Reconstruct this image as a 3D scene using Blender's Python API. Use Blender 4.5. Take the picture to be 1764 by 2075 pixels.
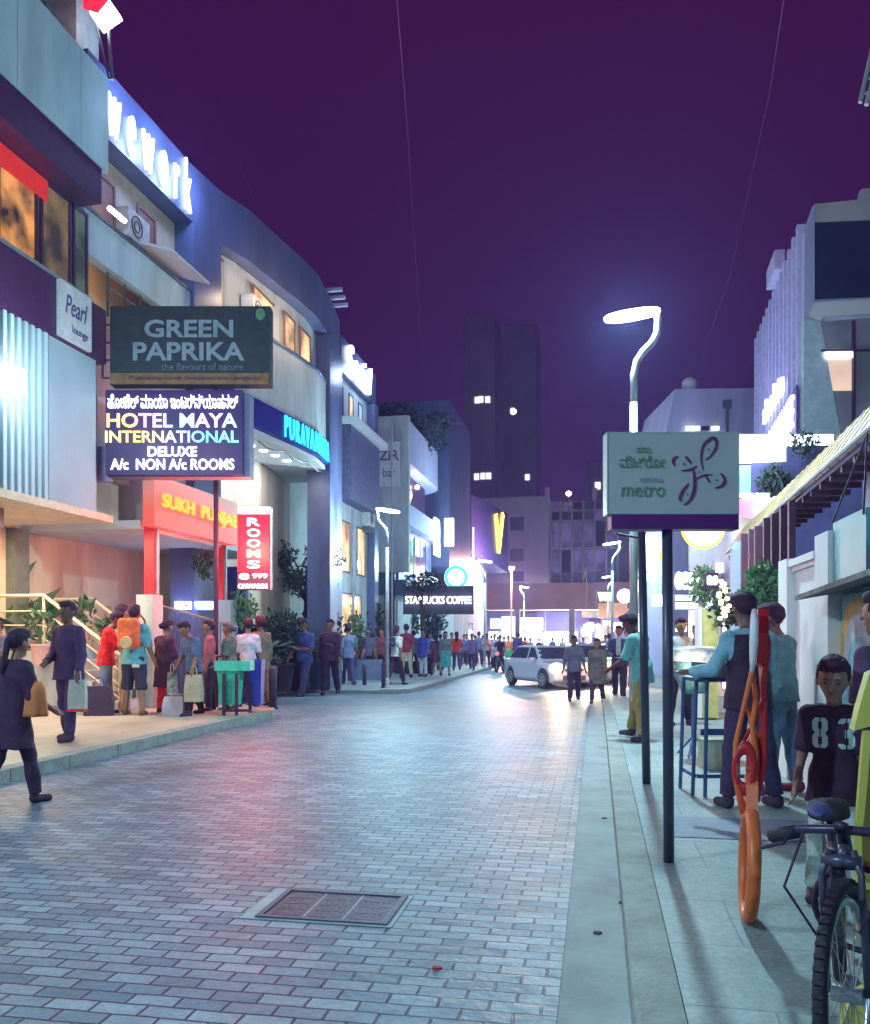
import bpy, math, random
import numpy as np
from mathutils import Vector
from mathutils.bvhtree import BVHTree
R = math.radians
random.seed(4)
for o in list(bpy.data.objects): bpy.data.objects.remove(o)
scene = bpy.context.scene
C = scene.collection
# ------------------------------------------------------------------ camera
F, CU, HV, EYE, YAW = 1765.0, 882.0, 1290.0, 1.36, 10.53
CS, SN = math.cos(R(YAW)), math.sin(R(YAW))
cam = bpy.data.objects.new('camera', bpy.data.cameras.new('camera')); C.objects.link(cam)
cam.location = (0, 0, EYE); cam.rotation_euler = (R(90), 0, R(YAW))
cam.data.sensor_fit = 'HORIZONTAL'; cam.data.sensor_width = 36
cam.data.lens = 36*F/1764; cam.data.shift_y = (HV-1037.5)/1764
cam.data.clip_start = .05; cam.data.clip_end = 900
scene.camera = cam
# ------------------------------------------------------------------ world: purple city night
w = bpy.data.worlds.new('World'); scene.world = w; w.use_nodes = True
nt = w.node_tree; bg = nt.nodes['Background']
sky = nt.nodes.new('ShaderNodeTexSky'); sky.sky_type = 'NISHITA'; sky.sun_disc = False
sky.sun_elevation = R(-4); sky.sun_rotation = R(200)
tc = nt.nodes.new('ShaderNodeTexCoord'); sp = nt.nodes.new('ShaderNodeSeparateXYZ')
rp = nt.nodes.new('ShaderNodeValToRGB')
rp.color_ramp.elements[0].position = 0; rp.color_ramp.elements[0].color = (.031, .0040, .058, 1)
rp.color_ramp.elements[1].position = .6; rp.color_ramp.elements[1].color = (.037, .0036, .045, 1)
mx = nt.nodes.new('ShaderNodeMixRGB'); mx.blend_type = 'ADD'; mx.inputs[0].default_value = .02
nt.links.new(tc.outputs['Generated'], sp.inputs[0]); nt.links.new(sp.outputs['Z'], rp.inputs[0])
nt.links.new(rp.outputs[0], mx.inputs[1]); nt.links.new(sky.outputs[0], mx.inputs[2])
nt.links.new(mx.outputs[0], bg.inputs[0]); bg.inputs[1].default_value = 1.0
scene.view_settings.view_transform = 'Standard'; scene.view_settings.look = 'None'
scene.view_settings.exposure = 0.3; scene.view_settings.gamma = 1.0
scene.cycles.use_denoising = True
scene.cycles.max_bounces = 5; scene.cycles.diffuse_bounces = 3; scene.cycles.glossy_bounces = 2
scene.cycles.sample_clamp_indirect = 6; scene.cycles.caustics_reflective = False; scene.cycles.caustics_refractive = False
# ------------------------------------------------------------------ place <-> photograph geometry
def sm(t): t = min(1, max(0, t)); return t*t*(3-2*t)
def gz(y): return -.33*sm((y-11)/17)                    # the street dips gently beyond the first lamp
def D(u, v, Z):
    a = (u-CU)/F
    return Vector((Z*(CS*a-SN), Z*(CS+SN*a), EYE+(HV-v)/F*Z))
def G(u, v, base=0.0):
    Z = 10
    for _ in range(30):
        a = (u-CU)/F; y = Z*(CS+SN*a); Z = .5*Z+.5*(EYE-gz(y)-base)*F/(v-HV)
    a = (u-CU)/F; y = Z*(CS+SN*a)
    return Vector((Z*(CS*a-SN), y, gz(y)+base)), Z
def W(u, v, X):
    a = (u-CU)/F; t = X/(CS*a-SN)
    return t*(CS+SN*a), EYE+(HV-v)/F*t                 # -> (Y, z) on a street-side plane x = X
# ------------------------------------------------------------------ materials
def _n(m): m.use_nodes = True; return m.node_tree, m.node_tree.nodes['Principled BSDF']
MC = {}
def mat(name, col, rough=.6, metal=0, var=.18, scale=6, bump=.0, bscale=40, emit=0, ecol=None, spec=.5, coat=0, alpha=1, trans=0, streak=0):
    key = (name, tuple(col), rough, metal, emit)
    if key in MC: return MC[key]
    m = bpy.data.materials.new(name); nt, b = _n(m)
    b.inputs['Roughness'].default_value = rough; b.inputs['Metallic'].default_value = metal
    b.inputs['Specular IOR Level'].default_value = spec; b.inputs['Coat Weight'].default_value = coat
    b.inputs['Alpha'].default_value = alpha; b.inputs['Transmission Weight'].default_value = trans
    t = nt.nodes.new('ShaderNodeTexCoord')
    nz = nt.nodes.new('ShaderNodeTexNoise'); nz.inputs['Scale'].default_value = scale; nz.inputs['Detail'].default_value = 5
    nz.inputs['Roughness'].default_value = .65
    src = t.outputs['Object']
    if streak:
        mp = nt.nodes.new('ShaderNodeMapping'); mp.inputs['Scale'].default_value = (1, 1, streak); nt.links.new(src, mp.inputs[0]); src = mp.outputs[0]
    nt.links.new(src, nz.inputs['Vector'])
    r = nt.nodes.new('ShaderNodeValToRGB'); e = r.color_ramp.elements
    e[0].position = .32; e[1].position = .7
    e[0].color = tuple(c*(1-var) for c in col[:3])+(1,); e[1].color = tuple(min(1, c*(1+var)) for c in col[:3])+(1,)
    nt.links.new(nz.outputs['Fac'], r.inputs[0]); nt.links.new(r.outputs[0], b.inputs['Base Color'])
    if bump:
        n2 = nt.nodes.new('ShaderNodeTexNoise'); n2.inputs['Scale'].default_value = bscale; n2.inputs['Detail'].default_value = 4
        nt.links.new(t.outputs['Object'], n2.inputs['Vector'])
        bp = nt.nodes.new('ShaderNodeBump'); bp.inputs['Strength'].default_value = bump; bp.inputs['Distance'].default_value = .02
        nt.links.new(n2.outputs['Fac'], bp.inputs['Height']); nt.links.new(bp.outputs[0], b.inputs['Normal'])
    if emit:
        b.inputs['Emission Strength'].default_value = emit
        b.inputs['Emission Color'].default_value = tuple((ecol or col)[:3])+(1,)
    MC[key] = m
    return m
def glow(name, col, s): return mat(name, tuple(min(1, c) for c in col), .5, emit=s, ecol=col, var=.05)
def lit(name, col, s, scale=1.2, dark=.25):
    """a lit window: the room behind it seen as uneven light"""
    m = bpy.data.materials.new(name); nt, b = _n(m)
    t = nt.nodes.new('ShaderNodeTexCoord'); nz = nt.nodes.new('ShaderNodeTexNoise'); nz.inputs['Scale'].default_value = scale
    nz.inputs['Detail'].default_value = 3
    r = nt.nodes.new('ShaderNodeValToRGB'); e = r.color_ramp.elements; e[0].position = .35; e[1].position = .65
    e[0].color = tuple(c*dark for c in col)+(1,); e[1].color = tuple(col)+(1,)
    nt.links.new(t.outputs['Object'], nz.inputs['Vector']); nt.links.new(nz.outputs['Fac'], r.inputs[0])
    nt.links.new(r.outputs[0], b.inputs['Emission Color']); b.inputs['Emission Strength'].default_value = s
    b.inputs['Base Color'].default_value = (.05, .05, .07, 1); b.inputs['Roughness'].default_value = .12
    return m
def ramp_glow(name, stops, x0, x1, s, axis='X'):
    m = bpy.data.materials.new(name); nt, b = _n(m)
    t = nt.nodes.new('ShaderNodeTexCoord'); q = nt.nodes.new('ShaderNodeSeparateXYZ'); nt.links.new(t.outputs['Object'], q.inputs[0])
    mr = nt.nodes.new('ShaderNodeMapRange'); mr.inputs[1].default_value = x0; mr.inputs[2].default_value = x1
    nt.links.new(q.outputs[axis], mr.inputs[0])
    r = nt.nodes.new('ShaderNodeValToRGB'); cr = r.color_ramp
    cr.elements[0].position = stops[0][0]; cr.elements[0].color = stops[0][1]+(1,)
    cr.elements[1].position = stops[-1][0]; cr.elements[1].color = stops[-1][1]+(1,)
    for p, c in stops[1:-1]: el = cr.elements.new(p); el.color = c+(1,)
    nt.links.new(mr.outputs[0], r.inputs[0]); nt.links.new(r.outputs[0], b.inputs['Emission Color'])
    b.inputs['Emission Strength'].default_value = s; b.inputs['Base Color'].default_value = tuple(q*.35 for q in stops[0][1])+(1,)
    return m
def brick_mat(name, c1, c2, mortar, bw, bh, msize, rough, bump=.5, off=.5, stain=.35, dist=.006):
    m = bpy.data.materials.new(name); nt, b = _n(m); L = nt.links.new
    t = nt.nodes.new('ShaderNodeTexCoord')
    ns = nt.nodes.new('ShaderNodeTexNoise'); ns.inputs['Scale'].default_value = 5
    L(t.outputs['Object'], ns.inputs['Vector'])
    ad = nt.nodes.new('ShaderNodeMixRGB'); ad.blend_type = 'ADD'; ad.inputs[0].default_value = .018
    L(t.outputs['Object'], ad.inputs[1]); L(ns.outputs['Color'], ad.inputs[2])
    b.inputs['Specular IOR Level'].default_value = .32
    br = nt.nodes.new('ShaderNodeTexBrick'); br.inputs['Scale'].default_value = 1
    br.inputs['Brick Width'].default_value = bw; br.inputs['Row Height'].default_value = bh
    br.inputs['Mortar Size'].default_value = msize; br.inputs['Mortar Smooth'].default_value = .3
    br.inputs['Color1'].default_value = c1+(1,); br.inputs['Color2'].default_value = c2+(1,); br.inputs['Mortar'].default_value = mortar+(1,)
    br.offset = off; br.inputs['Bias'].default_value = 0
    L(ad.outputs[0], br.inputs['Vector'])
    n1 = nt.nodes.new('ShaderNodeTexNoise'); n1.inputs['Scale'].default_value = .9; n1.inputs['Detail'].default_value = 8; n1.inputs['Roughness'].default_value = .7
    L(t.outputs['Object'], n1.inputs['Vector'])
    r = nt.nodes.new('ShaderNodeValToRGB'); e = r.color_ramp.elements; e[0].position = .3; e[1].position = .65
    e[0].color = (1-stain,)*3+(1,); e[1].color = (1.12,)*3+(1,)
    L(n1.outputs['Fac'], r.inputs[0])
    mu = nt.nodes.new('ShaderNodeMixRGB'); mu.blend_type = 'MULTIPLY'; mu.inputs[0].default_value = 1
    L(br.outputs['Color'], mu.inputs[1]); L(r.outputs[0], mu.inputs[2]); L(mu.outputs[0], b.inputs['Base Color'])
    g1 = nt.nodes.new('ShaderNodeTexNoise'); g1.inputs['Scale'].default_value = 34; g1.inputs['Detail'].default_value = 6; g1.inputs['Roughness'].default_value = .75
    L(t.outputs['Object'], g1.inputs['Vector']); g2 = nt.nodes.new('ShaderNodeMapRange'); g2.inputs[1].default_value = .3; g2.inputs[2].default_value = .7; g2.inputs[3].default_value = .72; g2.inputs[4].default_value = 1.25
    L(g1.outputs['Fac'], g2.inputs[0]); g3 = nt.nodes.new('ShaderNodeMixRGB'); g3.blend_type = 'MULTIPLY'; g3.inputs[0].default_value = 1; L(mu.outputs[0], g3.inputs[1]); L(g2.outputs[0], g3.inputs[2])
    L(g3.outputs[0], b.inputs['Base Color'])
    rr = nt.nodes.new('ShaderNodeMapRange'); rr.inputs[3].default_value = rough-.12; rr.inputs[4].default_value = rough+.15
    L(n1.outputs['Fac'], rr.inputs[0]); L(rr.outputs[0], b.inputs['Roughness'])
    n3 = nt.nodes.new('ShaderNodeTexNoise'); n3.inputs['Scale'].default_value = 45; n3.inputs['Detail'].default_value = 3
    L(t.outputs['Object'], n3.inputs['Vector'])
    n4 = nt.nodes.new('ShaderNodeTexNoise'); n4.inputs['Scale'].default_value = 9; L(t.outputs['Object'], n4.inputs['Vector'])
    mm = nt.nodes.new('ShaderNodeMath'); mm.operation = 'MULTIPLY_ADD'; mm.inputs[1].default_value = .25
    L(n3.outputs['Fac'], mm.inputs[0])
    m5 = nt.nodes.new('ShaderNodeMath'); m5.operation = 'MULTIPLY_ADD'; m5.inputs[1].default_value = .8
    L(n4.outputs['Fac'], m5.inputs[0]); 
    iv = nt.nodes.new('ShaderNodeMath'); iv.operation = 'SUBTRACT'; iv.inputs[0].default_value = 1; L(br.outputs['Fac'], iv.inputs[1])
    L(iv.outputs[0], m5.inputs[2]); L(m5.outputs[0], mm.inputs[2])
    bp = nt.nodes.new('ShaderNodeBump'); bp.inputs['Strength'].default_value = bump; bp.inputs['Distance'].default_value = dist
    L(mm.outputs[0], bp.inputs['Height']); L(bp.outputs[0], b.inputs['Normal'])
    return m
# ------------------------------------------------------------------ objects
TR = {}
def setp(o, label=None, cat=None, group=None, kind=None):
    if label: o['label'] = label
    if cat: o['category'] = cat
    if group: o['group'] = group
    if kind: o['kind'] = kind
    return o
def root(name, label, cat, loc=(0, 0, 0), rz=0, group=None):
    o = bpy.data.objects.new(name, None); C.objects.link(o); o.empty_display_size = .2
    o.location = loc; o.rotation_euler = (0, 0, R(rz)); TR[o.name] = (Vector(loc), R(rz))
    return setp(o, label, cat, group)
def rot2(p, a): c, s = math.cos(a), math.sin(a); return Vector((p[0]*c-p[1]*s, p[0]*s+p[1]*c, p[2]))
class MB:
    def __init__(s): s.v, s.f, s.mi, s.m = [], [], [], 0
    def add(s, vs, fs):
        n = len(s.v); s.v += [Vector(p) for p in vs]
        for f in fs: s.f.append(tuple(i+n for i in f)); s.mi.append(s.m)
        return s
    def box(s, x0, y0, z0, x1, y1, z1, bev=0):
        return s.prism([(x0, y0), (x1, y0), (x1, y1), (x0, y1)], z0, z1)
    def cbox(s, c, d, rz=0, rx=0, ry=0):
        from mathutils import Euler
        M = Euler((rx, ry, rz)).to_matrix(); h = [q/2 for q in d]; c = Vector(c)
        P = [c+M@Vector((sx*h[0], sy*h[1], sz*h[2])) for sz in (-1, 1) for sx, sy in ((-1, -1), (1, -1), (1, 1), (-1, 1))]
        return s.add(P, [(3, 2, 1, 0), (4, 5, 6, 7), (0, 1, 5, 4), (1, 2, 6, 5), (2, 3, 7, 6), (3, 0, 4, 7)])
    def prism(s, poly, z0, z1):
        ar = sum(poly[i][0]*poly[(i+1) % len(poly)][1]-poly[(i+1) % len(poly)][0]*poly[i][1] for i in range(len(poly)))
        if ar < 0: poly = poly[::-1]
        n = len(poly); P = [(x, y, z0) for x, y in poly]+[(x, y, z1) for x, y in poly]
        return s.add(P, [tuple(range(n-1, -1, -1)), tuple(range(n, 2*n))]+[(i, (i+1) % n, (i+1) % n+n, i+n) for i in range(n)])
    def slab(s, pts, o, ux, uy, nrm, t):
        """polygon pts (2-D) laid in the plane o + x*ux + y*uy, thickened by t against nrm"""
        ar = sum(pts[i][0]*pts[(i+1) % len(pts)][1]-pts[(i+1) % len(pts)][0]*pts[i][1] for i in range(len(pts)))
        if ar < 0: pts = pts[::-1]
        o, ux, uy, nrm = map(Vector, (o, ux, uy, nrm)); n = len(pts)
        P = [o+ux*x+uy*y for x, y in pts]+[o+ux*x+uy*y-nrm*t for x, y in pts]
        return s.add(P, [tuple(range(n)), tuple(range(2*n-1, n-1, -1))]+[(i, i+n, (i+1) % n+n, (i+1) % n) for i in range(n)])
    def tube(s, path, r, n=8, caps=True):
        path = [Vector(p) for p in path]; rs = r if isinstance(r, (list, tuple)) else [r]*len(path)
        P = []; N = len(path); up = None
        for i, p in enumerate(path):
            d = (path[min(i+1, N-1)]-path[max(i-1, 0)])
            d = d.normalized() if d.length > 1e-9 else Vector((0, 0, 1))
            if up is None: up = Vector((1, 0, 0)) if abs(d.x) < .8 else Vector((0, 1, 0))
            a = (up-d*up.dot(d)).normalized(); b = d.cross(a); up = a
            for k in range(n):
                t = 2*math.pi*k/n; P.append(p+(a*math.cos(t)+b*math.sin(t))*rs[i])
        fs = [(i*n+k, i*n+(k+1) % n, (i+1)*n+(k+1) % n, (i+1)*n+k) for i in range(N-1) for k in range(n)]
        if caps: fs += [tuple(range(n-1, -1, -1)), tuple((N-1)*n+k for k in range(n))]
        return s.add(P, fs)
    def ring(s, c, rad, r, ax=(1, 0, 0), n=32, m=8, squash=1):
        ax = Vector(ax).normalized(); a = Vector((0, 0, 1)); a = (a-ax*a.dot(ax)).normalized(); b = ax.cross(a); P = []
        for i in range(n):
            t = 2*math.pi*i/n; d = a*math.cos(t)*squash+b*math.sin(t)
            for k in range(m):
                q = 2*math.pi*k/m; P.append(Vector(c)+d*(rad+r*math.cos(q))+ax*(r*math.sin(q)))
        return s.add(P, [(i*m+k, i*m+(k+1) % m, ((i+1) % n)*m+(k+1) % m, ((i+1) % n)*m+k) for i in range(n) for k in range(m)])
    def lathe(s, c, prof, n=16, ax='Z', sc=(1, 1)):
        P = []
        for r, z in prof:
            for k in range(n):
                t = 2*math.pi*k/n; x, y = r*math.cos(t)*sc[0], r*math.sin(t)*sc[1]
                P.append(Vector(c)+(Vector((x, y, z)) if ax == 'Z' else Vector((z, x, y)) if ax == 'X' else Vector((x, z, y))))
        N = len(prof)
        return s.add(P, [(i*n+k, i*n+(k+1) % n, (i+1)*n+(k+1) % n, (i+1)*n+k) for i in range(N-1) for k in range(n)]+[tuple(range(n-1, -1, -1)), tuple((N-1)*n+k for k in range(n))])
    def build(s, name, mats, parent=None, world=False, smooth=False, **kw):
        me = bpy.data.meshes.new(name); vs = s.v
        rt = parent
        while rt is not None and rt.parent is not None: rt = rt.parent
        if world and rt is not None:
            loc, a = TR[rt.name]; vs = [rot2(p-loc, -a) for p in vs]
        me.from_pydata([tuple(p) for p in vs], [], s.f)
        mats = mats if isinstance(mats, (list, tuple)) else [mats]
        for m in mats: me.materials.append(m)
        if len(mats) > 1: me.polygons.foreach_set('material_index', s.mi)
        if smooth: me.polygons.foreach_set('use_smooth', [True]*len(me.polygons))
        o = bpy.data.objects.new(name, me); C.objects.link(o)
        if parent is not None: o.parent = parent
        if kw: setp(o, **kw)
        if parent is None: TR[o.name] = (Vector((0, 0, 0)), 0)
        return o
def text_geo(s, off=.0, extr=.02, size=1, shear=0, space=1, res=3):
    cu = bpy.data.curves.new('t', 'FONT'); cu.body = s; cu.extrude = extr; cu.offset = off; cu.size = size
    cu.shear = shear; cu.space_character = space; cu.resolution_u = res; cu.align_x = 'CENTER'; cu.align_y = 'CENTER'
    o = bpy.data.objects.new('t', cu); C.objects.link(o)
    dg = bpy.context.evaluated_depsgraph_get(); me = bpy.data.meshes.new_from_object(o.evaluated_get(dg))
    vs = [v.co.copy() for v in me.vertices]; fs = [tuple(p.vertices) for p in me.polygons]
    bpy.data.objects.remove(o); bpy.data.curves.remove(cu); bpy.data.meshes.remove(me)
    return vs, fs
def letters(mb, s, o, ux, uy, nrm, w=None, h=None, off=.0, depth=.03, shear=0, space=1, warp=None):
    vs, fs = text_geo(s, off, .5, shear=shear, space=space)
    if not vs: return mb
    x0, x1 = min(v.x for v in vs), max(v.x for v in vs); y0, y1 = min(v.y for v in vs), max(v.y for v in vs)
    kx = w/(x1-x0) if w else None; ky = h/(y1-y0) if h else None
    kx = kx or ky; ky = ky or kx
    o, ux, uy, nrm = map(Vector, (o, ux, uy, nrm)); P = []
    for v in vs:
        x, y, z = (v.x-(x0+x1)/2)*kx, (v.y-(y0+y1)/2)*ky, (v.z+.5)*depth
        P.append(warp(x, y, z) if warp else o+ux*x+uy*y+nrm*z)
    return mb.add(P, fs)
def copy_tree(o, parent=None):
    c = o.copy(); C.objects.link(c); c.parent = parent
    for ch in o.children: copy_tree(ch, c)
    return c
def point(loc, power, col=(1, 1, 1), r=.08, name='lamp_light', parent=None, spot=None):
    l = bpy.data.lights.new(name, 'SPOT' if spot else 'POINT'); l.energy = power; l.color = col; l.shadow_soft_size = r
    if spot: l.spot_size = R(spot); l.spot_blend = .6
    o = bpy.data.objects.new(name, l); C.objects.link(o)
    o.location = loc
    if parent is not None:
        a = TR[parent.name]; o.location = rot2(Vector(loc)-a[0], -a[1]); o.parent = parent
    return o
def area(loc, power, col, sx, sy, rot=(0, 0, 0), name='lamp_light', parent=None):
    l = bpy.data.lights.new(name, 'AREA'); l.energy = power; l.color = col; l.shape = 'RECTANGLE'; l.size = sx; l.size_y = sy
    o = bpy.data.objects.new(name, l); C.objects.link(o); o.location = loc; o.rotation_euler = rot
    return o
# ------------------------------------------------------------------ people: distance-field bodies, one continuous skin
def nets(Dn, org, h):
    """surface nets: distance grid -> verts, quads"""
    S = Dn < 0; nx, ny, nz = Dn.shape
    acc = np.zeros((nx-1, ny-1, nz-1, 3), np.float32); cnt = np.zeros((nx-1, ny-1, nz-1), np.float32)
    corners = [(i, j, k) for i in (0, 1) for j in (0, 1) for k in (0, 1)]
    def sl(c): return tuple(slice(q, n-1+q) for q, n in zip(c, (nx, ny, nz)))
    for a in corners:
        for ax in range(3):
            if a[ax]: continue
            b = list(a); b[ax] = 1; b = tuple(b)
            da, db = Dn[sl(a)], Dn[sl(b)]; cr = S[sl(a)] != S[sl(b)]
            t = np.where(cr, da/np.where(da-db == 0, 1, da-db), 0)
            for q in range(3): acc[..., q] += np.where(cr, a[q]+(t if q == ax else 0), 0)
            cnt += cr
    act = cnt > 0; idx = np.full(act.shape, -1, np.int64); n = int(act.sum()); idx[act] = np.arange(n)
    ijk = np.argwhere(act); V = (ijk+acc[act]/cnt[act][:, None])*h+np.array(org)
    Fs = []
    for ax in range(3):
        o1, o2 = [(1, 2), (2, 0), (0, 1)][ax]
        s0 = [slice(None)]*3; s1 = [slice(None)]*3; s0[ax] = slice(0, -1); s1[ax] = slice(1, None)
        A, B = S[tuple(s0)], S[tuple(s1)]
        e = np.argwhere(A != B); e = e[(e[:, o1] > 0) & (e[:, o2] > 0) & (e[:, o1] < act.shape[o1]) & (e[:, o2] < act.shape[o2]) & (e[:, ax] < act.shape[ax])]
        if not len(e): continue
        def at(d1, d2):
            q = e.copy(); q[:, o1] -= d1; q[:, o2] -= d2; return idx[q[:, 0], q[:, 1], q[:, 2]]
        Q = np.stack([at(1, 1), at(0, 1), at(0, 0), at(1, 0)], 1)
        fl = ~A[e[:, 0], e[:, 1], e[:, 2]]; Q[fl] = Q[fl][:, ::-1]; Fs.append(Q)
    return V, np.concatenate(Fs) if Fs else np.zeros((0, 4), int)
class Field:
    def __init__(s, lo, hi, h):
        s.h = h; s.lo = np.array(lo, float); n = np.ceil((np.array(hi)-s.lo)/h).astype(int)+1
        s.ax = [s.lo[i]+np.arange(n[i])*h for i in range(3)]; s.D = np.full(tuple(n), .3, np.float32)
    def blk(s, lo, hi):
        q = []
        for i in range(3):
            a = np.searchsorted(s.ax[i], lo[i]); b = np.searchsorted(s.ax[i], hi[i])
            if b <= a: return None, None
            q.append(slice(a, b))
        return tuple(q), np.meshgrid(*[s.ax[i][q[i]] for i in range(3)], indexing='ij', sparse=True)
    def cone(s, a, b, ra, rb, k=.02, flat=1.0, cut=None, cut0=None, infl=0):
        """tapered capsule a->b; flat squeezes it along y about the axis"""
        a, b = np.array(a, float), np.array(b, float); ra += infl; rb += infl; m = max(ra, rb)+.07
        q, g = s.blk(np.minimum(a, b)-m, np.maximum(a, b)+m)
        if q is None: return
        X, Y, Z = g; ba = b-a; L = max(1e-9, float(ba@ba))
        t = np.clip(((X-a[0])*ba[0]+(Y-a[1])*ba[1]*1+(Z-a[2])*ba[2])/L, 0, 1)
        dy = (Y-a[1]-t*ba[1])/flat
        d = np.sqrt((X-a[0]-t*ba[0])**2+dy**2+(Z-a[2]-t*ba[2])**2)-(ra+(rb-ra)*t)
        if flat != 1: d = d*min(1, flat+.15)
        if cut is not None: u = ba/math.sqrt(L); d = np.maximum(d, (X-b[0])*u[0]+(Y-b[1])*u[1]+(Z-b[2])*u[2]-cut)
        s.mix(q, d, k)
    def ell(s, c, r, k=.015, infl=0, tilt=0):
        r = np.array(r, float)+infl; c = np.array(c, float); m = r+.05
        q, g = s.blk(c-m-.02, c+m+.02)
        if q is None: return
        X, Y, Z = g[0]-c[0], g[1]-c[1], g[2]-c[2]
        if tilt: ct, st = math.cos(tilt), math.sin(tilt); Y, Z = Y*ct+Z*st, -Y*st+Z*ct
        n = np.sqrt((X/r[0])**2+(Y/r[1])**2+(Z/r[2])**2); s.mix(q, (n-1)*r.min(), k)
    def mix(s, q, d, k):
        o = s.D[q]; h = np.clip(.5+.5*(o-d)/k, 0, 1); s.D[q] = o*(1-h)+d*h-k*h*(1-h)
    def cutz(s, z0=None, z1=None, wob=0):
        X, Y, Z = np.meshgrid(*s.ax, indexing='ij', sparse=True)
        w = wob*np.sin(X*38+1)*np.cos(Y*31) if wob else 0
        if z0 is not None: s.D = np.maximum(s.D, z0+w-Z).astype(np.float32)
        if z1 is not None: s.D = np.maximum(s.D, Z-z1+w).astype(np.float32)
    def folds(s, amp, f=34, ph=0):
        X, Y, Z = np.meshgrid(*s.ax, indexing='ij', sparse=True)
        s.D = (s.D+amp*(np.sin(Z*f+3*np.sin(X*9+ph)+2*Y*8)*.6+np.sin(X*f*1.3+Z*13+ph*2)*np.cos(Y*21+Z*7)*.6)).astype(np.float32)
    def mesh(s, name):
        s.D[0], s.D[-1], s.D[:, 0], s.D[:, -1], s.D[:, :, 0], s.D[:, :, -1] = (.3,)*6
        V, Q = nets(s.D, s.lo, s.h); me = bpy.data.meshes.new(name)
        me.from_pydata(V.tolist(), [], Q.tolist()); me.polygons.foreach_set('use_smooth', [True]*len(me.polygons)); return me
def fk(p):
    """joints of a 1.72 m figure facing +y from a pose"""
    g = lambda k, d: p.get(k, d)
    J = {}; lean = R(g('lean', 0))
    hz = .92; J['hip'] = np.array([0, 0, hz])
    def up(d): return np.array([g('side', 0)*d, math.sin(lean)*d, math.cos(lean)*d])
    J['waist'] = J['hip']+up(.13); J['chest'] = J['hip']+up(.37); J['neck'] = J['hip']+up(.53)
    nod = lean+R(g('nod', 0)); J['head'] = J['neck']+np.array([0, math.sin(nod)*.15+.02, math.cos(nod)*.16]); J['nod'] = nod
    for sd, nm in ((-1, 'l'), (1, 'r')):
        sw, kn, ou = [R(q) for q in g('leg_'+nm, (0, 0, 3))]
        h = J['hip']+np.array([sd*.083, 0, -.02]); k = h+.42*np.array([sd*math.sin(ou), math.sin(sw)*math.cos(ou), -math.cos(sw)*math.cos(ou)])
        a = k+.41*np.array([sd*math.sin(ou), math.sin(sw-kn)*math.cos(ou), -math.cos(sw-kn)*math.cos(ou)])
        J['h'+nm], J['k'+nm], J['a'+nm] = h, k, a
        su, el, oa, inn = [R(q) for q in g('arm_'+nm, (4, 12, 8, 0))]
        s_ = J['hip']+up(.452)+np.array([sd*.168, 0, 0]); e = s_+.28*np.array([sd*math.sin(oa), math.sin(su)*math.cos(oa), -math.cos(su)*math.cos(oa)])
        fd = np.array([sd*(math.sin(oa)-math.sin(inn)), math.sin(su+el), -math.cos(su+el)]); fd /= np.linalg.norm(fd)
        J['s'+nm], J['e'+nm], J['w'+nm] = s_, e, e+.25*fd; J['f'+nm] = fd
    dz = .075-min(J['al'][2], J['ar'][2])
    for k in J:
        if k != 'nod' and k[0] != 'f': J[k] = J[k]+np.array([0, 0, dz])
    return J
SKIN = (.30, .135, .095)
PC = {}
def torso(f, J, b, infl=0, k=.03):
    f.cone(J['hip']+(0, 0, .0), J['waist'], .150*b, .128*b, k, .72, infl=infl)
    f.cone(J['waist'], J['chest'], .128*b, .152*b, k, .68, infl=infl)
    f.cone(J['chest'], J['neck']-(0, 0, .07), .150*b, .105*b, k, .66, infl=infl)
    for n in 'lr': f.cone(J['s'+n]+(0, 0, .004), J['neck']-(0, 0, .035), .050*b, .056*b, k, .9, infl=infl)
def arm(f, J, n, b, t=1.0, infl=0, k=.02):
    s, e, w_ = J['s'+n], J['e'+n], J['w'+n]
    if t <= .5: q = s+(e-s)*t*2; f.cone(s, q, .052*b, (.052-.012*t*2)*b, k, cut=0, infl=infl)
    else:
        f.cone(s, e, .052*b, .040*b, k, infl=infl); q = e+(w_-e)*(t-.5)*2; f.cone(e, q, .040*b, (.040-.013*(t-.5)*2)*b, k, cut=0 if t < 1 else .004, infl=infl)
def leg(f, J, n, b, t=1.0, infl=0, k=.025, flare=0):
    h, kn, a = J['h'+n], J['k'+n], J['a'+n]
    if t <= .5: q = h+(kn-h)*t*2; f.cone(h, q, .083*b, (.083-.02*t*2)*b+flare, k, cut=0, infl=infl)
    else: f.cone(h, kn, .084*b, .057*b, k, infl=infl); q = kn+(a-kn)*(t-.5)*2; f.cone(kn, q, .055*b, (.055-.019*(t-.5)*2)*b+flare, k, cut=0, infl=infl)
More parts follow.
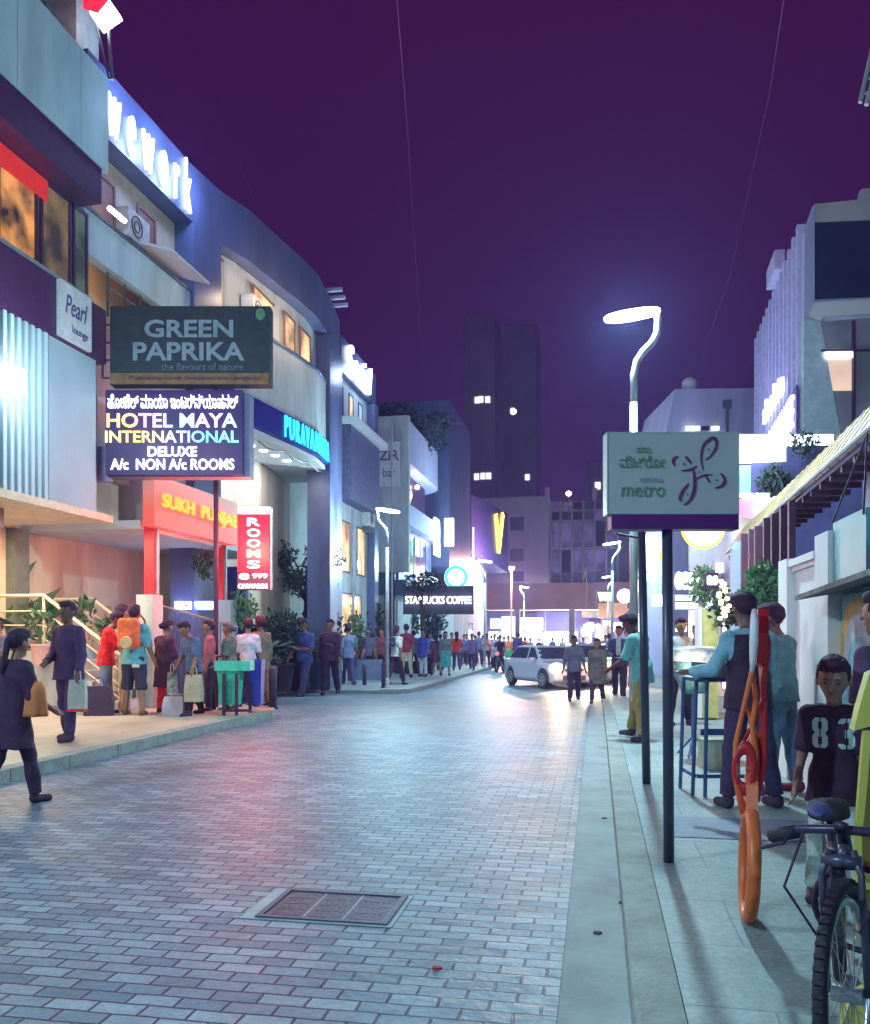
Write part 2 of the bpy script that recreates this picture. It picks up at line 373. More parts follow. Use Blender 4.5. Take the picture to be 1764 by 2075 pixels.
def hand(f, J, n, b, fine, grip):
    w_, d = J['w'+n], J['f'+n]; sd = 1 if n == 'r' else -1
    up = np.array([-sd*.25, .95, .1]); up = up-d*(up@d); up /= np.linalg.norm(up); sid = np.cross(d, up)   # up = thumb side
    f.cone(w_, w_+d*.07, .024*b, .027*b, .012); f.cone(w_+d*.04+up*.018, w_+d*.08+up*.02, .016, .014, .01); f.cone(w_+d*.04-up*.018, w_+d*.078-up*.022, .016, .013, .01)
    if not fine:
        f.cone(w_+d*.07, w_+d*.13-sid*sd*.01, .024, .012, .01); f.cone(w_+d*.02+up*.02, w_+d*.07+up*.045, .011, .009, .01); return
    for i, (o, ln) in enumerate(((.028, .070), (.010, .080), (-.009, .074), (-.027, .058))):
        b0 = w_+d*.078+up*o; cu = -sid*sd*(-1); c1 = .35 if not grip else 1.2
        d1 = d*math.cos(c1*.6)+cu*math.sin(c1*.6)*-1*(-1); d1 /= np.linalg.norm(d1)
        b1 = b0+d1*ln*.5; d2 = d*math.cos(c1*1.5)+cu*math.sin(c1*1.5); b2 = b1+d2*ln*.5
        f.cone(b0, b1, .0092, .0085, .003); f.cone(b1, b2, .0085, .0072, .003)
    t0 = w_+d*.022+up*.022; t1 = t0+d*.03+up*.026; t2 = t1+d*.034+up*.004; f.cone(t0, t1, .013, .0105, .006); f.cone(t1, t2, .0105, .0085, .004)
def person_meshes(pose, top, bottom, hair, b, fine, female, h, grip=False, child=False):
    J = fk(pose); P = np.array([v for k, v in J.items() if k != 'nod' and k[0] != 'f'])
    lo = P.min(0)-.27; hi = P.max(0)+.31; lo[2] = -.02; hs = 1.42 if child else 1.13
    if hair == 'long': lo[1] -= .05
    out = {}; N = lambda: Field(lo, hi, h)
    hd = J['head']+np.array([0, 0, .07*(hs-1)]); nod = J['nod']; ch, sh = math.cos(nod), math.sin(nod)
    def hp(x, y, z): return hd+np.array([x*hs, (y*ch+z*sh)*hs, (-y*sh+z*ch)*hs])
    f = N(); torso(f, J, b*(.95 if female else 1))
    if female: 
        for sd in (-1, 1): f.ell(J['chest']+(sd*.06, .075, -.01), (.055, .045, .055), .03)
    f.cone(J['neck']-(0, .0, .03), hd-(0, .01, .07), .056, .050, .02)
    for n in 'lr':
        arm(f, J, n, b); hand(f, J, n, b, fine, grip); leg(f, J, n, b)
        f.cone(J['a'+n]+(0, -.03, -.03), J['a'+n]+(0, .13, -.05), .036, .028, .02)
    f.ell(hp(0, -.012, .03), (.076*hs, .095*hs, .093*hs), .02, tilt=nod); f.cone(hp(0, .02, -.01), hp(0, .045, -.075), .062*hs, .034*hs, .03)
    f.cone(hp(0, .082, .03), hp(0, .106, -.008), .008*hs, .014*hs, .012)                      # nose
    f.cone(hp(-.035, .076, .037), hp(.035, .076, .037), .011*hs, .011*hs, .014)                 # brow
    f.cone(hp(-.02, .078, -.040), hp(.02, .078, -.040), .009*hs, .009*hs, .006)                 # lips
    for sd in (-1, 1): f.ell(hp(sd*.078, -.005, .005), (.010*hs, .018*hs, .030*hs), .008)
    out['body'] = f.mesh('body')
    if top:
        kind, sl, hem, infl = top; f = N(); torso(f, J, b*(.95 if female else 1), infl+.008)
        if female:
            for sd in (-1, 1): f.ell(J['chest']+(sd*.06, .075, -.01), (.055, .045, .055), .03, infl=infl)
        if sl > 0:
            for n in 'lr': arm(f, J, n, b, sl, infl+.006+(.006 if sl <= .5 else 0))
        hz = J['hip'][2]; z0 = hz+hem
        if -.12 <= hem < -.03: f.cone(J['hip']+(0, 0, .06), J['hip']+(0, 0, hem-.03), .155*b+infl, .184*b+infl, .03, .76)
        if hem < -.12:  # kurta / dress / long coat: cone from the hips
            c = J['hip']; f.cone(c+(0, 0, .02), (c[0], c[1]+.01, z0), .175*b+infl, .18*b+infl+(-hem)*.10, .03, .74, cut=0.05)
        f.folds(.0068, 27, len(hair)+hem*10); f.cutz(z0, J['neck'][2]+.015, .006 if hem < -.12 else .003); out[kind] = f.mesh(kind)
        if sl > .5 and kind != 'jacket': pass
    if bottom:
        kind, ln, infl, flare = bottom; f = N()
        f.cone(J['hip']+(0, 0, .05), J['hip']-(0, 0, .02), .132*b, .138*b, .03, .72, infl=infl)
        for n in 'lr': leg(f, J, n, b, ln, infl+.004, flare=flare)
        f.folds(.0065 if flare < .03 else .009, 24, 1.3); f.cutz(None, J['hip'][2]+.085); out[kind] = f.mesh(kind)
    for n in 'lr':
        f = Field(J['a'+n]-(.09, .12, .09), J['a'+n]+(.09, .24, .09), min(h, .011))
        f.cone(J['a'+n]+(0, -.03, -.03), J['a'+n]+(0, .145, -.045), .044, .036, .02); f.cone(J['a'+n]+(0, -.02, 0), J['a'+n]+(0, 0, -.04), .042, .042, .02)
        z = J['a'+n][2]-.075; f.cutz(z, z+.10); out['shoe_'+n] = f.mesh('shoe')
    # hair
    f = Field(hd-(.2, .24, .42), hd+(.2, .22, .22), h*.8)
    f.ell(hp(0, -.018, .042), (.083*hs, .101*hs, .098*hs), .02, tilt=nod)
    f.ell(hp(0, .03, .105), (.065*hs, .065*hs, .035*hs), .03)
    X, Y, Z = np.meshgrid(*f.ax, indexing='ij', sparse=True)
    yl = ((Y-hd[1])*ch-(Z-hd[2])*sh)/hs; zl = ((Y-hd[1])*sh+(Z-hd[2])*ch)/hs
    back = -.045 if hair != 'cap' else .0
    face = np.minimum(yl-.028+0*X, .072+.004*np.sin(X*160)-zl)          # inside the face window: in front of the ears and below the fringe
    f.D = np.maximum(f.D, face).astype(np.float32); f.D = np.maximum(f.D, back-zl-.02*(yl < 0)).astype(np.float32)
    if hair in ('long', 'bun', 'tail'):
        if hair == 'long': f.cone(hp(0, -.06, .02), hp(0, -.095, -.28), .075*hs, .055, .04, .6)
        if hair == 'bun': f.ell(hp(0, -.12, .0), (.055, .05, .055), .01)
        if hair == 'tail': f.cone(hp(0, -.11, .02), hp(0, -.13, -.26), .036, .02, .015)
    if hair == 'cap': f.cone(hp(0, .06, .07), hp(0, .15, .055), .06, .04, .02, .5)
    if hair != 'bald': f.folds(.003, 90, .5); out['hair'] = f.mesh('hair')
    return out, J
def person(label, u, vf, vh=None, H=None, face=180, pose={}, top=('shirt', .5, -.08, .006), tc_=(.1, .1, .3), bottom=('trousers', .97, .012, .01), bc=(.03, .03, .06),
           hair='short', hc=(.02, .008, .02), skin=SKIN, shoe=(.03, .02, .04), b=1.0, base=0.0, fine=False, female=False, h=None, group=None, key=None, loc=None, child=False, grip=False, lab={}, name='person'):
    if loc is None:
        p, Z = G(u, vf, base)
        if vh is not None: H = (vf-vh)/F*Z
    else: p = Vector(loc); Z = (p-Vector((0, 0, EYE))).length
    if h is None: h = .009 if fine else .012 if Z < 16 else .016 if Z < 28 else .024
    k = key or None; ck = (k, h)
    if k and ck in PC: ms, J = PC[ck]
    else:
        ms, J = person_meshes(pose, top, bottom, hair, b, fine, female, h, grip, child)
        if k: PC[ck] = (ms, J)
    base_h = 1.72 if not child else 1.87
    s = H/base_h; r = root(name, label, 'person', p, face, group); r.scale = (s, s, s)
    objs = {}
    for nm, me in ms.items():
        n2 = 'shoe' if nm.startswith('shoe') else nm; o = bpy.data.objects.new(n2, me); C.objects.link(o); o.parent = r
        col = {'body': skin, 'hair': hc, 'shoe': shoe}.get(n2) or (bc if bottom and nm == bottom[0] else tc_)
        m = col if isinstance(col, bpy.types.Material) else mat(n2, col, .5 if n2 in ('body',) else .8, var=.1 if n2 == 'body' else .3, scale=9, bump=0 if n2 == 'body' else .35, bscale=60)
        if not me.materials: me.materials.append(m)
        o.material_slots[0].link = 'OBJECT'; o.material_slots[0].material = m; objs[nm] = o
        if nm in lab: o['label'] = lab[nm]
    return r, J, s, objs
def on(r, J, s, j, off=(0, 0, 0)):
    """world point of a joint"""
    p = Vector([float(q) for q in J[j]])*s+Vector(off); return TR[r.name][0]+rot2(p, TR[r.name][1])
# ------------------------------------------------------------------ palette
M = dict(
 fascia=mat('painted_panel', (.44, .62, .68), .55, var=.2, scale=1.6, bump=.1, streak=.22), blue=mat('blue_cladding', (.10, .12, .25), .35, var=.25, scale=1.5, streak=.22),
 dark=mat('dark_cladding', (.075, .028, .095), .45, var=.2), beige=mat('cream_plaster', (.62, .50, .38), .8, var=.24, scale=1.1, bump=.15, streak=.22),
 plaster=mat('pale_plaster', (.50, .54, .56), .75, var=.28, scale=1.3, bump=.15, streak=.22), white=mat('white_paint', (.72, .72, .74), .6, var=.08, scale=1.5, bump=.05, streak=.22),
 lilac=mat('lilac_paint', (.52, .52, .78), .7, var=.2, scale=.7, bump=.1, streak=.22), pink=mat('pink_render', (.80, .74, .84), .8, var=.12, scale=.5, bump=.1, streak=.22),
 stucco=mat('boundary_paint', (.84, .76, .80), .75, var=.08, scale=1.3, bump=.12, streak=.22), concrete=mat('cast_concrete', (.29, .33, .35), .7, var=.2, scale=2.5, bump=.3, bscale=60),
 kerb=mat('kerb_stone', (.31, .34, .33), .75, var=.25, scale=5, bump=.4), steel=mat('painted_steel', (.10, .14, .17), .4, .3), galv=mat('lamp_pole_steel', (.42, .48, .50), .42, .4),
 glass=mat('dark_glass', (.03, .03, .09), .08, var=.3, scale=1), black=mat('black_metal', (.055, .02, .07), .5), red=mat('red_paint', (.62, .02, .03), .4),
 cream=mat('cream_metal', (.75, .66, .48), .4), teal=mat('teal_sheet', (.09, .30, .34), .45, var=.2, scale=2), brown=mat('brown_screen', (.22, .11, .10), .7),
 wood=mat('dark_timber', (.10, .03, .07), .6), tin=mat('roof_sheet', (.55, .36, .18), .5, var=.2, scale=3), rust=mat('sign_back', (.20, .12, .06), .7, var=.4),
 leaf=mat('leaf', (.055, .13, .07), .55, var=.5, scale=3), leafd=mat('dark_leaf', (.035, .055, .05), .6, var=.5, scale=3), leafl=mat('pale_leaf', (.16, .30, .15), .5, var=.4, scale=3),
 bark=mat('bark', (.10, .06, .06), .9, var=.3, bump=.5), terracotta=mat('terracotta', (.50, .22, .18), .8), rubber=mat('black_rubber', (.03, .02, .04), .7))
Lw = glow('white_light', (.93, .97, 1.0), 9); Lc = glow('cool_light', (.70, .88, 1.0), 6); Lsoft = glow('soft_panel_light', (.85, .93, 1.0), 1.5)
warm = lit('warm_window', (1.0, .62, .30), 1.3); warm2 = lit('bright_warm_window', (1.0, .78, .50), 1.6, 2); cool = lit('cool_window', (.55, .85, 1.0), 1.1, 1.5)
dimw = lit('dim_window', (.30, .22, .55), .35, .8)
# ------------------------------------------------------------------ ground
def sheet(name, x0, x1, y0, y1, dz, m, thick=0, nx=1, xf=None, **kw):
    mb = MB(); ys = np.arange(y0, y1+.01, 1.0); V = []
    for y in ys:
        a, b = (xf(y) if xf else (x0, x1)); V += [(a+(b-a)*i/nx, y, gz(y)+dz) for i in range(nx+1)]
    n = nx+1; N = len(ys)
    fs = [(j*n+i, j*n+i+1, (j+1)*n+i+1, (j+1)*n+i) for j in range(N-1) for i in range(nx)]
    if thick:
        k = len(V); V += [(x, y, z-thick) for x, y, z in V]
        fs += [(j*n, (j+1)*n, (j+1)*n+k, j*n+k) for j in range(N-1)]+[(j*n+nx+k, (j+1)*n+nx+k, (j+1)*n+nx, j*n+nx) for j in range(N-1)]
        fs += [(0, k, n-1+k, n-1), ((N-1)*n, (N-1)*n+n-1, (N-1)*n+n-1+k, (N-1)*n+k)]
    mb.add(V, fs); return mb.build(name, m, kind='structure', **kw)
sett = brick_mat('stone_setts', (.12, .20, .30), (.31, .40, .50), (.035, .02, .07), .19, .09, .0062, .46, 1.0, stain=.5, dist=.012)
slabm = brick_mat('pavement_slabs', (.31, .38, .40), (.37, .43, .44), (.24, .27, .31), 1.2, .62, .006, .55, .35, stain=.45, dist=.004)
slabw = brick_mat('warm_pavement', (.46, .42, .36), (.52, .47, .40), (.33, .28, .26), .6, .6, .006, .5, .3, off=0, stain=.25, dist=.004)
MB().add([(-420, -60, -.62), (420, -60, -.62), (420, 560, -.62), (-420, 560, -.62)], [(0, 1, 2, 3)]).build('ground', mat('earth', (.10, .08, .12), .9), kind='structure')
sheet('road', -8.9, -.14, -14, 84, 0, sett, nx=1)
sheet('gutter', -.138, .125, -14, 84, .002, M['concrete'])
sheet('kerb', .125, .29, -14, 84, .10, M['kerb'], thick=.2)
sheet('pavement', .294, 9, -14, 84, .097, slabm, thick=.2)
sheet('crossing_road', -40, 40, 84, 96, 0, mat('asphalt', (.10, .10, .13), .6, bump=.3))
def lkx(y): return -5.42
def island(x0, y0, y1, dz, m, name):
    pts = []; r = .75
    xk = -5.40
    if y1 < 40:
        pts = [(x0, y0), (xk, y0), (xk, y1-r*1.6)]+[(xk-r+r*math.cos(R(t)), y1-r*1.6+r*1.6*math.sin(R(t))) for t in range(10, 91, 10)]+[(x0, y1)]
        mb = MB(); mb.m = 0; mb.prism(pts, -.4, .12); ar = mb
    else:
        pts = [(x0, y0), (xk-r, y0)]+[(xk-r+r*math.cos(R(t)), y0+r*1.4+r*1.4*math.sin(R(t))) for t in range(-80, 1, 10)]+[(xk, y1), (x0, y1)]
        mb = MB(); n = 0
        # clip into strips that follow the dip
        for i in range(int(y0+1), int(y1)):
            a, b = i, i+1
            mb.add([(x0, a, gz(a)+.12), (xk, a, gz(a)+.12), (xk, b, gz(b)+.12), (x0, b, gz(b)+.12), (xk, a, gz(a)-.3), (xk, b, gz(b)-.3)], [(0, 1, 2, 3), (1, 4, 5, 2)])
        pr = [p for p in pts[:-2] if p[1] <= y0+1.01]+[(xk, int(y0+1)), (x0, int(y0+1))]
        zz = gz(y0+1)+.12; mb.prism(pr, zz-.5, zz)
    o = mb.build(name, m, kind='structure')
    if y1 >= 40: mb2 = None
    kb = MB()
    path = [p for p in pts if p[0] > x0+.01]
    if y1 >= 40: path = path[:-1]+[(xk, y) for y in range(int(y0)+3, int(y1))]
    for i in range(len(path)-1):
        (ax, ay), (bx, by) = path[i], path[i+1]
        steps = max(1, int(math.hypot(bx-ax, by-ay)/.9))
        for k in range(steps):
            p = (ax+(bx-ax)*k/steps, ay+(by-ay)*k/steps); q = (ax+(bx-ax)*(k+1)/steps, ay+(by-ay)*(k+1)/steps)
            d = Vector((q[0]-p[0], q[1]-p[1])).normalized(); nrm = Vector((d.y, -d.x))
            g1, g2 = (p[0]+d.x*.006, p[1]+d.y*.006), (q[0]-d.x*.006, q[1]-d.y*.006)
            zz = gz(p[1])
            kb.prism([(g1[0]+nrm.x*.015, g1[1]+nrm.y*.015), (g2[0]+nrm.x*.015, g2[1]+nrm.y*.015), (g2[0]-nrm.x*.17, g2[1]-nrm.y*.17), (g1[0]-nrm.x*.17, g1[1]-nrm.y*.17)], zz-.3, zz+.127)
    kb.build('kerb_stones', M['kerb'], kind='structure')
island(-12, -14, 14.95, .12, slabw, 'pavement')
island(-9.0, 24.3, 76, .12, slabm, 'pavement')
sheet('driveway', -16, -8.9, 14.9, 84, -.006, slabm)
# drain cover let into the setts
q = [G(520, 1866)[0], G(792, 1873)[0], G(826, 1816)[0], G(574, 1806)[0]]
x0, x1 = (q[0].x+q[3].x)/2, (q[1].x+q[2].x)/2; y0, y1 = (q[0].y+q[1].y)/2, (q[2].y+q[3].y)/2
dc = root('drain_cover', 'dark cast drain cover with three panels set in the paved road', 'drain cover', ((x0+x1)/2, (y0+y1)/2, 0))
hx, hy = (x1-x0)/2, (y1-y0)/2
m = MB(); m.box(-hx, -hy, -.03, hx, -hy+.03, .012).box(-hx, hy-.03, -.03, hx, hy, .012).box(-hx, -hy+.03, -.03, -hx+.03, hy-.03, .012).box(hx-.03, -hy+.03, -.03, hx, hy-.03, .012)
m.build('frame', mat('cast_iron', (.11, .12, .18), .55, .4, bump=.3), dc)
wd = (2*hx-.06)/3
for i in range(3):
    m = MB(); a = -hx+.033+i*wd; m.box(a, -hy+.033, -.03, a+wd-.012, hy-.033, .006)
    for k in range(5):
        for j in range(4): xx = a+.025+k*(wd-.05)/5; yy = -hy+.05+j*(2*hy-.1)/4; m.box(xx, yy, .006, xx+(wd-.05)/5*.7, yy+(2*hy-.1)/4*.7, .0075)
    m.build('panel', mat('iron_panel', (.065, .065, .12), .5, .3, bump=.4), dc)
apron = MB(); apron.prism([(x0-.07, y0-.02), (x1+.025, y0-.02), (x1+.025, y1+.015), (x0-.07, y1+.015)], -.05, .004); apron.build('concrete_surround', mat('grey_mortar', (.38, .44, .50), .6, bump=.3), kind='structure')
# small litter
for u, v, c in ((886, 1965, (.5, .03, .05)), (1211, 1893, (.1, .05, .05)), (1262, 1832, (.1, .06, .05)), (1240, 1575, (.12, .07, .05)), (1225, 1660, (.2, .12, .08))):
    p, Z = G(u, v); pa = MB(); n = [(p.x+.022*math.cos(k*1.26), p.y+.016*math.sin(k*1.26)) for k in range(5)]; pa.prism(n, p.z+.003, p.z+.011)
    pa.build('dry_leaf', mat('litter', c, .8), label={886: 'tiny red leaf lying on the road setts', 1211: 'small dark leaf in the gutter nearest the front', 1262: 'brown leaf by the gutter edge, second from front', 1240: 'dark leaf in the gutter beside the farther sign pole', 1225: 'brown leaf lying mid gutter between the others'}[u], category='leaf') if False else setp(pa.build('dry_leaf', mat('litter', c, .8)), {886: 'tiny red leaf lying on the road setts', 1211: 'small dark leaf in the gutter nearest the front', 1262: 'brown leaf by the gutter edge, second from front', 1240: 'dark leaf in the gutter near the seller', 1225: 'brown leaf lying mid gutter between the others'}[u], 'leaf', 'leaves on the road')
# ------------------------------------------------------------------ building kit (street-side planes)
def facade(mb, X, y0, z0, y1, z1, t=.25, side=-1):
    """panel whose street face is x = X; side -1 for the left row (body runs to -x)"""
    mb.box(min(X, X+side*t), min(y0, y1), z0, max(X, X+side*t), max(y0, y1), z1); return mb
def win(parent, X, y0, z0, y1, z1, pane, frame=None, side=1, mull=1, proud=.03, name='window', trans=0):
    m = MB(); fw = .06; a, b = X+side*.002, X+side*(.002+proud); xa, xb = min(a, b), max(a, b)
    m.box(xa, y0, z0, xb, y0+fw, z1).box(xa, y1-fw, z0, xb, y1, z1).box(xa, y0+fw, z0, xb, y1-fw, z0+fw).box(xa, y0+fw, z1-fw, xb, y1-fw, z1)
    for i in range(1, mull): yy = y0+(y1-y0)*i/mull; m.box(xa, yy-.025, z0+fw, xb, yy+.025, z1-fw)
    for i in range(1, trans+1): zz = z0+(z1-z0)*i/(trans+1); m.box(xa+.004, y0+fw, zz-.02, xb-.004, y1-fw, zz+.02)
    o = m.build(name, frame or M['black'], parent, world=True)
    p = MB(); xs = X+side*.008; p.box(min(xs, X-side*.02), y0+fw, z0+fw, max(xs, X-side*.02), y1-fw, z1-fw); p.build('pane', pane, o, world=True); return o
# ================================================================== A: restaurant building at the left edge
A = root('restaurant_building', 'grey restaurant building at the left edge with ribbed screen and upper dining windows', 'building', (-8.2, 9, 0))
XA = -8.2; YE = W(205, 345, XA)[0]
m = MB(); m.box(-17, -6, 3.45, XA-.45, YE-.02, 10.4).build('wall', M['plaster'], A, world=True)
m = MB(); y = -6
while y < YE-.1: y2 = min(YE+.02, y+1.55); m.box(XA-.45+.003, y+.012, 9.15, XA+.12, y2, 10.75); y = y2
m.build('roof_fascia', M['fascia'], A, world=True)
MB().box(XA-.44, -6, 8.55, XA+.10, YE-.15, 9.14).build('soffit_band', M['dark'], A, world=True)
xw_ = XA-.33
for i, (a, b) in enumerate(((4.2, W(-8, 420, xw_)[0]), (W(-6, 420, xw_)[0], W(76, 420, xw_)[0]), (W(82, 420, xw_)[0], W(144, 420, xw_)[0]), (W(148, 420, xw_)[0], W(178, 420, xw_)[0]))):
    win(A, XA-.35, a, 6.9, b, 8.55, [lit('dining_light', (1.0, .25, .10), .8, 1.6), lit('dining_light', (1.0, .42, .10), .75, 2.0, .02), lit('dim_dining', (.60, .40, .16), .30, 1.9, .15), lit('green_dining', (.20, .30, .22), .40, 2)][i], M['dark'], 1)
MB().box(XA-.33, 9, 8.2, XA-.30, YE-1.0, 8.53).build('red_glow_strip', mat('red_strip_glow', (.5, .02, .02), .6, emit=.35, ecol=(1, .05, .05)), A, world=True)  # glowing red strip standing in for the red light along the window tops
MB().box(XA-.45, -6, 6.86, XA+.02, YE-.3, 6.94).build('sill', M['galv'], A, world=True)
m = MB(); m.box(XA-.44, -6, 5.95, XA+.06, YE+.05, 6.85); m.build('sign_band', M['dark'], A, world=True)
# ribbed screen
y_s = W(95, 700, XA)[0]; y_e = W(192, 700, XA)[0]
m = MB(); y = 4.5
while y < y_s: m.box(XA-.05, y, 3.42, XA+.05, y+.075, 5.94); y += .155
m.build('ribbed_screen', M['fascia'], A, world=True)
MB().box(XA-.44, 4.5, 3.42, XA-.12, y_s, 5.94).build('screen_backing', mat('screen_backing', (.12, .16, .26), .6), A, world=True)
m = MB(); m.box(XA-.44, y_s+.02, 3.42, XA+.02, y_e, 5.94); m.build('blank_panel', mat('pale_blue_panel', (.36, .52, .60), .5, var=.1, scale=.8), A, world=True)
m = MB(); m.box(XA-.44, y_e+.02, 3.42, XA-.10, y_e+.10, 5.94).box(XA-.44, y_e+.2, 3.42, XA-.12, y_e+.26, 5.94); m.build('downpipe', M['galv'], A, world=True)
m = MB(); m.box(-10.25, 4.0, 3.28, XA+.16, YE+.1, 3.40); m.build('canopy', M['cream'], A, world=True)
m = MB(); m.box(XA-1.2, 4.0, 2.98, XA-.5, 11.6, 3.27); m.build('beam', mat('dark_beam', (.10, .07, .08), .6), A, world=True)
for yy in (8.6, 10.4): m = MB(); m.lathe((XA-.25, yy, 3.272), [(.0, 0), (.06, 0), (.06, .006), (0, .006)], 12); m.build('downlight', Lw, A, world=True)
yfl = W(22, 768, XA+.2)[0]; m = MB(); m.cbox((XA+.2, yfl, W(22, 768, XA+.2)[1]), (.18, .42, .34)); fl = m.build('floodlight', Lw, A, world=True)
for yy in (8.4, 10.9, 12.6): area((XA-.7, yy, 3.24), 100, (1.0, .74, .46), 1.3, .25, name='canopy_light')
point((XA+.75, yfl, W(22, 768, XA)[1]), 60, (.62, .86, 1.0), .2, 'floodlight_beam')
point((XA-2.4, 8.2, 7.9), 10, (1, .5, .2), .2, 'dining_lamp')
# white board on the band
m = MB(); ya, yb = W(107, 500, XA)[0], W(171, 500, XA)[0]; m.box(XA+.064, ya, 5.98, XA+.13, yb, 6.84)
s = root('sign_board', 'white sign board with script lettering on the dark band of the restaurant building', 'sign', (XA+.06, ya, 5.98)); m.build('panel', mat('white_board', (.62, .70, .72), .5), s, world=True)
m = MB(); letters(m, 'Pearl', (XA+.131, (ya+yb)/2, 6.52), (0, 1, 0), (0, 0, 1), (1, 0, 0), w=(yb-ya)*.7, h=.3, shear=.3, depth=.006); m.build('lettering', mat('dark_blue_letters', (.05, .06, .25), .5), s, world=True); m = MB(); letters(m, 'lounge', (XA+.131, (ya+yb)/2+.1, 6.16), (0, 1, 0), (0, 0, 1), (1, 0, 0), w=(yb-ya)*.5, h=.16, depth=.006)
m.build('lettering', mat('dark_blue_letters', (.05, .06, .25), .5), s, world=True)
# roof-top level of A: railing, screens, lit box
rr = root('roof_railing', 'dark metal railing along the roof of the restaurant building', 'railing', (XA, 9, 10.4))
m = MB()
for zz in (10.95, 11.3, 11.65): m.tube([(XA-.3, 4, zz), (XA-.3, 12.6, zz)], .02, 6)
for yy in np.arange(4.2, 12.7, .9): m.tube([(XA-.3, yy, 10.7), (XA-.3, yy, 11.66)], .022, 6)
m.build('rails', M['steel'], rr, world=True)
p = D(215, 32, 15.0); s = root('lit_box_sign', 'tilted glowing white box sign on the roof at the top left', 'sign', p, YAW); m = MB(); m.cbox((0, 0, 0), (.40, .12, .36), ry=R(-35)); m.build('light_panel', Lw, s)
m = MB(); m.tube([(0, .1, -.1), (.05, .15, -1.0)], .03, 6); m.tube([(-.2, .1, -.1), (.0, .15, -1.0)], .02, 6); m.build('bracket', M['steel'], s)
p = D(195, 0, 14.6); s = root('red_banner', 'bright red banner beside the glowing roof box sign', 'banner', p, YAW); m = MB(); m.slab([(-.22, -.12), (.02, -.2), (.2, .02), (.12, .28), (-.24, .25)], (0, 0, 0), (1, 0, 0), (0, 0, 1), (0, -1, 0), .03); m.build('cloth', glow('red_glow', (1, .02, .05), 1.2), s)
m = MB(); m.box(-10.8, 13.9, 11.3, -9.0, 14.6, 12.9); setp(m.build('roof_cabin', mat('roof_box_paint', (.40, .45, .45), .7)), 'pale plant room on the roof behind the railing', 'roof cabin')
# ================================================================== B: curved office building
RL = [(200, 130), (300, 240), (380, 330), (440, 385), (500, 425), (560, 480), (600, 515), (640, 555), (665, 602), (685, 650)]
BP = []
for u, v in RL: p = D(u, v, 10.04*F/(HV-v)); BP.append((p.x, p.y))
YW = BP[0][1]
def bxy(y):
    for (xa, ya), (xb, yb) in zip(BP, BP[1:]):
        if y <= yb: t = (y-ya)/(yb-ya); return xa+(xb-xa)*t
    return BP[-1][0]
def byu(u):
    """y along the curved front that falls at photograph column u"""
    lo, hi = BP[0][1]-3, BP[-1][1]+1
    for _ in range(40):
        y = (lo+hi)/2; x = bxy(y); a = (x*CS+y*SN)/( -x*SN+y*CS)*F+CU
        if a < u: lo = y
        else: hi = y
    return y
B = root('office_building', 'curved office building with deep blue roof band and warm lit balconies', 'building', (-8.4, 20, 0))
def sweep(name, ya, yb, z0, z1, off, t, m, parent=B, n=1):
    """a wall strip following the curved front, its street face off metres out"""
    ys = [ya]+[y for _, y in BP if ya+.05 < y < yb-.05]+[yb]; mb = MB(); V = []
    for y in ys: x = bxy(y)+off; V += [(x, y, z0), (x, y, z1), (x-t, y, z1), (x-t, y, z0)]
    N = len(ys); fs = [(i*4+k, i*4+(k+1) % 4, (i+1)*4+(k+1) % 4, (i+1)*4+k) for i in range(N-1) for k in range(4)]+[(3, 2, 1, 0), ((N-1)*4, (N-1)*4+1, (N-1)*4+2, (N-1)*4+3)]
    mb.add(V, fs); return mb.build(name, m, parent, world=True)
y0, y1 = YE+.15, BP[-1][1]; u385, u440, u660 = byu(385), byu(440), byu(660)
sweep('roof_band', y0, y1, 10.2, 11.4, .06, .5, M['blue'])
sweep('back_wall', y0, y1, -.4, 10.19, -1.6, .3, M['beige'])
sweep('upper_wall', y0, u385, 8.72, 10.19, -.35, .2, M['beige']); sweep('upper_wall', u440, y1-.6, 8.75, 10.19, -.30, .2, M['plaster'])
sweep('parapet', y0, u385, 7.95, 8.7, .0, .18, M['fascia']); sweep('parapet', u440, y1-.6, 7.06, 8.72, .02, .18, M['plaster'])
sweep('coping', u440, y1-.6, 8.722, 8.78, .06, .28, M['blue']); sweep('coping', y0, u385, 8.702, 8.76, .04, .26, M['steel'])
sweep('floor_slab', y0, u385, 6.9, 7.05, .0, 1.6, M['plaster'])
sweep('sign_band', u385, y1-.3, 6.36, 7.04, .08, .3, mat('deep_blue_band', (.03, .03, .30), .3, var=.1))
sweep('lower_wall', y0, u440, 4.2, 6.88, -.10, .2, M['plaster'])
sweep('soffit', u440, y1-.4, 6.22, 6.34, .0, 1.58, M['white'])
sweep('column', u385, u440, -.3, 10.19, .10, .55, M['blue']); sweep('column', u660, y1, -.4, 10.19, .14, .7, M['blue'])
# windows on the upper floors
for a, b, z0, z1, mt in ((207, 258, 8.8, 9.75, M['brown']), (300, 338, 8.8, 9.8, M['brown']), (442, 482, 8.8, 10.1, warm), (524, 584, 8.82, 9.9, warm), (590, 618, 8.85, 9.85, warm), (624, 646, 8.85, 9.8, warm)):
    a, b = byu(a), byu(b); x = (bxy(a)+bxy(b))/2-.30; win(B, x+.05, a, z0, b, z1, mt, M['brown'])
for a, b in ((215, 262), (268, 335)):
    a, b = byu(a), byu(b); win(B, bxy(a)-1.58, a+.1, 7.1, b, 7.9, warm2, M['brown'])
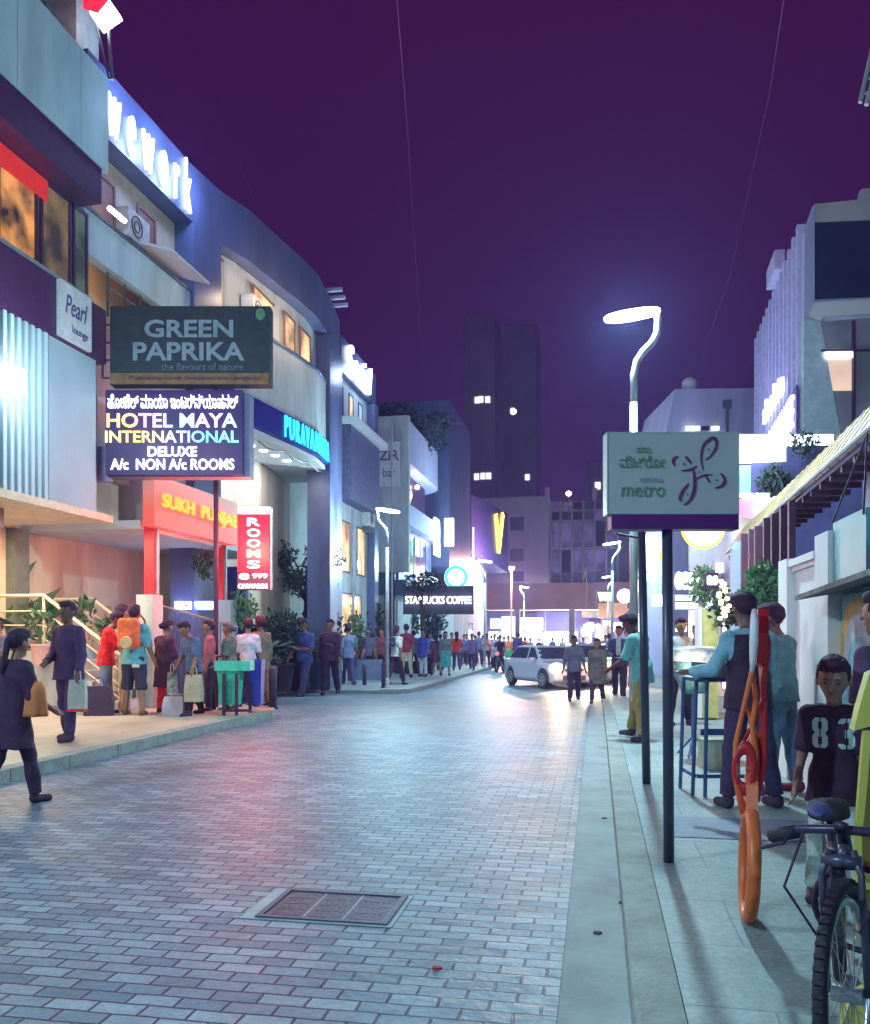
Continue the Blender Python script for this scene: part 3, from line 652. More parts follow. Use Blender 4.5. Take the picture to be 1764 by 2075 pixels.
# lit recess, tube lamp
ya, yb = byu(211), byu(243); m = MB(); m.tube([(bxy(ya)+.1, ya, 8.95), (bxy(yb)+.1, yb, 8.95)], .045, 8); m.build('tube_light', glow('warm_tube', (1, .86, .80), 7), B, world=True)
m = MB()
ya, yb = byu(213), byu(338)
for zz in (7.35, 7.58, 7.82): m.tube([(bxy(ya)+.05, ya, zz), (bxy(yb)+.05, yb, zz)], .015, 6)
for yy in np.linspace(ya, yb, 5): m.tube([(bxy(yy)+.05, yy, 7.05), (bxy(yy)+.05, yy, 7.84)], .02, 6)
m.build('balcony_railing', M['steel'], B, world=True)
ya, yb = byu(285), byu(368); m = MB(); x = bxy(ya); m.add([(x-.3, ya, 9.0), (x-.3, yb, 9.0), (x+.65, yb, 8.72), (x+.65, ya, 8.72), (x-.3, ya, 8.95), (x-.3, yb, 8.95), (x+.65, yb, 8.67), (x+.65, ya, 8.67)], [(0, 1, 2, 3), (7, 6, 5, 4), (0, 3, 7, 4), (1, 5, 6, 2), (3, 2, 6, 7), (0, 4, 5, 1)]); m.build('awning', M['white'], B, world=True)
for u in (532, 566, 590, 505, 612, 634): yy = byu(u); m = MB(); m.lathe((bxy(yy)-.75, yy, 6.205), [(0, 0), (.11, 0), (.11, .013), (0, .013)], 14); m.build('downlight', Lw, B, world=True)
for u in (500, 560, 625): yy = byu(u); area((bxy(yy)-.8, yy, 6.17), 30, (.95, .93, 1), .5, .5, name='soffit_light')
for yy in (byu(230), byu(300)): point((bxy(yy)-.8, yy, 8.3), 13, (1, .62, .34), .15, 'balcony_glow')
for u, P in ((490, 22), (530, 16), (565, 22), (610, 16)): yy = byu(u); point((bxy(yy)+.55, yy, 9.35), P, (1, .74, .46), .15, 'balcony_glow')  # added fill lights out from the curved front, warming the upper wall
# shop fronts under the soffit
ya, yb = byu(552), byu(622); win(B, -10.1, ya, 3.9, yb, 6.1, lit('upper_shop', (1.0, .72, .66), .75, .5, .6), M['galv'], mull=2)
win(B, -10.1, ya, .2, yb, 3.7, lit('cafe_light', (1.0, .80, .46), 1.25, 2.5, .3), M['cream'], mull=3, name='shopfront')
win(B, -10.1, byu(622), .2, y1, 6.1, lit('blue_shop', (.22, .35, 1.0), .5, .8, .2), M['blue'], mull=2, name='shopfront')
for k in range(3): m = MB(); m.tube([(-9.9, ya+.3+.5*k, 3.45-.2*k), (-9.9, ya+1.1+.5*k, 3.45-.2*k)], .05, 8); m.build('tube_light', glow('cafe_tube', (1, .92, .75), 7), B, world=True)
m = MB(); m.box(-16, YE+.2, 4.3, -10.25, y1, 10.1); m.build('body', M['beige'], B, world=True)
for i, yy in enumerate((y1-.3, y1-.9, y1-1.5)): m = MB(); m.box(bxy(yy)-1.2, yy, 11.75+.0*i, bxy(yy)+.35, yy+.12, 11.85); m.box(bxy(yy)-.5, yy+.02, 11.4, bxy(yy)-.4, yy+.10, 11.75); m.build('roof_louvre', M['lilac'], B, world=True)
# giant letters
def sign(name, label, loc, rz=0, cat='sign', group=None): return root(name, label, cat, loc, rz, group)
def curved_letters(txt, ua, ub, z0, z1, off, m, label, o=.0, shear=0, depth=.05, sps=1.35):
    ya, yb = byu(ua), byu(ub); ym = (ya+yb)/2; s = sign('letter_sign', label, (bxy(ym), ym, z0)); mb = MB()
    letters(mb, txt, (0, 0, 0), (1, 0, 0), (0, 0, 1), (0, -1, 0), w=yb-ya, h=z1-z0, off=o, space=sps, depth=depth, shear=shear, warp=lambda x, y, z: Vector((bxy(ym+x)+off+z, ym+x, (z0+z1)/2+y)))
    mb.build('lettering', m, s, world=True); return s
curved_letters('wework', 208, 378, 10.28, 11.36, .075, glow('white_roof_sign', (.85, .93, 1.0), 3.5), 'huge glowing white lowercase letters on the blue roof band', .0, sps=1.9)
curved_letters('PURAVANKARA', 570, 659, 6.42, 6.99, .085, glow('cyan_sign', (.04, .55, 1.0), 1.5), 'bright cyan capital letters on the deep blue band of the curved building', -.018)
for u, c in ((225, 60), (300, 80), (365, 70)): yy = byu(u); point((bxy(yy)+.6, yy, 10.8), c, (.35, .52, 1), .25, 'sign_glow')
# ================================================================== narrow bay with script sign
ya, yb = W(692, 700, -8.45)[0], W(762, 700, -8.45)[0]
N = root('narrow_building', 'narrow building with tall slit windows beyond the curved office block', 'building', (-8.45, ya, 0))
facade(MB(), -8.45, ya, 10.3, yb, 11.5, .5).build('roof_band', M['blue'], N, world=True)
facade(MB(), -8.65, ya, -.4, yb, 10.29, 6).build('wall', M['plaster'], N, world=True)
for yy in (yb-.55,): facade(MB(), -8.35, yy, -.4, yb, 10.28, .28).build('pilaster', M['blue'], N, world=True)
facade(MB(), -7.95, ya+.1, 8.55, yb-.1, 8.8, .72).build('ledge', M['white'], N, world=True)
m = MB(); m.box(-8.62, ya+.15, 6.0, -8.15, yb-.6, 8.5); m.build('bay_box', mat('dark_bay', (.10, .10, .22), .5, var=.3), N, world=True)
for i in range(3): a = ya+.3+i*1.25; win(N, -8.65, a, 8.95, a+.55, 10.0, (dimw, warm, cool)[i], M['blue'])
for i in range(2): a = ya+.6+i*2.0; win(N, -8.65, a, 3.6, a+1.1, 5.4, warm, M['brown'])
win(N, -8.65, ya+.6, .4, ya+3.2, 2.9, warm, M['blue'], name='shopfront')
s = sign('letter_sign', 'glowing white script sign on the narrow blue roof band', (-8.4, (ya+yb)/2, 10.4)); m = MB()
letters(m, 'Social', (-8.44, (ya+yb)/2-.2, 10.95), (0, 1, 0), (0, 0, 1), (1, 0, 0), w=3.2, h=1.05, off=.0, shear=.25, depth=.1); m.build('lettering', glow('white_sign', (.85, .93, 1.0), 5), s, world=True)
point((-7.5, (ya+yb)/2, 10.8), 90, (.5, .68, 1), .25, 'sign_glow')
# ================================================================== white building with a rounded corner
ya, yb = W(815, 850, -8.5)[0], W(888, 900, -8.5)[0]
Wb = root('white_building', 'white building with a rounded corner and a lit green tree room on its upper floor', 'building', (-8.5, ya, 0))
def rnd(x, y0, y1, r=2.6): return [(x-9, y0), (x, y0), (x, y1-r)]+[(x-r+r*math.cos(R(t)), y1-r+r*math.sin(R(t))) for t in range(12, 91, 13)]+[(x-9, y1)]
x = -8.3
ybr = yb+1.2
for z0, z1, mt, nm, dx in ((9.2, 11.1, M['lilac'], 'roof_band', 0), (7.35, 9.19, M['dark'], 'lounge_recess', -.7), (6.4, 7.34, M['lilac'], 'balcony_band', 0), (3.9, 6.39, M['blue'], 'glazed_floor', -.35), (3.2, 3.89, M['blue'], 'shop_band', .0), (-.4, 3.19, M['plaster'], 'ground_floor', -.4)):
    MB().prism(rnd(x+dx, ya, ybr), z0, z1).build(nm, mt, Wb, world=True)
MB().box(x-9, ya-.35, 4.2, x+.18, ya-.01, 11.08).build('end_wall', M['plaster'], Wb, world=True)
MB().box(x-.9, ya-.36, -.4, x-.45, ya-.01, 4.19).build('corner_pier', M['dark'], Wb, world=True)
yc = (ya+ybr)/2
for i, yy in enumerate((ya+.8, ya+2.0, ya+4.8)): m = MB(); m.lathe((x-.5, yy, 8.9-.05*i), [(0, -.12), (.10, -.08), (.13, 0), (.10, .08), (0, .12)], 10); m.build('globe_lamp', glow('warm_bulb', (1, .72, .42), 8), Wb, world=True)
m = MB()
for dy, dz in ((0, 0), (.35, 0), (-.35, 0), (0, .33), (0, -.33)): m.lathe((x-.62, ya+3.4+dy, 8.25+dz), [(0, -.04), (.2, -.03), (.2, .03), (0, .04)], 12, 'X')
m.build('flower_light', glow('yellow_bulb', (1, .95, .55), 6), Wb, world=True)
point((x-.2, ya+3.2, 8.4), 14, (1, .8, .45), .2, 'lounge_lamp')
win(Wb, x-.35, ya+.6, 4.2, ya+3.2, 6.2, lit('green_light', (.25, 1.0, .70), .8, 2.2, .05), M['blue'], mull=2)
win(Wb, x-.35, ya+3.4, 4.2, ya+6.2, 6.2, lit('blue_room', (.18, .25, .9), .35, 1.4), M['blue'], mull=2)
m = MB(); m.box(x+.01, ya+4.0, 3.0, x+.35, ya+6.2, 4.3); s = sign('lit_panel_sign', 'blank glowing white panel above the cafe name on the white building', (x, ya+5, 3)); m.build('light_panel', Lsoft, s, world=True)
s = sign('letter_sign', 'pair of very bright white vertical signs on the rounded corner of the white building', (x, yb, 6)); m = MB()
letters(m, 'BLR', (0, 0, 0), (0, 1, 0), (0, 0, 1), (1, 0, 0), w=1.5, h=1.9, off=.05, depth=.1, warp=lambda a, b, c: Vector((x+.1+c, yb-2.2+a, 6.5+b)))
m.build('lettering', glow('white_sign', (.85, .93, 1.0), 5), s, world=True); m = MB()
m.cbox((x+.45, yb-.2, 7.0), (.5, .12, 1.5)); m.build('light_panel', glow('white_sign', (.85, .93, 1.0), 5), s, world=True)
point((x+.9, yb-.8, 6.8), 70, (.55, .75, 1), .25, 'sign_glow')
s = sign('wall_sign', 'grey board with faint dark letters on the end wall of the white building', (-8.3, ya-.4, 7), YAW)
p0, p1 = D(757, 985, 35.5), D(811, 895, 35.5); TR[s.name] = (Vector(((p0.x+p1.x)/2, (p0.y+p1.y)/2, (p0.z+p1.z)/2)), R(YAW)); s.location = TR[s.name][0]; hw = 27/F*35.5; hh = 45/F*35.5
MB().box(-hw, 0, -hh, hw, .12, hh).build('panel', mat('grey_board', (.40, .40, .46), .6), s)
m = MB(); letters(m, 'ZiR', (.1, -.002, .35), (1, 0, 0), (0, 0, 1), (0, -1, 0), w=hw*1.5, h=.42, off=.02, depth=.01); m.build('lettering', mat('dark_letters', (.10, .03, .10), .6), s); m = MB(); letters(m, 'bar', (.1, -.002, -.35), (1, 0, 0), (0, 0, 1), (0, -1, 0), w=hw*.9, h=.35, depth=.01); m.build('lettering', mat('dark_letters', (.10, .03, .10), .6), s)
# ================================================================== tall blue block with the round cafe sign
ya, yb = ybr+.2, W(956, 900, -8.2)[0]
T = root('blue_building', 'tall plain blue building carrying the round green and white cafe sign', 'building', (-8.2, ya, 0))
MB().prism(rnd(-8.1, ya, yb, 1.4), 4.9, 14.6).build('wall', M['blue'], T, world=True)
MB().prism(rnd(-8.0, ya-.1, yb, .5), 3.15, 4.88).build('name_band', mat('black_fascia', (.03, .02, .05), .5), T, world=True)
MB().prism(rnd(-8.1, ya, yb+6, .5), -.5, 3.14).build('ground_floor', M['plaster'], T, world=True)
win(T, -8.1, yb-2.2, -.2, yb-.2, 2.3, M['glass'], M['galv'], name='door')
MB().box(-8.08, yb-.30, 5.2, -8.0, yb-.2, 8.6).build('light_strip', Lsoft, T, world=True)
p = D(925, 1170, 47); s = sign('round_sign', 'round glowing white cafe sign with a green ring on the blue building', p, YAW); rr_ = 24/F*47
m = MB(); m.lathe((0, 0, 0), [(0, -.1), (rr_, -.1), (rr_, .1), (0, .1)], 40, 'Y'); m.build('light_disc', glow('white_disc', (.9, .97, 1), 1.6), s)
m = MB()
m.ring((0, -.13, 0), rr_*.84, .085, (0, 1, 0), 44, 8); m.build('green_ring', glow('green_ring', (.0, .65, .35), 1.1), s)
m = MB(); m.lathe((0, 0, 0), [(0, -.128), (rr_*.62, -.128), (rr_*.62, -.102), (0, -.102)], 32, 'Y'); m.build('light_centre', glow('pale_disc', (.75, .98, .90), 1.6), s)
point((p.x+.3, p.y-.9, p.z), 35, (.6, .85, 1), .3, 'sign_glow')
p = D(889, 1216, 38); s = sign('letter_sign', 'white lit capital letters on the black cafe name board', p, YAW); m = MB(); letters(m, 'STARBUCKS COFFEE', (0, 0, 0), (1, 0, 0), (0, 0, 1), (0, -1, 0), w=134/F*38, h=15/F*38, off=.0, depth=.06); m.build('lettering', glow('white_text', (.9, .95, 1), 6), s)
MB().box(-1.55, .1, -.62, 1.55, .22, .62).build('backing', mat('black_fascia', (.03, .02, .05), .5), s)
# ================================================================== dark angled block with the yellow V
V = root('angled_building', 'dark faceted building with a glowing yellow emblem and sloping underside', 'building', (-7.5, 62, 0))
P0, P1 = D(955, 1000, 62), D(1030, 1050, 74); zt, zb = 11.5, 6.6
m = MB(); a, b = P0, P1; m.add([(a.x, a.y, zb+.9), (b.x, b.y, zb+.2), (b.x, b.y, zt+.3), (a.x, a.y, zt), (a.x-8, a.y, zb+.9), (b.x-8, b.y+3, zb+.2), (b.x-8, b.y+3, zt+.3), (a.x-8, a.y, zt)], [(0, 1, 2, 3), (4, 7, 6, 5), (0, 3, 7, 4), (1, 5, 6, 2), (3, 2, 6, 7), (0, 4, 5, 1)]); m.build('upper_wall', mat('dark_blue_clad', (.06, .05, .20), .4, var=.3), V, world=True)
m = MB(); m.box(P0.x-8, P0.y+.5, -.5, P0.x-.3, P1.y-1, 7.2); m.build('lower_wall', M['plaster'], V, world=True)
d = (P1-P0).normalized(); s = sign('emblem_sign', 'glowing yellow and orange V-shaped emblem on the dark faceted building', P0+(P1-P0)*.74); m = MB()
o_ = P0+(P1-P0)*.70; o_ = Vector((o_.x+.12, o_.y, 9.7)); dd = Vector((d.x, d.y, 0)).normalized(); nn = Vector((dd.y, -dd.x, 0))
m.slab([(-1.4, 1.3), (-.8, 1.5), (-.05, -.5), (1.3, 1.9), (1.75, 1.7), (.2, -1.6), (-.35, -1.6)], o_, dd, (0, 0, 1), nn, .1); m.build('emblem', ramp_glow('orange_yellow', [(0, (1, .75, .05)), (1, (1, .25, .05))], -1, 2, 5, 'Z'), s, world=True)
# ================================================================== end of the street
E = root('end_building', 'pink blank-walled block closing the end of the street', 'building', (-4, 100, 0))
a, b = D(1005, 1010, 100), D(1114, 1180, 100)
MB().box(a.x-3, a.y, -.6, b.x, a.y+8, a.z+.1).build('wall', M['pink'], E, world=True)
for v0, v1 in ((1048, 1075), (1112, 1138), (1158, 1178)): p0, p1 = D(1034, v1, 99.5), D(1062, v0, 99.5); m = MB(); m.box(p0.x, a.y-.1, p0.z, p1.x, a.y-.02, p1.z); m.build('window', mat('shaded_window', (.14, .12, .24), .3), E, world=True)
p = D(1109, 1000, 99); MB().box(p.x-.25, a.y+.5, a.z, p.x+.25, a.y+1, a.z+1.2).build('roof_pipe', M['pink'], E, world=True)
E2 = root('glazed_building', 'dark gridded office block at the end of the street behind the road sign', 'building', (3, 104, 0))
a, b = D(1116, 1017, 104), D(1262, 1190, 104)
MB().box(a.x, a.y, -.6, b.x+2, a.y+8, a.z).build('wall', mat('dim_wall', (.20, .17, .32), .5, var=.3), E2, world=True)
rows = [(1020, 1036), (1038, 1054), (1060, 1108), (1116, 1160)]; cols = [1118, 1137, 1160, 1183, 1206, 1229, 1252]
for v0, v1 in rows:
    for c0, c1 in zip(cols, cols[1:]):
        p0, p1 = D(c0+2, v1, 104), D(c1-3, v0, 104); m = MB(); m.box(p0.x, a.y-.05, p0.z, p1.x, a.y-.01, p1.z)
        m.build('window', random.choice([M['glass'], dimw, dimw, mat('curtain', (.12, .08, .22), .4)]), E2, world=True)
m = MB()
for c in cols: p = D(c, 1000, 104); m.box(p.x-.1, a.y-.32, 7, p.x+.1, a.y-.06, a.z)
for v in (1036, 1057, 1112): p = D(1100, v, 104); m.box(a.x, a.y-.26, p.z-.1, b.x, a.y-.062, p.z+.1)
m.build('mullion_grid', mat('mullion', (.45, .45, .55), .5), E2, world=True)
p = D(1206, 1000, 103); MB().box(p.x-.3, a.y+.5, a.z, p.x+.3, a.y+1, a.z+1.6).build('roof_pipe', M['pink'], E2, world=True)
# elevated deck across the end
K = root('elevated_walkway', 'long pale pink elevated walkway crossing the end of the street', 'walkway', (0, 92, 0))
a, b = D(960, 1183, 92), D(1300, 1236, 92)
MB().box(a.x, a.y, b.z, b.x+4, a.y+5, a.z).build('deck_side', mat('pink_concrete', (.72, .48, .44), .8, var=.12, scale=.4), K, world=True)
for u in (1048, 1160): p = D(u, 1236, 92); MB().box(p.x-.3, a.y+.6, -.5, p.x+.3, a.y+1.4, b.z-.01).build('pier', M['plaster'], K, world=True)
# row of lit shops below it
S_ = root('shop_row', 'row of brightly lit shops beneath the elevated walkway', 'shops', (0, 98, 0))
a, b = D(985, 1240, 98), D(1310, 1330, 98)
MB().box(a.x, a.y, -.6, b.x, a.y+1, a.z).build('wall', mat('shop_wall', (.14, .14, .34), .6, var=.3, scale=.3), S_, world=True)
for u0, u1, v0, v1, mt in ((1030, 1102, 1252, 1278, Lsoft), (1008, 1100, 1281, 1312, glow('shop_white', (1, .96, .92), 1.6)), (1104, 1172, 1281, 1308, glow('shop_cool', (.85, .96, 1), 1.5)), (1178, 1200, 1270, 1308, warm2), (1208, 1240, 1268, 1308, lit('pink_shop', (1, .6, .45), 1.6, .8)), (1050, 1090, 1242, 1250, dimw), (1180, 1215, 1236, 1252, lit('amber', (1, .55, .3), 1, .7))):
    p0, p1 = D(u0, v1, 97.7), D(u1, v0, 97.7); m = MB(); m.box(p0.x, a.y-.3, p0.z, p1.x, a.y-.02, p1.z); m.build('shopfront', mt, S_, world=True)
def flat_sign(name, label, u0, u1, v0, v1, Z, m, txt=None, tm=None, t=.15, tw=.86, th=.6, group=None, off=.015, post=None):
    p = D((u0+u1)/2, (v0+v1)/2, Z); s = sign(name, label, p, YAW, group=group); w_, h_ = (u1-u0)/F*Z, (v1-v0)/F*Z
    MB().box(-w_/2, 0, -h_/2, w_/2, t, h_/2).build('panel', m, s)
    if txt: mb = MB(); letters(mb, txt, (0, -.002, 0), (1, 0, 0), (0, 0, 1), (0, -1, 0), w=w_*tw, h=h_*th, off=off, depth=.03); mb.build('lettering', tm, s)
    return s
flat_sign('shop_sign', 'white lit shop sign with thin dark letters below the pink walkway', 1026, 1104, 1254, 1276, 97, Lsoft, 'MOCHI', mat('dark_letters', (.10, .03, .10), .6), tw=.8, th=.5, off=0)
flat_sign('shop_sign', 'blue shop sign with bright white lettering below the pink walkway', 1108, 1174, 1256, 1276, 96.8, mat('sign_blue', (.05, .06, .4), .4), 'Samsonite', glow('white_text', (.9, .95, 1), 6), th=.55, off=.03)
flat_sign('shop_sign', 'glowing white cloud-shaped letters right of the blue shop sign', 1182, 1218, 1260, 1276, 95, M['dark'], 'abc', glow('white_text', (.9, .95, 1), 6), tw=.95, th=.85, off=.05)
flat_sign('shop_sign', 'pale blue lit poster on the left side at the foot of the end buildings', 994, 1016, 1253, 1274, 70, lit('blue_poster', (.5, .75, 1), 1.6, .6, .6))
flat_sign('shop_sign', 'large blown-out white lit panel at the left end of the far shops', 1017, 1044, 1250, 1292, 70, glow('white_panel_light', (.92, .97, 1), 2))
flat_sign('shop_sign', 'small round-cornered cream light box under the pale blue poster', 992, 1010, 1280, 1300, 68, glow('cream_panel', (1, .95, .8), 6))
# far dark towers
for nm, lb, u0, u1, vt, Z, lits in (('tower_block', 'very dark high tower with a few lit windows in the distance', 940, 1005, 640, 170, [(968, 812), (976, 811), (990, 812), (967, 967), (980, 966), (992, 966)]), ('tower_block', 'second faint dark tower right of the tallest one', 1010, 1088, 660, 185, [(1040, 834), (1070, 969)]), ('tower_block', 'low faint block with balconies behind the glazed office block', 1188, 1235, 938, 150, [(1212, 985)])):
    a, b = D(u0, vt, Z), D(u1, vt, Z); r_ = root(nm, lb, 'tower', (a.x, a.y, -.6)); MB().box(a.x, a.y, -.6, b.x, a.y+14, a.z).build('wall', mat('night_tower', (.78, .78, .72), .8, var=.12, scale=.15), r_, world=True)
    for u, v in lits: p = D(u, v, Z); m = MB(); m.box(p.x-.45, a.y-.1, p.z-.6, p.x+.45, a.y-.01, p.z+.6); m.build('window', glow('far_window', (.75, .85, 1), 1.5), r_, world=True)
# ================================================================== left pavement: wall, stairs, gateway
XW = -10.2
cw = root('compound_wall', 'stained cream wall behind the crowd under the restaurant canopy', 'wall', (XW, 13, 0))
yb = W(312, 1200, XW)[0]; MB().box(XW-.3, 5, -.1, XW, yb, 4.15).build('wall_face', M['beige'], cw, world=True)
m = MB(); m.box(XW+.003, 5, 3.5, XW+.06, yb-.02, 3.56); m.box(XW+.003, yb-2.2, 1.1, XW+.25, yb-.9, 2.0); m.build('ledge', M['beige'], cw, world=True)
gq = root('grey_pillar', 'dark shaded pillar at the far left below the canopy', 'pillar', (-9.6, 11.6, .12)); a, b = D(0, 1300, 15.3), D(34, 1300, 15.3); MB().box(a.x-1, a.y, .12, b.x, a.y+.4, 3.27).build('shaft', mat('grey_green', (.14, .16, .14), .7), gq, world=True)
st = root('entrance_stairs', 'short entrance stairs with cream metal handrails at the left edge', 'stairs', (-8.6, 14, .12))
ZS = 14.6; m = MB(); ys0, ys1 = 13.15, 14.7
for i in range(6): m.box(-10.15, ys0, .12 if i == 0 else .12+.165*i, -7.75-.24*i, ys1, .12+.165*(i+1)-.004*0)
m.build('steps', M['plaster'], st, world=True)
for yy, nm in ((ys0+.05, 'near'), (ys1-.05, 'far')):
    m = MB(); m.tube([(-7.75, yy, 1.05), (-9.15, yy, 2.05), (-10.1, yy, 2.05)], .032, 8)
    for o in (.26, .5, .72): m.tube([(-7.75, yy, 1.05-o), (-9.15, yy, 2.05-o), (-10.1, yy, 2.05-o)], .014, 6)
    for xx, zt in ((-7.75, 1.05), (-8.45, 1.55), (-9.15, 2.05)): m.tube([(xx, yy, .12), (xx, yy, zt)], .024, 8)
    m.build('handrail', M['cream'], st, world=True)
def leafy(mb, c, rad, n, size, seed, up=.2, shape=None):
    r = random.Random(seed); c = Vector(c)
    for _ in range(n):
        while True:
            p = Vector([r.uniform(-1, 1) for _ in range(3)])
            if p.length <= 1 and (shape is None or shape(p)): break
        if p.length > .2: p = p*(.55+.45*r.random())/max(p.length, .5)*p.length**.3
        q = c+Vector((p.x*rad[0], p.y*rad[1], p.z*rad[2]))
        d = Vector((r.gauss(0, 1), r.gauss(0, 1), r.gauss(up, 1))).normalized(); s_ = d.cross(Vector((r.gauss(0, 1), r.gauss(0, 1), r.gauss(0, 1)))).normalized()
        L = size*r.uniform(.6, 1.5); w_ = L*.28; nn = d.cross(s_)*L*.12
        mb.add([q, q+d*L*.5+s_*w_+nn, q+d*L, q+d*L*.5-s_*w_+nn], [(0, 1, 2), (0, 2, 3)])
def fronds(mb, c, n, L, seed, droop=.6, w_=.05, up=.8, seg=6):
    r = random.Random(seed); c = Vector(c)
    for i in range(n):
        a = 2*math.pi*(i+r.random()*.6)/n; e = up*r.uniform(.5, 1.2); l = L*r.uniform(.7, 1.15); P = []
        for k in range(seg+1):
            t = k/seg; P.append(c+Vector((math.cos(a)*l*t, math.sin(a)*l*t, l*(e*t-droop*1.3*t*t))))
        sd = Vector((-math.sin(a), math.cos(a), 0))
        for k in range(seg):
            w0, w1 = w_*math.sin(math.pi*(.12+.88*k/seg)), w_*math.sin(math.pi*min(1, .12+.88*(k+1)/seg))
            mb.add([P[k]-sd*w0, P[k]+sd*w0, P[k+1]+sd*w1, P[k+1]-sd*w1, P[k]-Vector((0, 0, w0*.4)), P[k+1]-Vector((0, 0, w1*.4))], [(0, 4, 5, 3), (4, 1, 2, 5)])
def clumps(mb, c, rad, n, size, seed, k=9, cl=.32):
    r = random.Random(seed)
    for i in range(k):
        th = r.uniform(0, 6.28); ph = r.uniform(-.9, 1); q = (c[0]+rad[0]*.72*math.cos(th)*math.sqrt(max(0, 1-ph*ph)), c[1]+rad[1]*.72*math.sin(th)*math.sqrt(max(0, 1-ph*ph)), c[2]+rad[2]*.72*ph)
        s_ = cl*r.uniform(.7, 1.3); leafy(mb, q, (rad[0]*s_, rad[1]*s_, rad[2]*s_), n//k, size, seed*31+i)
def tree(label, u, vb, Z, crown_v, rad, h, seed, m=None, n=2600, leaf=.14, group=None, zb=None):
    p = D(u, vb, Z); p.z = gz(p.y)+.1 if zb is None else zb; t = root('tree', label, 'tree', p, group=group)
    cz = D(u, crown_v, Z).z-p.z; r = random.Random(seed); mb = MB()
    mb.tube([(0, 0, 0), (.04, 0, cz*.3), (-.03, .03, cz*.6), (.02, 0, cz)], [h*1.3, h, h*.85, h*.4], 8)
    for i in range(7):
        a = i*.9; z0 = cz*(.5+.06*i); e = (rad[0]*.7*math.cos(a), rad[1]*.7*math.sin(a), cz+rad[2]*r.uniform(-.3, .6)); mb.tube([(0, 0, z0), (e[0]*.5, e[1]*.5, (z0+e[2])/2+.1), e], [h*.45, h*.3, h*.12], 5)
    mb.build('trunk', M['bark'], t); mb = MB(); clumps(mb, (0, 0, cz), rad, n, leaf, seed, 14, .42); mb.build('crown', m or M['leafd'], t); return t
def potted(name, label, u, v, Z, size, seed, m=None, pot=True, n=260, kind='leaf', base=.12, potm=None, leaf=.12, zb=None, group=None):
    p = D(u, v, Z); p.z = (gz(p.y)+base) if zb is None else zb; s = root(name, label, 'plant', p, group=group); h = 0
    if pot: h = .45*size; mb = MB(); mb.lathe((0, 0, 0), [(.15*size, 0), (.21*size, h*.9), (.24*size, h*.9), (.24*size, h), (.19*size, h), (.17*size, h*.85)], 14); mb.build('pot', potm or M['terracotta'], s)
    mb = MB()
    if kind == 'frond': fronds(mb, (0, 0, h), 15, .75*size, seed, .55, .05*size, 1.1)
    else: leafy(mb, (0, 0, h+.42*size), (.38*size, .38*size, .45*size), n, leaf*size, seed, 1.0)
    mb.tube([(0, 0, h*.8), (0, 0, h+.4*size)], .02*size, 5); mb.build('foliage', m or M['leaf'], s); return s
potted('potted_plant', 'broad-leaved plant beside the handrail of the entrance stairs', 172, 1250, 15.6, .55, 5, zb=1.3, n=40, leaf=.34, m=M['leaf'])
potted('potted_plant', 'plant in a pink square planter beside the entrance stairs', 82, 1330, 14.4, .75, 6, zb=.9, n=60, potm=mat('pink_planter', (.8, .45, .42), .7), leaf=.2)
potted('potted_plant', 'tall blade-leaved plant against the cream wall', 48, 1250, 15.6, 1.0, 8, pot=False, n=14, zb=1.3, leaf=.6)
potted('potted_plant', 'dark leafy plant at the foot of the far handrail', 222, 1270, 15.7, .55, 9, zb=1.0, n=36, leaf=.34)
# gateway of the hotel lane
GW = root('gateway', 'open gateway with red pillars leading to the blue lit lane', 'gateway', tuple(D(370, 1400, 17))[:2]+(0,))
for u0, u1, v, Z in ((276, 313, 1205, 15.2), (436, 470, 1216, 18.4)):
    a, b = D(u0, v, Z), D(u1, v, Z); MB().box(a.x, a.y, -.1, b.x, a.y+.36, a.z).build('pier', M['plaster'], GW, world=True)
for u0, u1, v0, v1, Z in ((289, 311, 1064, 1204, 15.3), (432, 452, 1104, 1217, 18.5)):
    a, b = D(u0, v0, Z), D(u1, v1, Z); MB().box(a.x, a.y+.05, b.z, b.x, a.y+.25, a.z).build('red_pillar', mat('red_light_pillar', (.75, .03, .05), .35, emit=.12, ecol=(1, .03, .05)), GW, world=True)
    MB().box(b.x+.003, a.y+.1, b.z, b.x+.05, a.y+.14, a.z).build('corner_trim', M['galv'], GW, world=True)
a, b = D(313, 1065, 15.0), D(480, 1132, 18.3); c = D(313, 960, 15.0)
dr = Vector((b.x-a.x, b.y-a.y, 0)).normalized(); nn = Vector((dr.y, -dr.x, 0)); Lg = Vector((b.x-a.x, b.y-a.y, 0)).length
gs = sign('gate_sign', 'slanted white gateway board with glowing orange red lettering', a); h_ = c.z-a.z
MB().slab([(0, 0), (Lg, 0), (Lg, h_), (0, h_)], a, dr, (0, 0, 1), nn, .22).build('panel', ramp_glow('backlit_board', [(0, (1, .10, .09)), (.45, (.85, .16, .10)), (1, (.58, .42, .40))], -.2, h_+.05, .62, 'Z'), gs, world=True)
m = MB(); letters(m, 'SUKH  PUNJAB', a+dr*Lg*.53+Vector((0, 0, h_*.50))+nn*.004, dr, (0, 0, 1), nn, w=Lg*.92, h=h_*.36, off=.004, depth=.05); m.build('lettering', ramp_glow('fire_letters', [(0, (1, .16, .015)), (1, (1, .42, .04))], 0, Lg*.6, 3.4), gs, world=True)
mid = a+dr*Lg*.5+nn*.5; point((mid.x+.8, mid.y-.6, a.z-.3), 130, (1, .24, .12), .25, 'sign_glow')
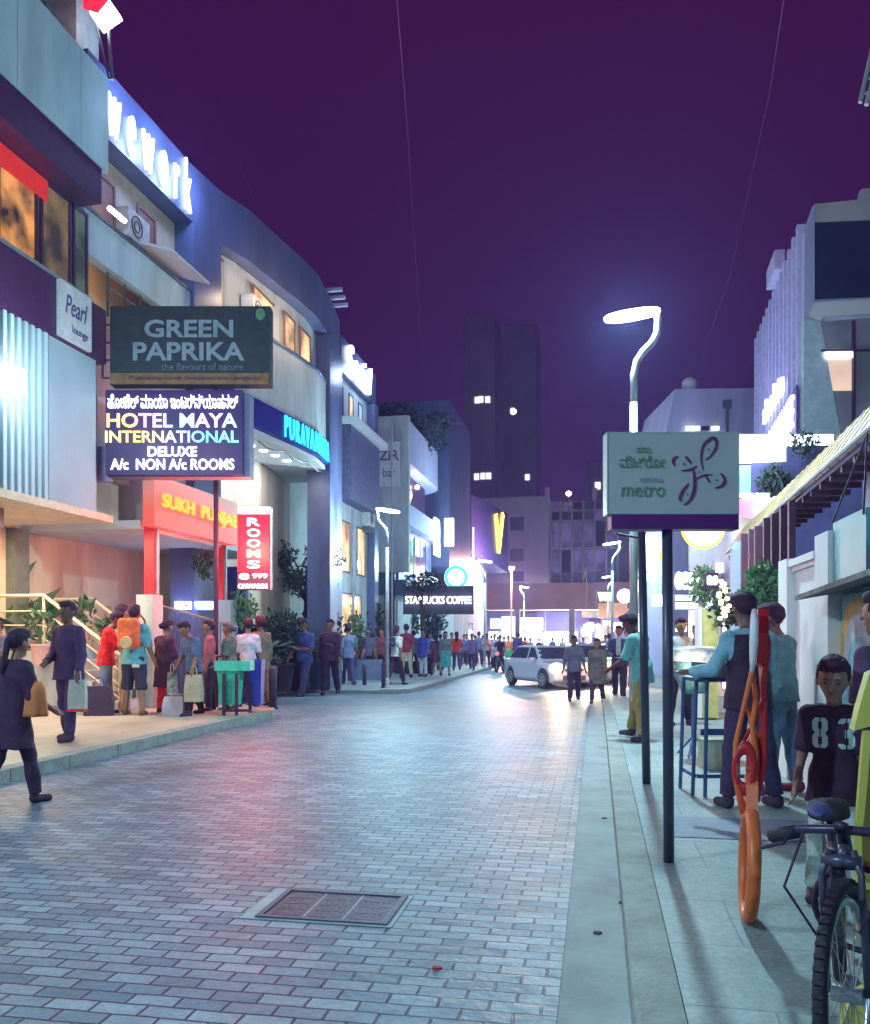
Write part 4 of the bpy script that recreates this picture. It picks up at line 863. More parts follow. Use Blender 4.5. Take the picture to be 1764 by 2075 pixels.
# inside the lane: ceiling, lit rooms, bars, light strip
ln = root('lane_porch', 'blue lit porch inside the gateway with a bright ceiling', 'porch', (-8.6, 19, 0))
p0, p1 = D(318, 1140, 19.5), D(450, 1075, 19.5); MB().box(p0.x-1, p0.y-4, 3.25, p1.x+.4, p0.y+2, 3.4).build('ceiling', M['white'], ln, world=True)
p0, p1 = D(316, 1150, 21), D(445, 1090, 21); win(ln, 0, 0, 0, 0, 0, cool) if False else MB().box(p0.x, p0.y, p0.z, p1.x, p0.y+.2, p1.z).build('lit_window', lit('lane_room', (.45, .75, 1.0), 1.1, .9, .35), ln, world=True)
p0, p1 = D(310, 1450, 21.3), D(470, 1151, 21.3); MB().box(p0.x-.3, p0.y, -.2, p1.x+.5, p0.y+.2, p1.z).build('back_wall', mat('night_blue_wall', (.04, .04, .26), .6), ln, world=True)
q = D(394, 1227, 18.6); s = sign('light_strip', 'bright white light strip sign glowing low inside the gateway', q, YAW); m = MB(); letters(m, 'RECEPTION', (0, 0, 0), (1, 0, 0), (0, 0, 1), (0, -1, 0), w=.80, h=.17, off=.06, depth=.06); m.build('lettering', glow('white_sign', (.85, .93, 1.0), 5), s)
m = MB(); m.box(-.42, .03, -.1, .42, .07, .1); m.build('backing', mat('strip_backing', (.15, .2, .5), .5), s)
point((q.x, q.y-.5, q.z), 16, (.35, .5, 1), .2, 'sign_glow'); point((D(385, 1110, 19.2)), 30, (.6, .78, 1), .2, 'porch_lamp')
gt = root('metal_gate', 'tall dark blue barred gate standing open inside the gateway', 'gate', tuple(D(330, 1440, 16))[:2]+(.12,), 62); m = MB()
for i in range(14): m.tube([(i*.13, 0, 0), (i*.13, 0, 1.75-.028*i)], .014, 6)
m.build('bars', mat('blue_bars', (.12, .14, .32), .4), gt); m = MB(); m.tube([(-.02, 0, 1.8), (1.72, 0, 1.42)], .025, 6); m.build('rail', M['galv'], gt); m = MB(); m.tube([(-.02, 0, .15), (1.72, 0, .15)], .02, 6); m.build('rail', M['galv'], gt)
potted('climbing_plant', 'leafy creeper hanging beside the far red pillar', 415, 1120, 17.8, .75, 21, pot=False, zb=2.5, n=160, leaf=.14)
potted('climbing_plant', 'pale green bush spilling over the far gate pier', 490, 1230, 18.8, 1.0, 22, pot=False, zb=1.5, n=320, m=M['leafl'], leaf=.11)
# white porch panel under the hotel sign
m = MB(); a, b = D(240, 1040, 16.5), D(312, 985, 16.5); m.box(a.x, a.y, a.z-.35, b.x-.1, a.y+.3, b.z+.35); setp(m.build('roof_edge', M['plaster']), 'grey flat roof edge behind the foot of the hotel sign', 'roof')
# ---- boards on the hotel post
hp_ = root('sign_post', 'tall thin dark post carrying the hotel and restaurant boards', 'post', tuple(D(438, 1446, 15.3))[:2]+(.12,))
p = D(438, 1446, 15.3); MB().tube([(p.x, p.y, .12), (p.x, p.y, 5.9)], .045, 8).build('pole', M['black'], hp_, world=True)
Zb = 14.6
gp = flat_sign('board_sign', 'unlit dark green restaurant board above the lit hotel sign', 223, 548, 620, 779, Zb, mat('dark_green_board', (.028, .042, .055), .5, var=.3), t=.25)
def txt(s, t, u, v, wpx, hpx, Z, u0, v0, m, off=.01, y=-.004, depth=.012, name='lettering', shear=0):
    mb = MB(); k = Z/F; letters(mb, t, ((u-u0)*k, y, (v0-v)*k), (1, 0, 0), (0, 0, 1), (0, -1, 0), w=wpx*k, h=hpx*k, off=off, depth=depth, shear=shear); return mb.build(name, m, s)
pl = mat('pale_letters', (.24, .32, .38), .5)
c0 = (385.5, 699.5)
txt(gp, 'GREEN', 383, 666, 180, 36, Zb, *c0, pl, .025); txt(gp, 'PAPRIKA', 383, 712, 226, 37, Zb, *c0, pl, .025); txt(gp, 'the flavours of nature', 410, 743, 165, 14, Zb, *c0, mat('dim_letters', (.14, .20, .24), .5), 0)
m = MB(); k = Zb/F; m.box(-162*k, -.02, -79*k, 160*k, -.002, -57*k); m.build('stripe', mat('rust_stripe', (.24, .13, .06), .6, var=.3), gp)
mb = MB(); letters(mb, 'Multicuisine Family Restaurant and Lounge Bar', (.1, -.022, -68*k), (1, 0, 0), (0, 0, 1), (0, -1, 0), w=270*k, h=12*k, depth=.006); mb.build('lettering', mat('dark_letters', (.10, .03, .10), .6), gp)
m = MB(); m.lathe((143*k, -.02, 62*k), [(0, -.01), (.1, -.01), (.1, .01), (0, .01)], 16, 'Y', (.8, 1)); m.build('leaf_emblem', mat('emblem_green', (.12, .25, .16), .5), gp)
br = root('sign_bracket', 'dark steel ladder bracket tying the green board to the wall', 'bracket', D(212, 700, Zb), YAW); m = MB()
for dx in (-.09, .07): m.tube([(dx, .15, -.5), (dx, .15, .42)], .02, 6)
for dz in (-.5, -.2, .1, .4): m.tube([(-.09, .15, dz), (.12, .15, dz)], .018, 6)
m.build('frame', M['steel'], br)
hs_ = flat_sign('board_sign', 'lit black hotel board with rainbow coloured lettering', 214, 492, 790, 962, Zb, mat('black_board', (.05, .02, .13), .4), t=.1)
c0 = (353, 876)
m = MB(); m.box(-140*k, .1, -88*k, 151*k, .42, 82*k); m.build('cabinet', mat('grey_cabinet', (.20, .20, .34), .5), hs_)
wt = glow('led_white', (.86, .90, 1.0), 2.6)
txt(hs_, 'ಹೋಟೆಲ್ ಮಾಯಾ ಇಂಟರ್ನ್ಯಾಷನಲ್', 351, 814, 264, 30, Zb, *c0, wt, .0, depth=.02)
rb = [(0, (1, .45, .25)), (.16, (1, .75, .25)), (.28, (1, .35, .55)), (.45, (.45, .65, 1)), (.58, (.35, .75, 1)), (.75, (1, .75, 1)), (.9, (.6, .7, 1)), (1, (.35, .9, 1))]
txt(hs_, 'HOTEL MAYA', 349, 852, 264, 29, Zb, *c0, ramp_glow('rainbow_letters', rb, -1.1, 1.1, 1.8), .014, depth=.02)
rb2 = [(0, (.85, 1, .35)), (.18, (1, .55, .15)), (.38, (1, .6, .35)), (.5, (.85, .8, .9)), (.65, (.2, .5, 1)), (.78, (.1, .75, .95)), (1, (.25, .95, .9))]
txt(hs_, 'INTERNATIONAL', 349, 885, 270, 24, Zb, *c0, ramp_glow('rainbow_letters_two', rb2, -1.1, 1.1, 1.6), .012, depth=.02)
txt(hs_, 'DELUXE', 350, 915, 99, 20, Zb, *c0, wt, .012, depth=.02); txt(hs_, 'A/c  NON A/c ROOMS', 350, 941, 250, 22, Zb, *c0, wt, .012, depth=.02)
pt = D(350, 860, Zb-1.3); point(pt, 14, (.80, .55, .90), .3, 'sign_glow')
wbx = root('satellite_cover', 'pale lilac rounded panel sticking out left of the hotel board', 'panel', D(212, 940, 14.9), YAW); MB().box(-.14, 0, -.3, .1, .12, .3).build('shell', mat('lilac_panel', (.55, .45, .75), .5), wbx)
# ROOMS sign
Zr = 16.2; rs = flat_sign('rooms_sign', 'vertical red lit ROOMS sign beside the hotel gateway', 481, 548, 1026, 1195, Zr, M['dark'], t=.22); k = Zr/F; c0 = (514.5, 1110.5)
MB().box(-32*k, -.02, -49*k, 32*k, -.002, 66*k).build('red_face', ramp_glow('red_face', [(0, (.75, .0, .04)), (1, (1, .02, .06))], -1, 1, 1.0, 'Z'), rs)
for t_, v in (('R', 1058), ('O', 1080), ('O', 1101), ('M', 1122), ('S', 1144)): txt(rs, t_, 515, v, 26, 16, Zr, *c0, wt, .015, y=-.022, depth=.02)
MB().box(-32*k, -.03, 69*k, 32*k, -.002, 83*k).build('light_bar', Lsoft, rs)
txt(rs, '@ 999', 514, 1168, 58, 13, Zr, *c0, glow('led_green_white', (.75, 1, .8), 2), .02, y=-.004, depth=.02); txt(rs, 'ONWARDS', 513, 1188, 60, 10, Zr, *c0, glow('led_warm_white', (1, .98, .8), 2), .02, y=-.004, depth=.02)
p = D(512, 1110, Zr-1.3); point(p, 110, (1, .10, .12), .2, 'sign_glow')
# ================================================================== street lamps
def make_lamp(loc, mirror, label, Z, sc_=1.0, warm_=False, P=420):
    s = root('street_lamp', label, 'street lamp', loc, YAW, 'gooseneck street lamps along the kerbs'); q = 1 if not mirror else -1
    MB().tube([(0, 0, -.05), (0, 0, 2.2), (0, 0, 4.25)], [.062, .055, .05], 12).build('pole', M['galv'], s, smooth=True)
    m = MB(); m.lathe((0, 0, 0), [(.11, -.05), (.11, .04), (.07, .10), (.064, .3)], 12); m.build('base', M['galv'], s, smooth=True)
    m = MB(); m.tube([(0, 0, 4.2), (0, 0, 4.6), (q*.04, 0, 4.78), (q*.12, 0, 4.9), (q*.24, 0, 5.02), (q*.30, 0, 5.14), (q*.31, 0, 5.3), (q*.30, 0, 5.39)], .045, 10); m.build('gooseneck', M['galv'], s, smooth=True)
    m = MB(); pts = [(-q*.02+.33*math.cos(t)*1, .13*math.sin(t), 5.37+.05*math.cos(t)*q) for t in np.linspace(0, 2*math.pi, 25)]; m.tube(pts, .034, 8, caps=False); m.build('light_ring', glow('led_ring', (.94, 1.0, .98), 14), s, smooth=True)
    point(s.location+Vector((-q*.1, 0, 5.25)) if False else (TR[s.name][0]+rot2((-q*.08, 0, 5.27), R(YAW))), P, (.52, .90, 1.0), .12, 'lamp_light')
    return s
LP = [(G(1285, 1490, .1)[0], 0, 'tall street lamp behind the metro sign with bright ring head', 1350), (G(785, 1394, .12)[0], 1, 'street lamp on the left island in front of the white building', 950),
      (Vector((.62, 36, gz(36)+.1)), 0, 'street lamp on the right pavement beyond the tall one', 750), (Vector((-5.55, 43.5, gz(40)+.12)), 1, 'street lamp by the round cafe sign on the left island', 1300),
      (Vector((-5.5, 67, gz(40)+.12)), 1, 'small distant street lamp third along the left kerb', 1300), (Vector((-5.5, 95, gz(40))), 1, 'farthest small street lamp in front of the walkway', 9000),
      (Vector((.7, 56, gz(40)+.1)), 0, 'distant street lamp on the right near the yellow sign', 1100), (Vector((-5.75, .2, .12)), 1, 'street lamp on the left pavement beside the viewer', 1150), (Vector((.5, -9, .1)), 0, 'street lamp on the right pavement behind the viewer', 850)]
for l, mi, lb, P in LP: make_lamp(l, mi, lb, 0, P=P)
p, Z = G(1037, 1330); p = D(1037, 1300, 64); s = root('street_lamp', 'orange glowing lamp on a thin pole near the end of the street', 'street lamp', (p.x, p.y, gz(60)), YAW); MB().tube([(0, 0, 0), (0, 0, 6.6)], .06, 8).build('pole', mat('orange_lit_pole', (.5, .3, .25), .6), s)
m = MB(); m.cbox((0, -.2, 6.7), (.34, .6, .16)); m.build('lamp_head', glow('sodium', (1, .62, .35), 14), s); point((p.x, p.y-.5, 6.2), 5200, (1, .52, .48), .15)
p = D(1153, 1000, 100); s = root('rooftop_lamp', 'warm round lamp glowing above the dark glazed block', 'lamp', p); m = MB(); m.lathe((0, 0, 0), [(0, -.3), (.25, -.2), (.33, 0), (.25, .2), (0, .3)], 12); m.build('globe', glow('sodium_bulb', (1, .75, .4), 9), s); MB().tube([(0, .5, -3), (0, .2, -.2)], .08, 6).build('stem', M['steel'], s)
p = D(1041, 834, 160); s = root('rooftop_lamp', 'tiny blue-white lamp shining in the dark sky right of the tower', 'lamp', p); m = MB(); m.lathe((0, 0, 0), [(0, -.6), (.5, -.3), (.6, 0), (.5, .3), (0, .6)], 10); m.build('globe', glow('blue_bulb', (.7, .85, 1), 6), s)
# ================================================================== right side: boundary wall, mural, roof
XR = 1.72
yA, yB, yC, yD_ = W(1612, 1200, XR)[0], W(1665, 1200, XR)[0], W(1693, 1200, XR)[0], 2.2
bw = root('boundary_wall', 'pale pink boundary wall with moulded coping between two piers', 'wall', (XR, yB, .1))
MB().box(XR, yB, .05, XR+.22, yA, 1.93).build('wall_face', M['stucco'], bw, world=True)
m = MB(); m.box(XR-.03, yB, 1.932, XR+.25, yA, 1.97); m.box(XR-.06, yB, 1.972, XR+.28, yA, 2.03); m.build('coping', M['stucco'], bw, world=True)
MB().box(XR-.07, yA, .05, XR+.33, yA+.36, 2.05).build('pier', M['stucco'], bw, world=True); MB().box(XR-.05, yC, .05, XR+.3, yB-.005, 2.14).build('pier', M['stucco'], bw, world=True)
mw = root('mural_wall', 'aqua painted wall with an orange and white arch mural', 'wall', (XR+.05, 4.5, .1)); xm = XR+.04
MB().box(xm, yD_, .05, xm+.25, yC-.01, 1.66).build('wall_face', mat('aqua_paint', (.30, .52, .54), .75, var=.15, scale=2), mw, world=True)
def archpoly(u0, u1, vt, vb, n=18):
    ya, yb = W(u0, 1300, xm)[0], W(u1, 1300, xm)[0]; zt = W((u0+u1)/2, vt, xm)[1]; zb = W((u0+u1)/2, vb, xm)[1]; yc, r = (ya+yb)/2, abs(ya-yb)/2
    return [(yc+r*math.cos(t), zb+(zt-zb)*math.sin(t)**.62) for t in np.linspace(0, math.pi, n)]
for pts, mt, d_ in ((archpoly(1700, 1790, 1206, 1420), mat('mural_orange', (.75, .46, .18), .7), .003), (archpoly(1710, 1779, 1243, 1420), mat('mural_white', (.62, .60, .68), .7), .006), (archpoly(1718, 1772, 1290, 1420), mat('mural_blue', (.28, .50, .58), .7), .009)):
    MB().slab(pts, (xm-d_, 0, 0), (0, 1, 0), (0, 0, 1), (-1, 0, 0), .002).build('mural_band', mt, mw, world=True)
tcab = root('meter_cabinet', 'teal sheet metal cabinet mounted above the mural wall', 'cabinet', (XR, 6.4, 1.72)); ya, yb = W(1756, 1130, XR-.02)[0], W(1689, 1130, XR-.02)[0]
MB().box(XR-.02, ya, 1.72, XR+.35, yb, 2.19).build('box', M['teal'], tcab, world=True); m = MB(); m.tube([(XR-.03, yb-.02, 2.19), (XR+.1, (ya+yb)/2, 2.75), (XR-.03, ya+.02, 2.15)], .008, 5); m.build('wire', M['black'], tcab, world=True)
m = MB(); m.add([(XR-.28, 3, 1.80), (XR-.28, yb+.02, 1.66), (XR+.05, yb+.02, 1.72), (XR+.05, 3, 1.88), (XR-.28, 3, 1.765), (XR-.28, yb+.02, 1.625), (XR+.05, yb+.02, 1.685), (XR+.05, 3, 1.845)], [(0, 1, 2, 3), (7, 6, 5, 4), (0, 4, 5, 1), (1, 5, 6, 2), (2, 6, 7, 3), (3, 7, 4, 0)])
setp(m.build('ledge_roof', mat('mossy_sheet', (.22, .20, .20), .9, var=.4, bump=.6)), 'narrow dark sheet ledge sloping over the mural wall', 'ledge')
# hut behind the wall with the long sheet roof
E1, E2_ = Vector((2.02, 4.2, 3.03)), Vector((2.50, 17.9, 3.0)); ed = (E2_-E1).normalized(); en = Vector((ed.y, -ed.x, 0)).normalized()
hut = root('shed', 'lilac-walled shed with a long ribbed roof running along the right pavement', 'shed', (2.9, 9, .1))
def off(p, o, dz=0): return p+en*o+Vector((0, 0, dz))
m = MB(); W0 = .34
for i in range(40):
    a = E1+(E2_-E1)*(i/40); b = E1+(E2_-E1)*((i+.8)/40); m.add([off(a, 0), off(b, 0), off(b, W0, .50), off(a, W0, .50), off(a, .03, -.03), off(b, .03, -.03), off(b, W0, .46), off(a, W0, .46)], [(0, 1, 2, 3), (7, 6, 5, 4), (0, 4, 5, 1), (2, 6, 7, 3), (1, 5, 6, 2), (0, 3, 7, 4)])
    c = E1+(E2_-E1)*((i+1)/40); m.add([off(b, 0, .012), off(c, 0, .012), off(c, W0, .515), off(b, W0, .515), off(b, .03, -.02), off(c, .03, -.02), off(c, W0, .465), off(b, W0, .465)], [(0, 1, 2, 3), (7, 6, 5, 4), (0, 4, 5, 1), (2, 6, 7, 3), (1, 5, 6, 2), (0, 3, 7, 4)])
m.build('roof', M['tin'], hut, world=True)
m = MB(); m.tube([off(E1, -.01, -.01), off(E2_, -.01, -.01)], .022, 6); m.build('gutter_edge', mat('grey_edge', (.45, .45, .5), .5), hut, world=True)
m = MB(); m.add([off(E1, .035, -.06), off(E2_, .035, -.06), off(E2_, .45, -.02), off(E1, .45, -.02), off(E1, .035, -.09), off(E2_, .035, -.09), off(E2_, .45, -.05), off(E1, .45, -.05)], [(0, 1, 2, 3), (7, 6, 5, 4), (0, 4, 5, 1), (1, 5, 6, 2), (2, 6, 7, 3), (3, 7, 4, 0)])
m.build('soffit', M['wood'], hut, world=True)
for i in range(30): a = E1+(E2_-E1)*((i+.5)/30); m = MB(); m.add([off(a, .04, -.095), off(a+ed*.05, .04, -.095), off(a+ed*.05, .43, -.095), off(a, .43, -.095), off(a, .04, -.15), off(a+ed*.05, .04, -.15), off(a+ed*.05, .43, -.15), off(a, .43, -.15)], [(0, 1, 2, 3), (7, 6, 5, 4), (0, 4, 5, 1), (1, 5, 6, 2), (2, 6, 7, 3), (3, 7, 4, 0)]); m.build('rafter', M['wood'], hut, world=True)
a, b = off(E1, .36), off(E1+(E2_-E1)*.36, .36); MB().prism([(a.x, a.y), (b.x, b.y), (b.x+3, b.y), (a.x+3, a.y)], .1, 2.93).build('wall', M['lilac'], hut, world=True)
for u in (1503, 1519, 1531, 1549, 1565, 1583, 1600):
    x = 2.12+.03*((u-1500)/20 % 2); yy = W(u, 1100, x)[0]; MB().box(x, yy, .1, x+.07+.03*(u % 2), yy+.09, 2.9).build('post', M['wood'], hut, world=True)
pb = root('gate_pier', 'grey rendered gate pier under the far end of the shed roof', 'pier', D(1500, 1200, 14)); a, b = D(1488, 1300, 14), D(1514, 1112, 14); MB().box(a.x, a.y, .1, b.x, a.y+.4, b.z).build('shaft', M['lilac'], pb, world=True)
m = MB(); m.lathe(((a.x+b.x)/2, a.y+.2, b.z), [(.12, 0), (.1, .08), (.05, .13), (0, .14)], 10); m.build('cap', M['lilac'], pb, world=True)
potted('shrub', 'bright leafy shrub growing over the wall behind the two men', 1552, 1205, 9.8, .66, 31, pot=False, zb=1.6, n=420, leaf=.17, m=M['leafl'])
potted('shrub', 'dark feathery shrub left of the man in the vest', 1478, 1262, 13.2, .7, 32, pot=False, zb=1.45, n=420, leaf=.12, m=M['leafd'])
potted('shrub', 'green bush between the lit signs behind the food stall', 1428, 1215, 22.6, 1.3, 33, pot=False, zb=2.1, n=520, leaf=.10, m=M['leafl'])
potted('shrub', 'dark spiky palm tuft in front of the bright billboard', 1568, 985, 17.2, .85, 34, pot=False, zb=4.0, n=420, leaf=.14, m=M['leafd'])
potted('shrub', 'small bare-twigged bush at the right end of the bright billboard', 1632, 905, 16.8, .75, 35, pot=False, zb=4.75, n=200, leaf=.12, m=M['leafd'])
yp = root('planter_wall', 'yellowish lit pier with white edge behind the food stall', 'pier', D(1440, 1290, 13.5)); a, b = D(1424, 1330, 13.5), D(1456, 1234, 13.5); MB().box(a.x, a.y, .1, b.x, a.y+.5, b.z).build('shaft', mat('yellow_render', (.62, .52, .20), .7), yp, world=True); MB().box(a.x-.06, a.y-.03, .1, a.x-.003, a.y+.5, b.z+.03).build('edge', M['white'], yp, world=True)
fs_ = root('fairy_lights', 'column of warm fairy lights hanging beside the dark shrub', 'lights', D(1472, 1174, 12.6)); r = random.Random(3)
for i in range(16): p = D(1466+r.uniform(-9, 12), 1178+i*5, 12.6); m = MB(); m.lathe(p, [(0, -.03), (.032, -.015), (.032, .015), (0, .03)], 8); m.build('bulb', glow('warm_bulb', (1, .72, .35), 9), fs_, world=True)
MB().tube([D(1466, 1170, 12.6), D(1474, 1215, 12.65), D(1468, 1262, 12.6)], .006, 5).build('cable', M['black'], fs_, world=True)
point(D(1470, 1210, 12.0), 22, (1, .6, .25), .1, 'string_light')
# fin building on the right
Rb = root('fin_building', 'tall lilac building with vertical fins and glazed front on the right', 'building', (4.84, 21.2, 0)); cx, cy = 4.84, 21.24
def along(s_): return (cx+.0517*s_, cy+.9987*s_)
e = along(8.6); zt = 10.9
MB().prism([(cx, cy), e, (e[0]+9, e[1]), (cx+8.85, cy+1.65)], .1, zt).build('wall', M['lilac'], Rb, world=True)
for i in range(13):
    a, b = along(.15+i*.66), along(.32+i*.66); MB().prism([(a[0]-.28, a[1]), (b[0]-.28, b[1]), (b[0]-.004, b[1]), (a[0]-.004, a[1])], 4.2, zt+.02).build('fin', mat('lilac_fin', (.56, .52, .80), .6), Rb, world=True)
MB().prism([(cx-.3, cy+2.6), (cx-.05, cy+2.6), (cx+.05, cy+4.0), (cx-.25, cy+4.0)], zt, zt+.5).build('roof_box', mat('lilac_fin', (.56, .52, .80), .6), Rb, world=True)
def fq(name, pts, mt, Zq=19.9, t=.15):
    P = [D(u, v, Zq) for u, v in pts]; n_ = Vector((SN, -CS, 0)); mb = MB(); k = len(P)
    mb.add(P+[p-n_*t for p in P], [tuple(range(k))[::-1], tuple(range(k, 2*k))]+[(i, (i+1) % k, (i+1) % k+k, i+k) for i in range(k)]); return mb.build(name, mt, Rb, world=True)
fq('parapet', [(1652, 448), (1652, 413), (1742, 404), (1748, 382), (1800, 378), (1800, 442)], mat('warm_parapet', (.55, .50, .52), .7, var=.2, scale=1))
fq('upper_glazing', [(1652, 606), (1652, 450), (1800, 444), (1800, 600)], M['glass'], 19.97, .1)
fq('floor_slab', [(1640, 640), (1652, 612), (1800, 604), (1800, 634), (1672, 640), (1664, 650)], M['white'], 19.85)
fq('corner_column', [(1630, 645), (1664, 652), (1706, 890), (1630, 890)], mat('pale_blue_column', (.45, .58, .66), .6), 19.85)
fq('corner_column', [(1632, 470), (1652, 414), (1652, 612), (1640, 640), (1630, 645)], M['lilac'], 19.86)
fq('lower_glazing', [(1666, 652), (1800, 640), (1800, 900), (1706, 900)], lit('office_glass', (.30, .38, .55), .28, .6, .3), 19.97, .1)
fq('tube_light', [(1676, 724), (1676, 712), (1729, 712), (1729, 724)], glow('office_tube', (1, .95, .95), 6), 19.8, .06)
fq('lit_room', [(1676, 775), (1676, 726), (1733, 726), (1733, 790), (1690, 790)], lit('office_warm', (1, .72, .55), .8, .5, .5), 19.9, .06)
fq('mullion', [(1731, 900), (1731, 648), (1735, 648), (1735, 900)], M['black'], 19.8, .1); fq('mullion', [(1666, 712), (1666, 708), (1800, 706), (1800, 710)], M['black'], 19.82, .05)
cs = sign('letter_sign', 'glowing white two-line sign along the fins of the right building', along(4)+(6,)); zz = lambda v, s_: 0
mb = MB(); uy_ = (0, 0, 1); d2 = Vector((-.0517, -.9987, 0)); nn2 = Vector((-.9987, .0517, 0))
c = along(4.2); o1 = Vector((c[0]-.33, c[1], 6.55)); letters(mb, 'BARBEQUE COOK HOUSE', o1, d2, uy_, nn2, w=8.0, h=.9, off=.0, depth=.08); mb.build('lettering', glow('white_sign_soft', (.88, .92, 1.0), 1.8), cs, world=True); mb = MB(); c = along(3.4); letters(mb, 'absolute', Vector((c[0]-.33, c[1], 7.75)), d2, uy_, nn2, w=3.6, h=.6, off=.02, depth=.08)
mb.build('lettering', glow('white_sign_soft', (.88, .92, 1.0), 1.8), cs, world=True)
mb = MB(); a, b = along(-.02), along(8.5); mb.prism([(a[0]-.325, a[1]), (b[0]-.325, b[1]), (b[0]-.285, b[1]), (a[0]-.285, a[1])], 5.95, 7.15); mb.build('backing', mat('violet_backing', (.10, .06, .34), .5), cs, world=True)
point((along(4)[0]-2.4, along(4)[1], 7), 150, (.50, .62, 1), .4, 'sign_glow')
pb2 = root('plain_building', 'plain lilac building with a water tank on its roof behind the metro sign', 'building', tuple(D(1450, 1300, 34))[:2]+(-.3,)); P = [D(1357, 1290, 34), D(1352, 870, 34), D(1369, 788, 34), D(1560, 786, 34), D(1560, 1290, 34)]
n_ = Vector((SN, -CS, 0)); P[0].z = P[4].z = -.4; mb = MB(); mb.add(P+[p-n_*5 for p in P], [(4, 3, 2, 1, 0), (5, 6, 7, 8, 9)]+[(i, (i+1) % 5, (i+1) % 5+5, i+5) for i in range(5)]); mb.build('wall', M['lilac'], pb2, world=True)
p = D(1398, 779, 34.5); m = MB(); m.lathe(p, [(.2, -.25), (.3, -.1), (.3, .1), (.18, .24), (0, .28)], 14); m.build('water_tank', M['white'], pb2, world=True)
for u in (1398, 1411, 1430, 1450): p = D(u, 868, 33.8); m = MB(); m.cbox(p, (.3, .1, .16)); m.build('window', glow('small_window', (.9, .95, .8), 1.6) if u != 1430 else M['glass'], pb2, world=True)
p = D(1474, 845, 33.5); m = MB(); m.tube([(p.x, p.y, 9.2), (p.x, p.y, 10.2)], .06, 6); m.cbox((p.x, p.y, 10.3), (.3, .2, .3)); m.build('roof_pipe', M['steel'], pb2, world=True)
# cluster of lit signs on the right row
rw = root('shop_block', 'dark violet shop block receding along the right side of the street', 'shops', (3.6, 26, -.3)); MB().prism([(3.1, 18.6), (3.3, 33), (9, 33), (9, 18.6)], -.4, 5.2).build('wall', mat('violet_shop', (.10, .09, .26), .6, var=.4, scale=.8), rw, world=True)
MB().prism([(2.6, 39.5), (3.0, 84), (12, 84), (12, 39.5)], -.5, 7.6).build('far_wall', mat('far_violet_shop', (.16, .16, .34), .6, var=.4, scale=.5), rw, world=True)
flat_sign('billboard', 'large blown-out white billboard right of the metro sign', 1490, 1690, 880, 935, 17.6, glow('billboard_white', (.85, 1, .98), 3.2), t=.2)
flat_sign('billboard', 'pale aqua lower board hanging under the bright billboard', 1490, 1600, 943, 1000, 17.8, mat('aqua_board', (.34, .55, .60), .5, emit=.12, ecol=(.4, .8, .9)), t=.2)
point(D(1530, 925, 16.6), 60, (.7, .95, 1), .3, 'sign_glow')
s = sign('oval_sign', 'lilac and pink glowing oval sign beside the shed roof', D(1533, 1027, 17.2), YAW); m = MB(); m.lathe((0, 0, 0), [(0, -.05), (.42, -.05), (.42, .08), (0, .08)], 28, 'Y', (1, .55)); m.build('light_face', ramp_glow('pink_face', [(0, (.9, .25, .55)), (1, (.75, .55, 1))], -.3, .3, 1.5), s)
m = MB(); m.cbox((.1, -.07, -.02), (.35, .03, .13), ry=-.5); m.build('lettering', wt, s)
for u, lb in ((1513, 'left bright cool light bar under the aqua board'), (1546, 'right bright cool light bar under the aqua board'), (1583, 'curled white light next to the shed roof edge')):
    s = sign('light_bar', lb, D(u, 1003 if u < 1560 else 1010, 17), YAW); MB().box(-.13, 0, -.035, .13, .06, .035).build('tube', Lc, s)
s = sign('round_sign', 'white disc sign with yellow rim hanging just below the metro board', D(1425, 1068, 21), YAW); rr_ = 41/F*21
m = MB(); m.lathe((0, 0, 0), [(0, -.06), (rr_, -.06), (rr_, .06), (0, .06)], 36, 'Y'); m.build('light_face', glow('disc_white', (1, 1, .92), 5), s); m = MB(); m.ring((0, -.02, 0), rr_, .05, (0, 1, 0), 40, 8); m.build('yellow_rim', glow('yellow_rim', (1, .85, .05), 3), s)
point(D(1425, 1085, 20.2), 40, (1, .95, .6), .3, 'sign_glow')
FS = flat_sign
FS('light_box', 'tall narrow white light box left of the metro post', 1311, 1331, 1083, 1156, 26, glow('box_white', (.95, 1, 1), 6)); FS('light_box', 'thin mint light strip between the two sign posts', 1291, 1298, 1098, 1152, 25, glow('mint_strip', (.45, 1, .85), 2))
FS('light_box', 'white light box with faint lines left of the second post', 1284, 1301, 1147, 1199, 30, glow('box_cool', (.8, .95, 1), 3), 'NEW', mat('dark_letters', (.10, .03, .10), .6), th=.15)
FS('light_box', 'pale blue light box low behind the second post', 1285, 1298, 1243, 1285, 30, glow('box_blue', (.55, .75, 1), 1.6)); FS('light_box', 'small mint lit square beside the tall white box', 1312, 1322, 1160, 1178, 27, glow('mint_square', (.4, 1, .8), 2))
s = sign('lantern', 'small round yellow lantern hanging between the posts', D(1343, 1127, 24), YAW); m = MB(); m.lathe((0, 0, 0), [(0, -.14), (.07, -.12), (.1, 0), (.07, .12), (0, .14)], 12); m.build('shade', glow('yellow_lantern', (1, .82, .05), 2.2), s); MB().tube([(0, 0, .13), (0, 0, .6)], .01, 5).build('cord', M['black'], s)
FS('cloud_sign', 'big blown-out white bubble letters right of the metro post', 1368, 1408, 1158, 1196, 23, mat('sign_backing', (.12, .12, .3), .6), 'oco', glow('bubble_white', (.95, .98, 1), 8), tw=.98, th=.95, off=.09)
FS('cloud_sign', 'small curled white neon letters beside the bubble letters', 1409, 1429, 1166, 1190, 23, M['dark'], 'n', wt, tw=.9, th=.7, off=.02); FS('cloud_sign', 'white neon letters in two rounded lines above the yellow pier', 1432, 1456, 1160, 1192, 22, M['dark'], 'as', wt, tw=.9, th=.6, off=.04)
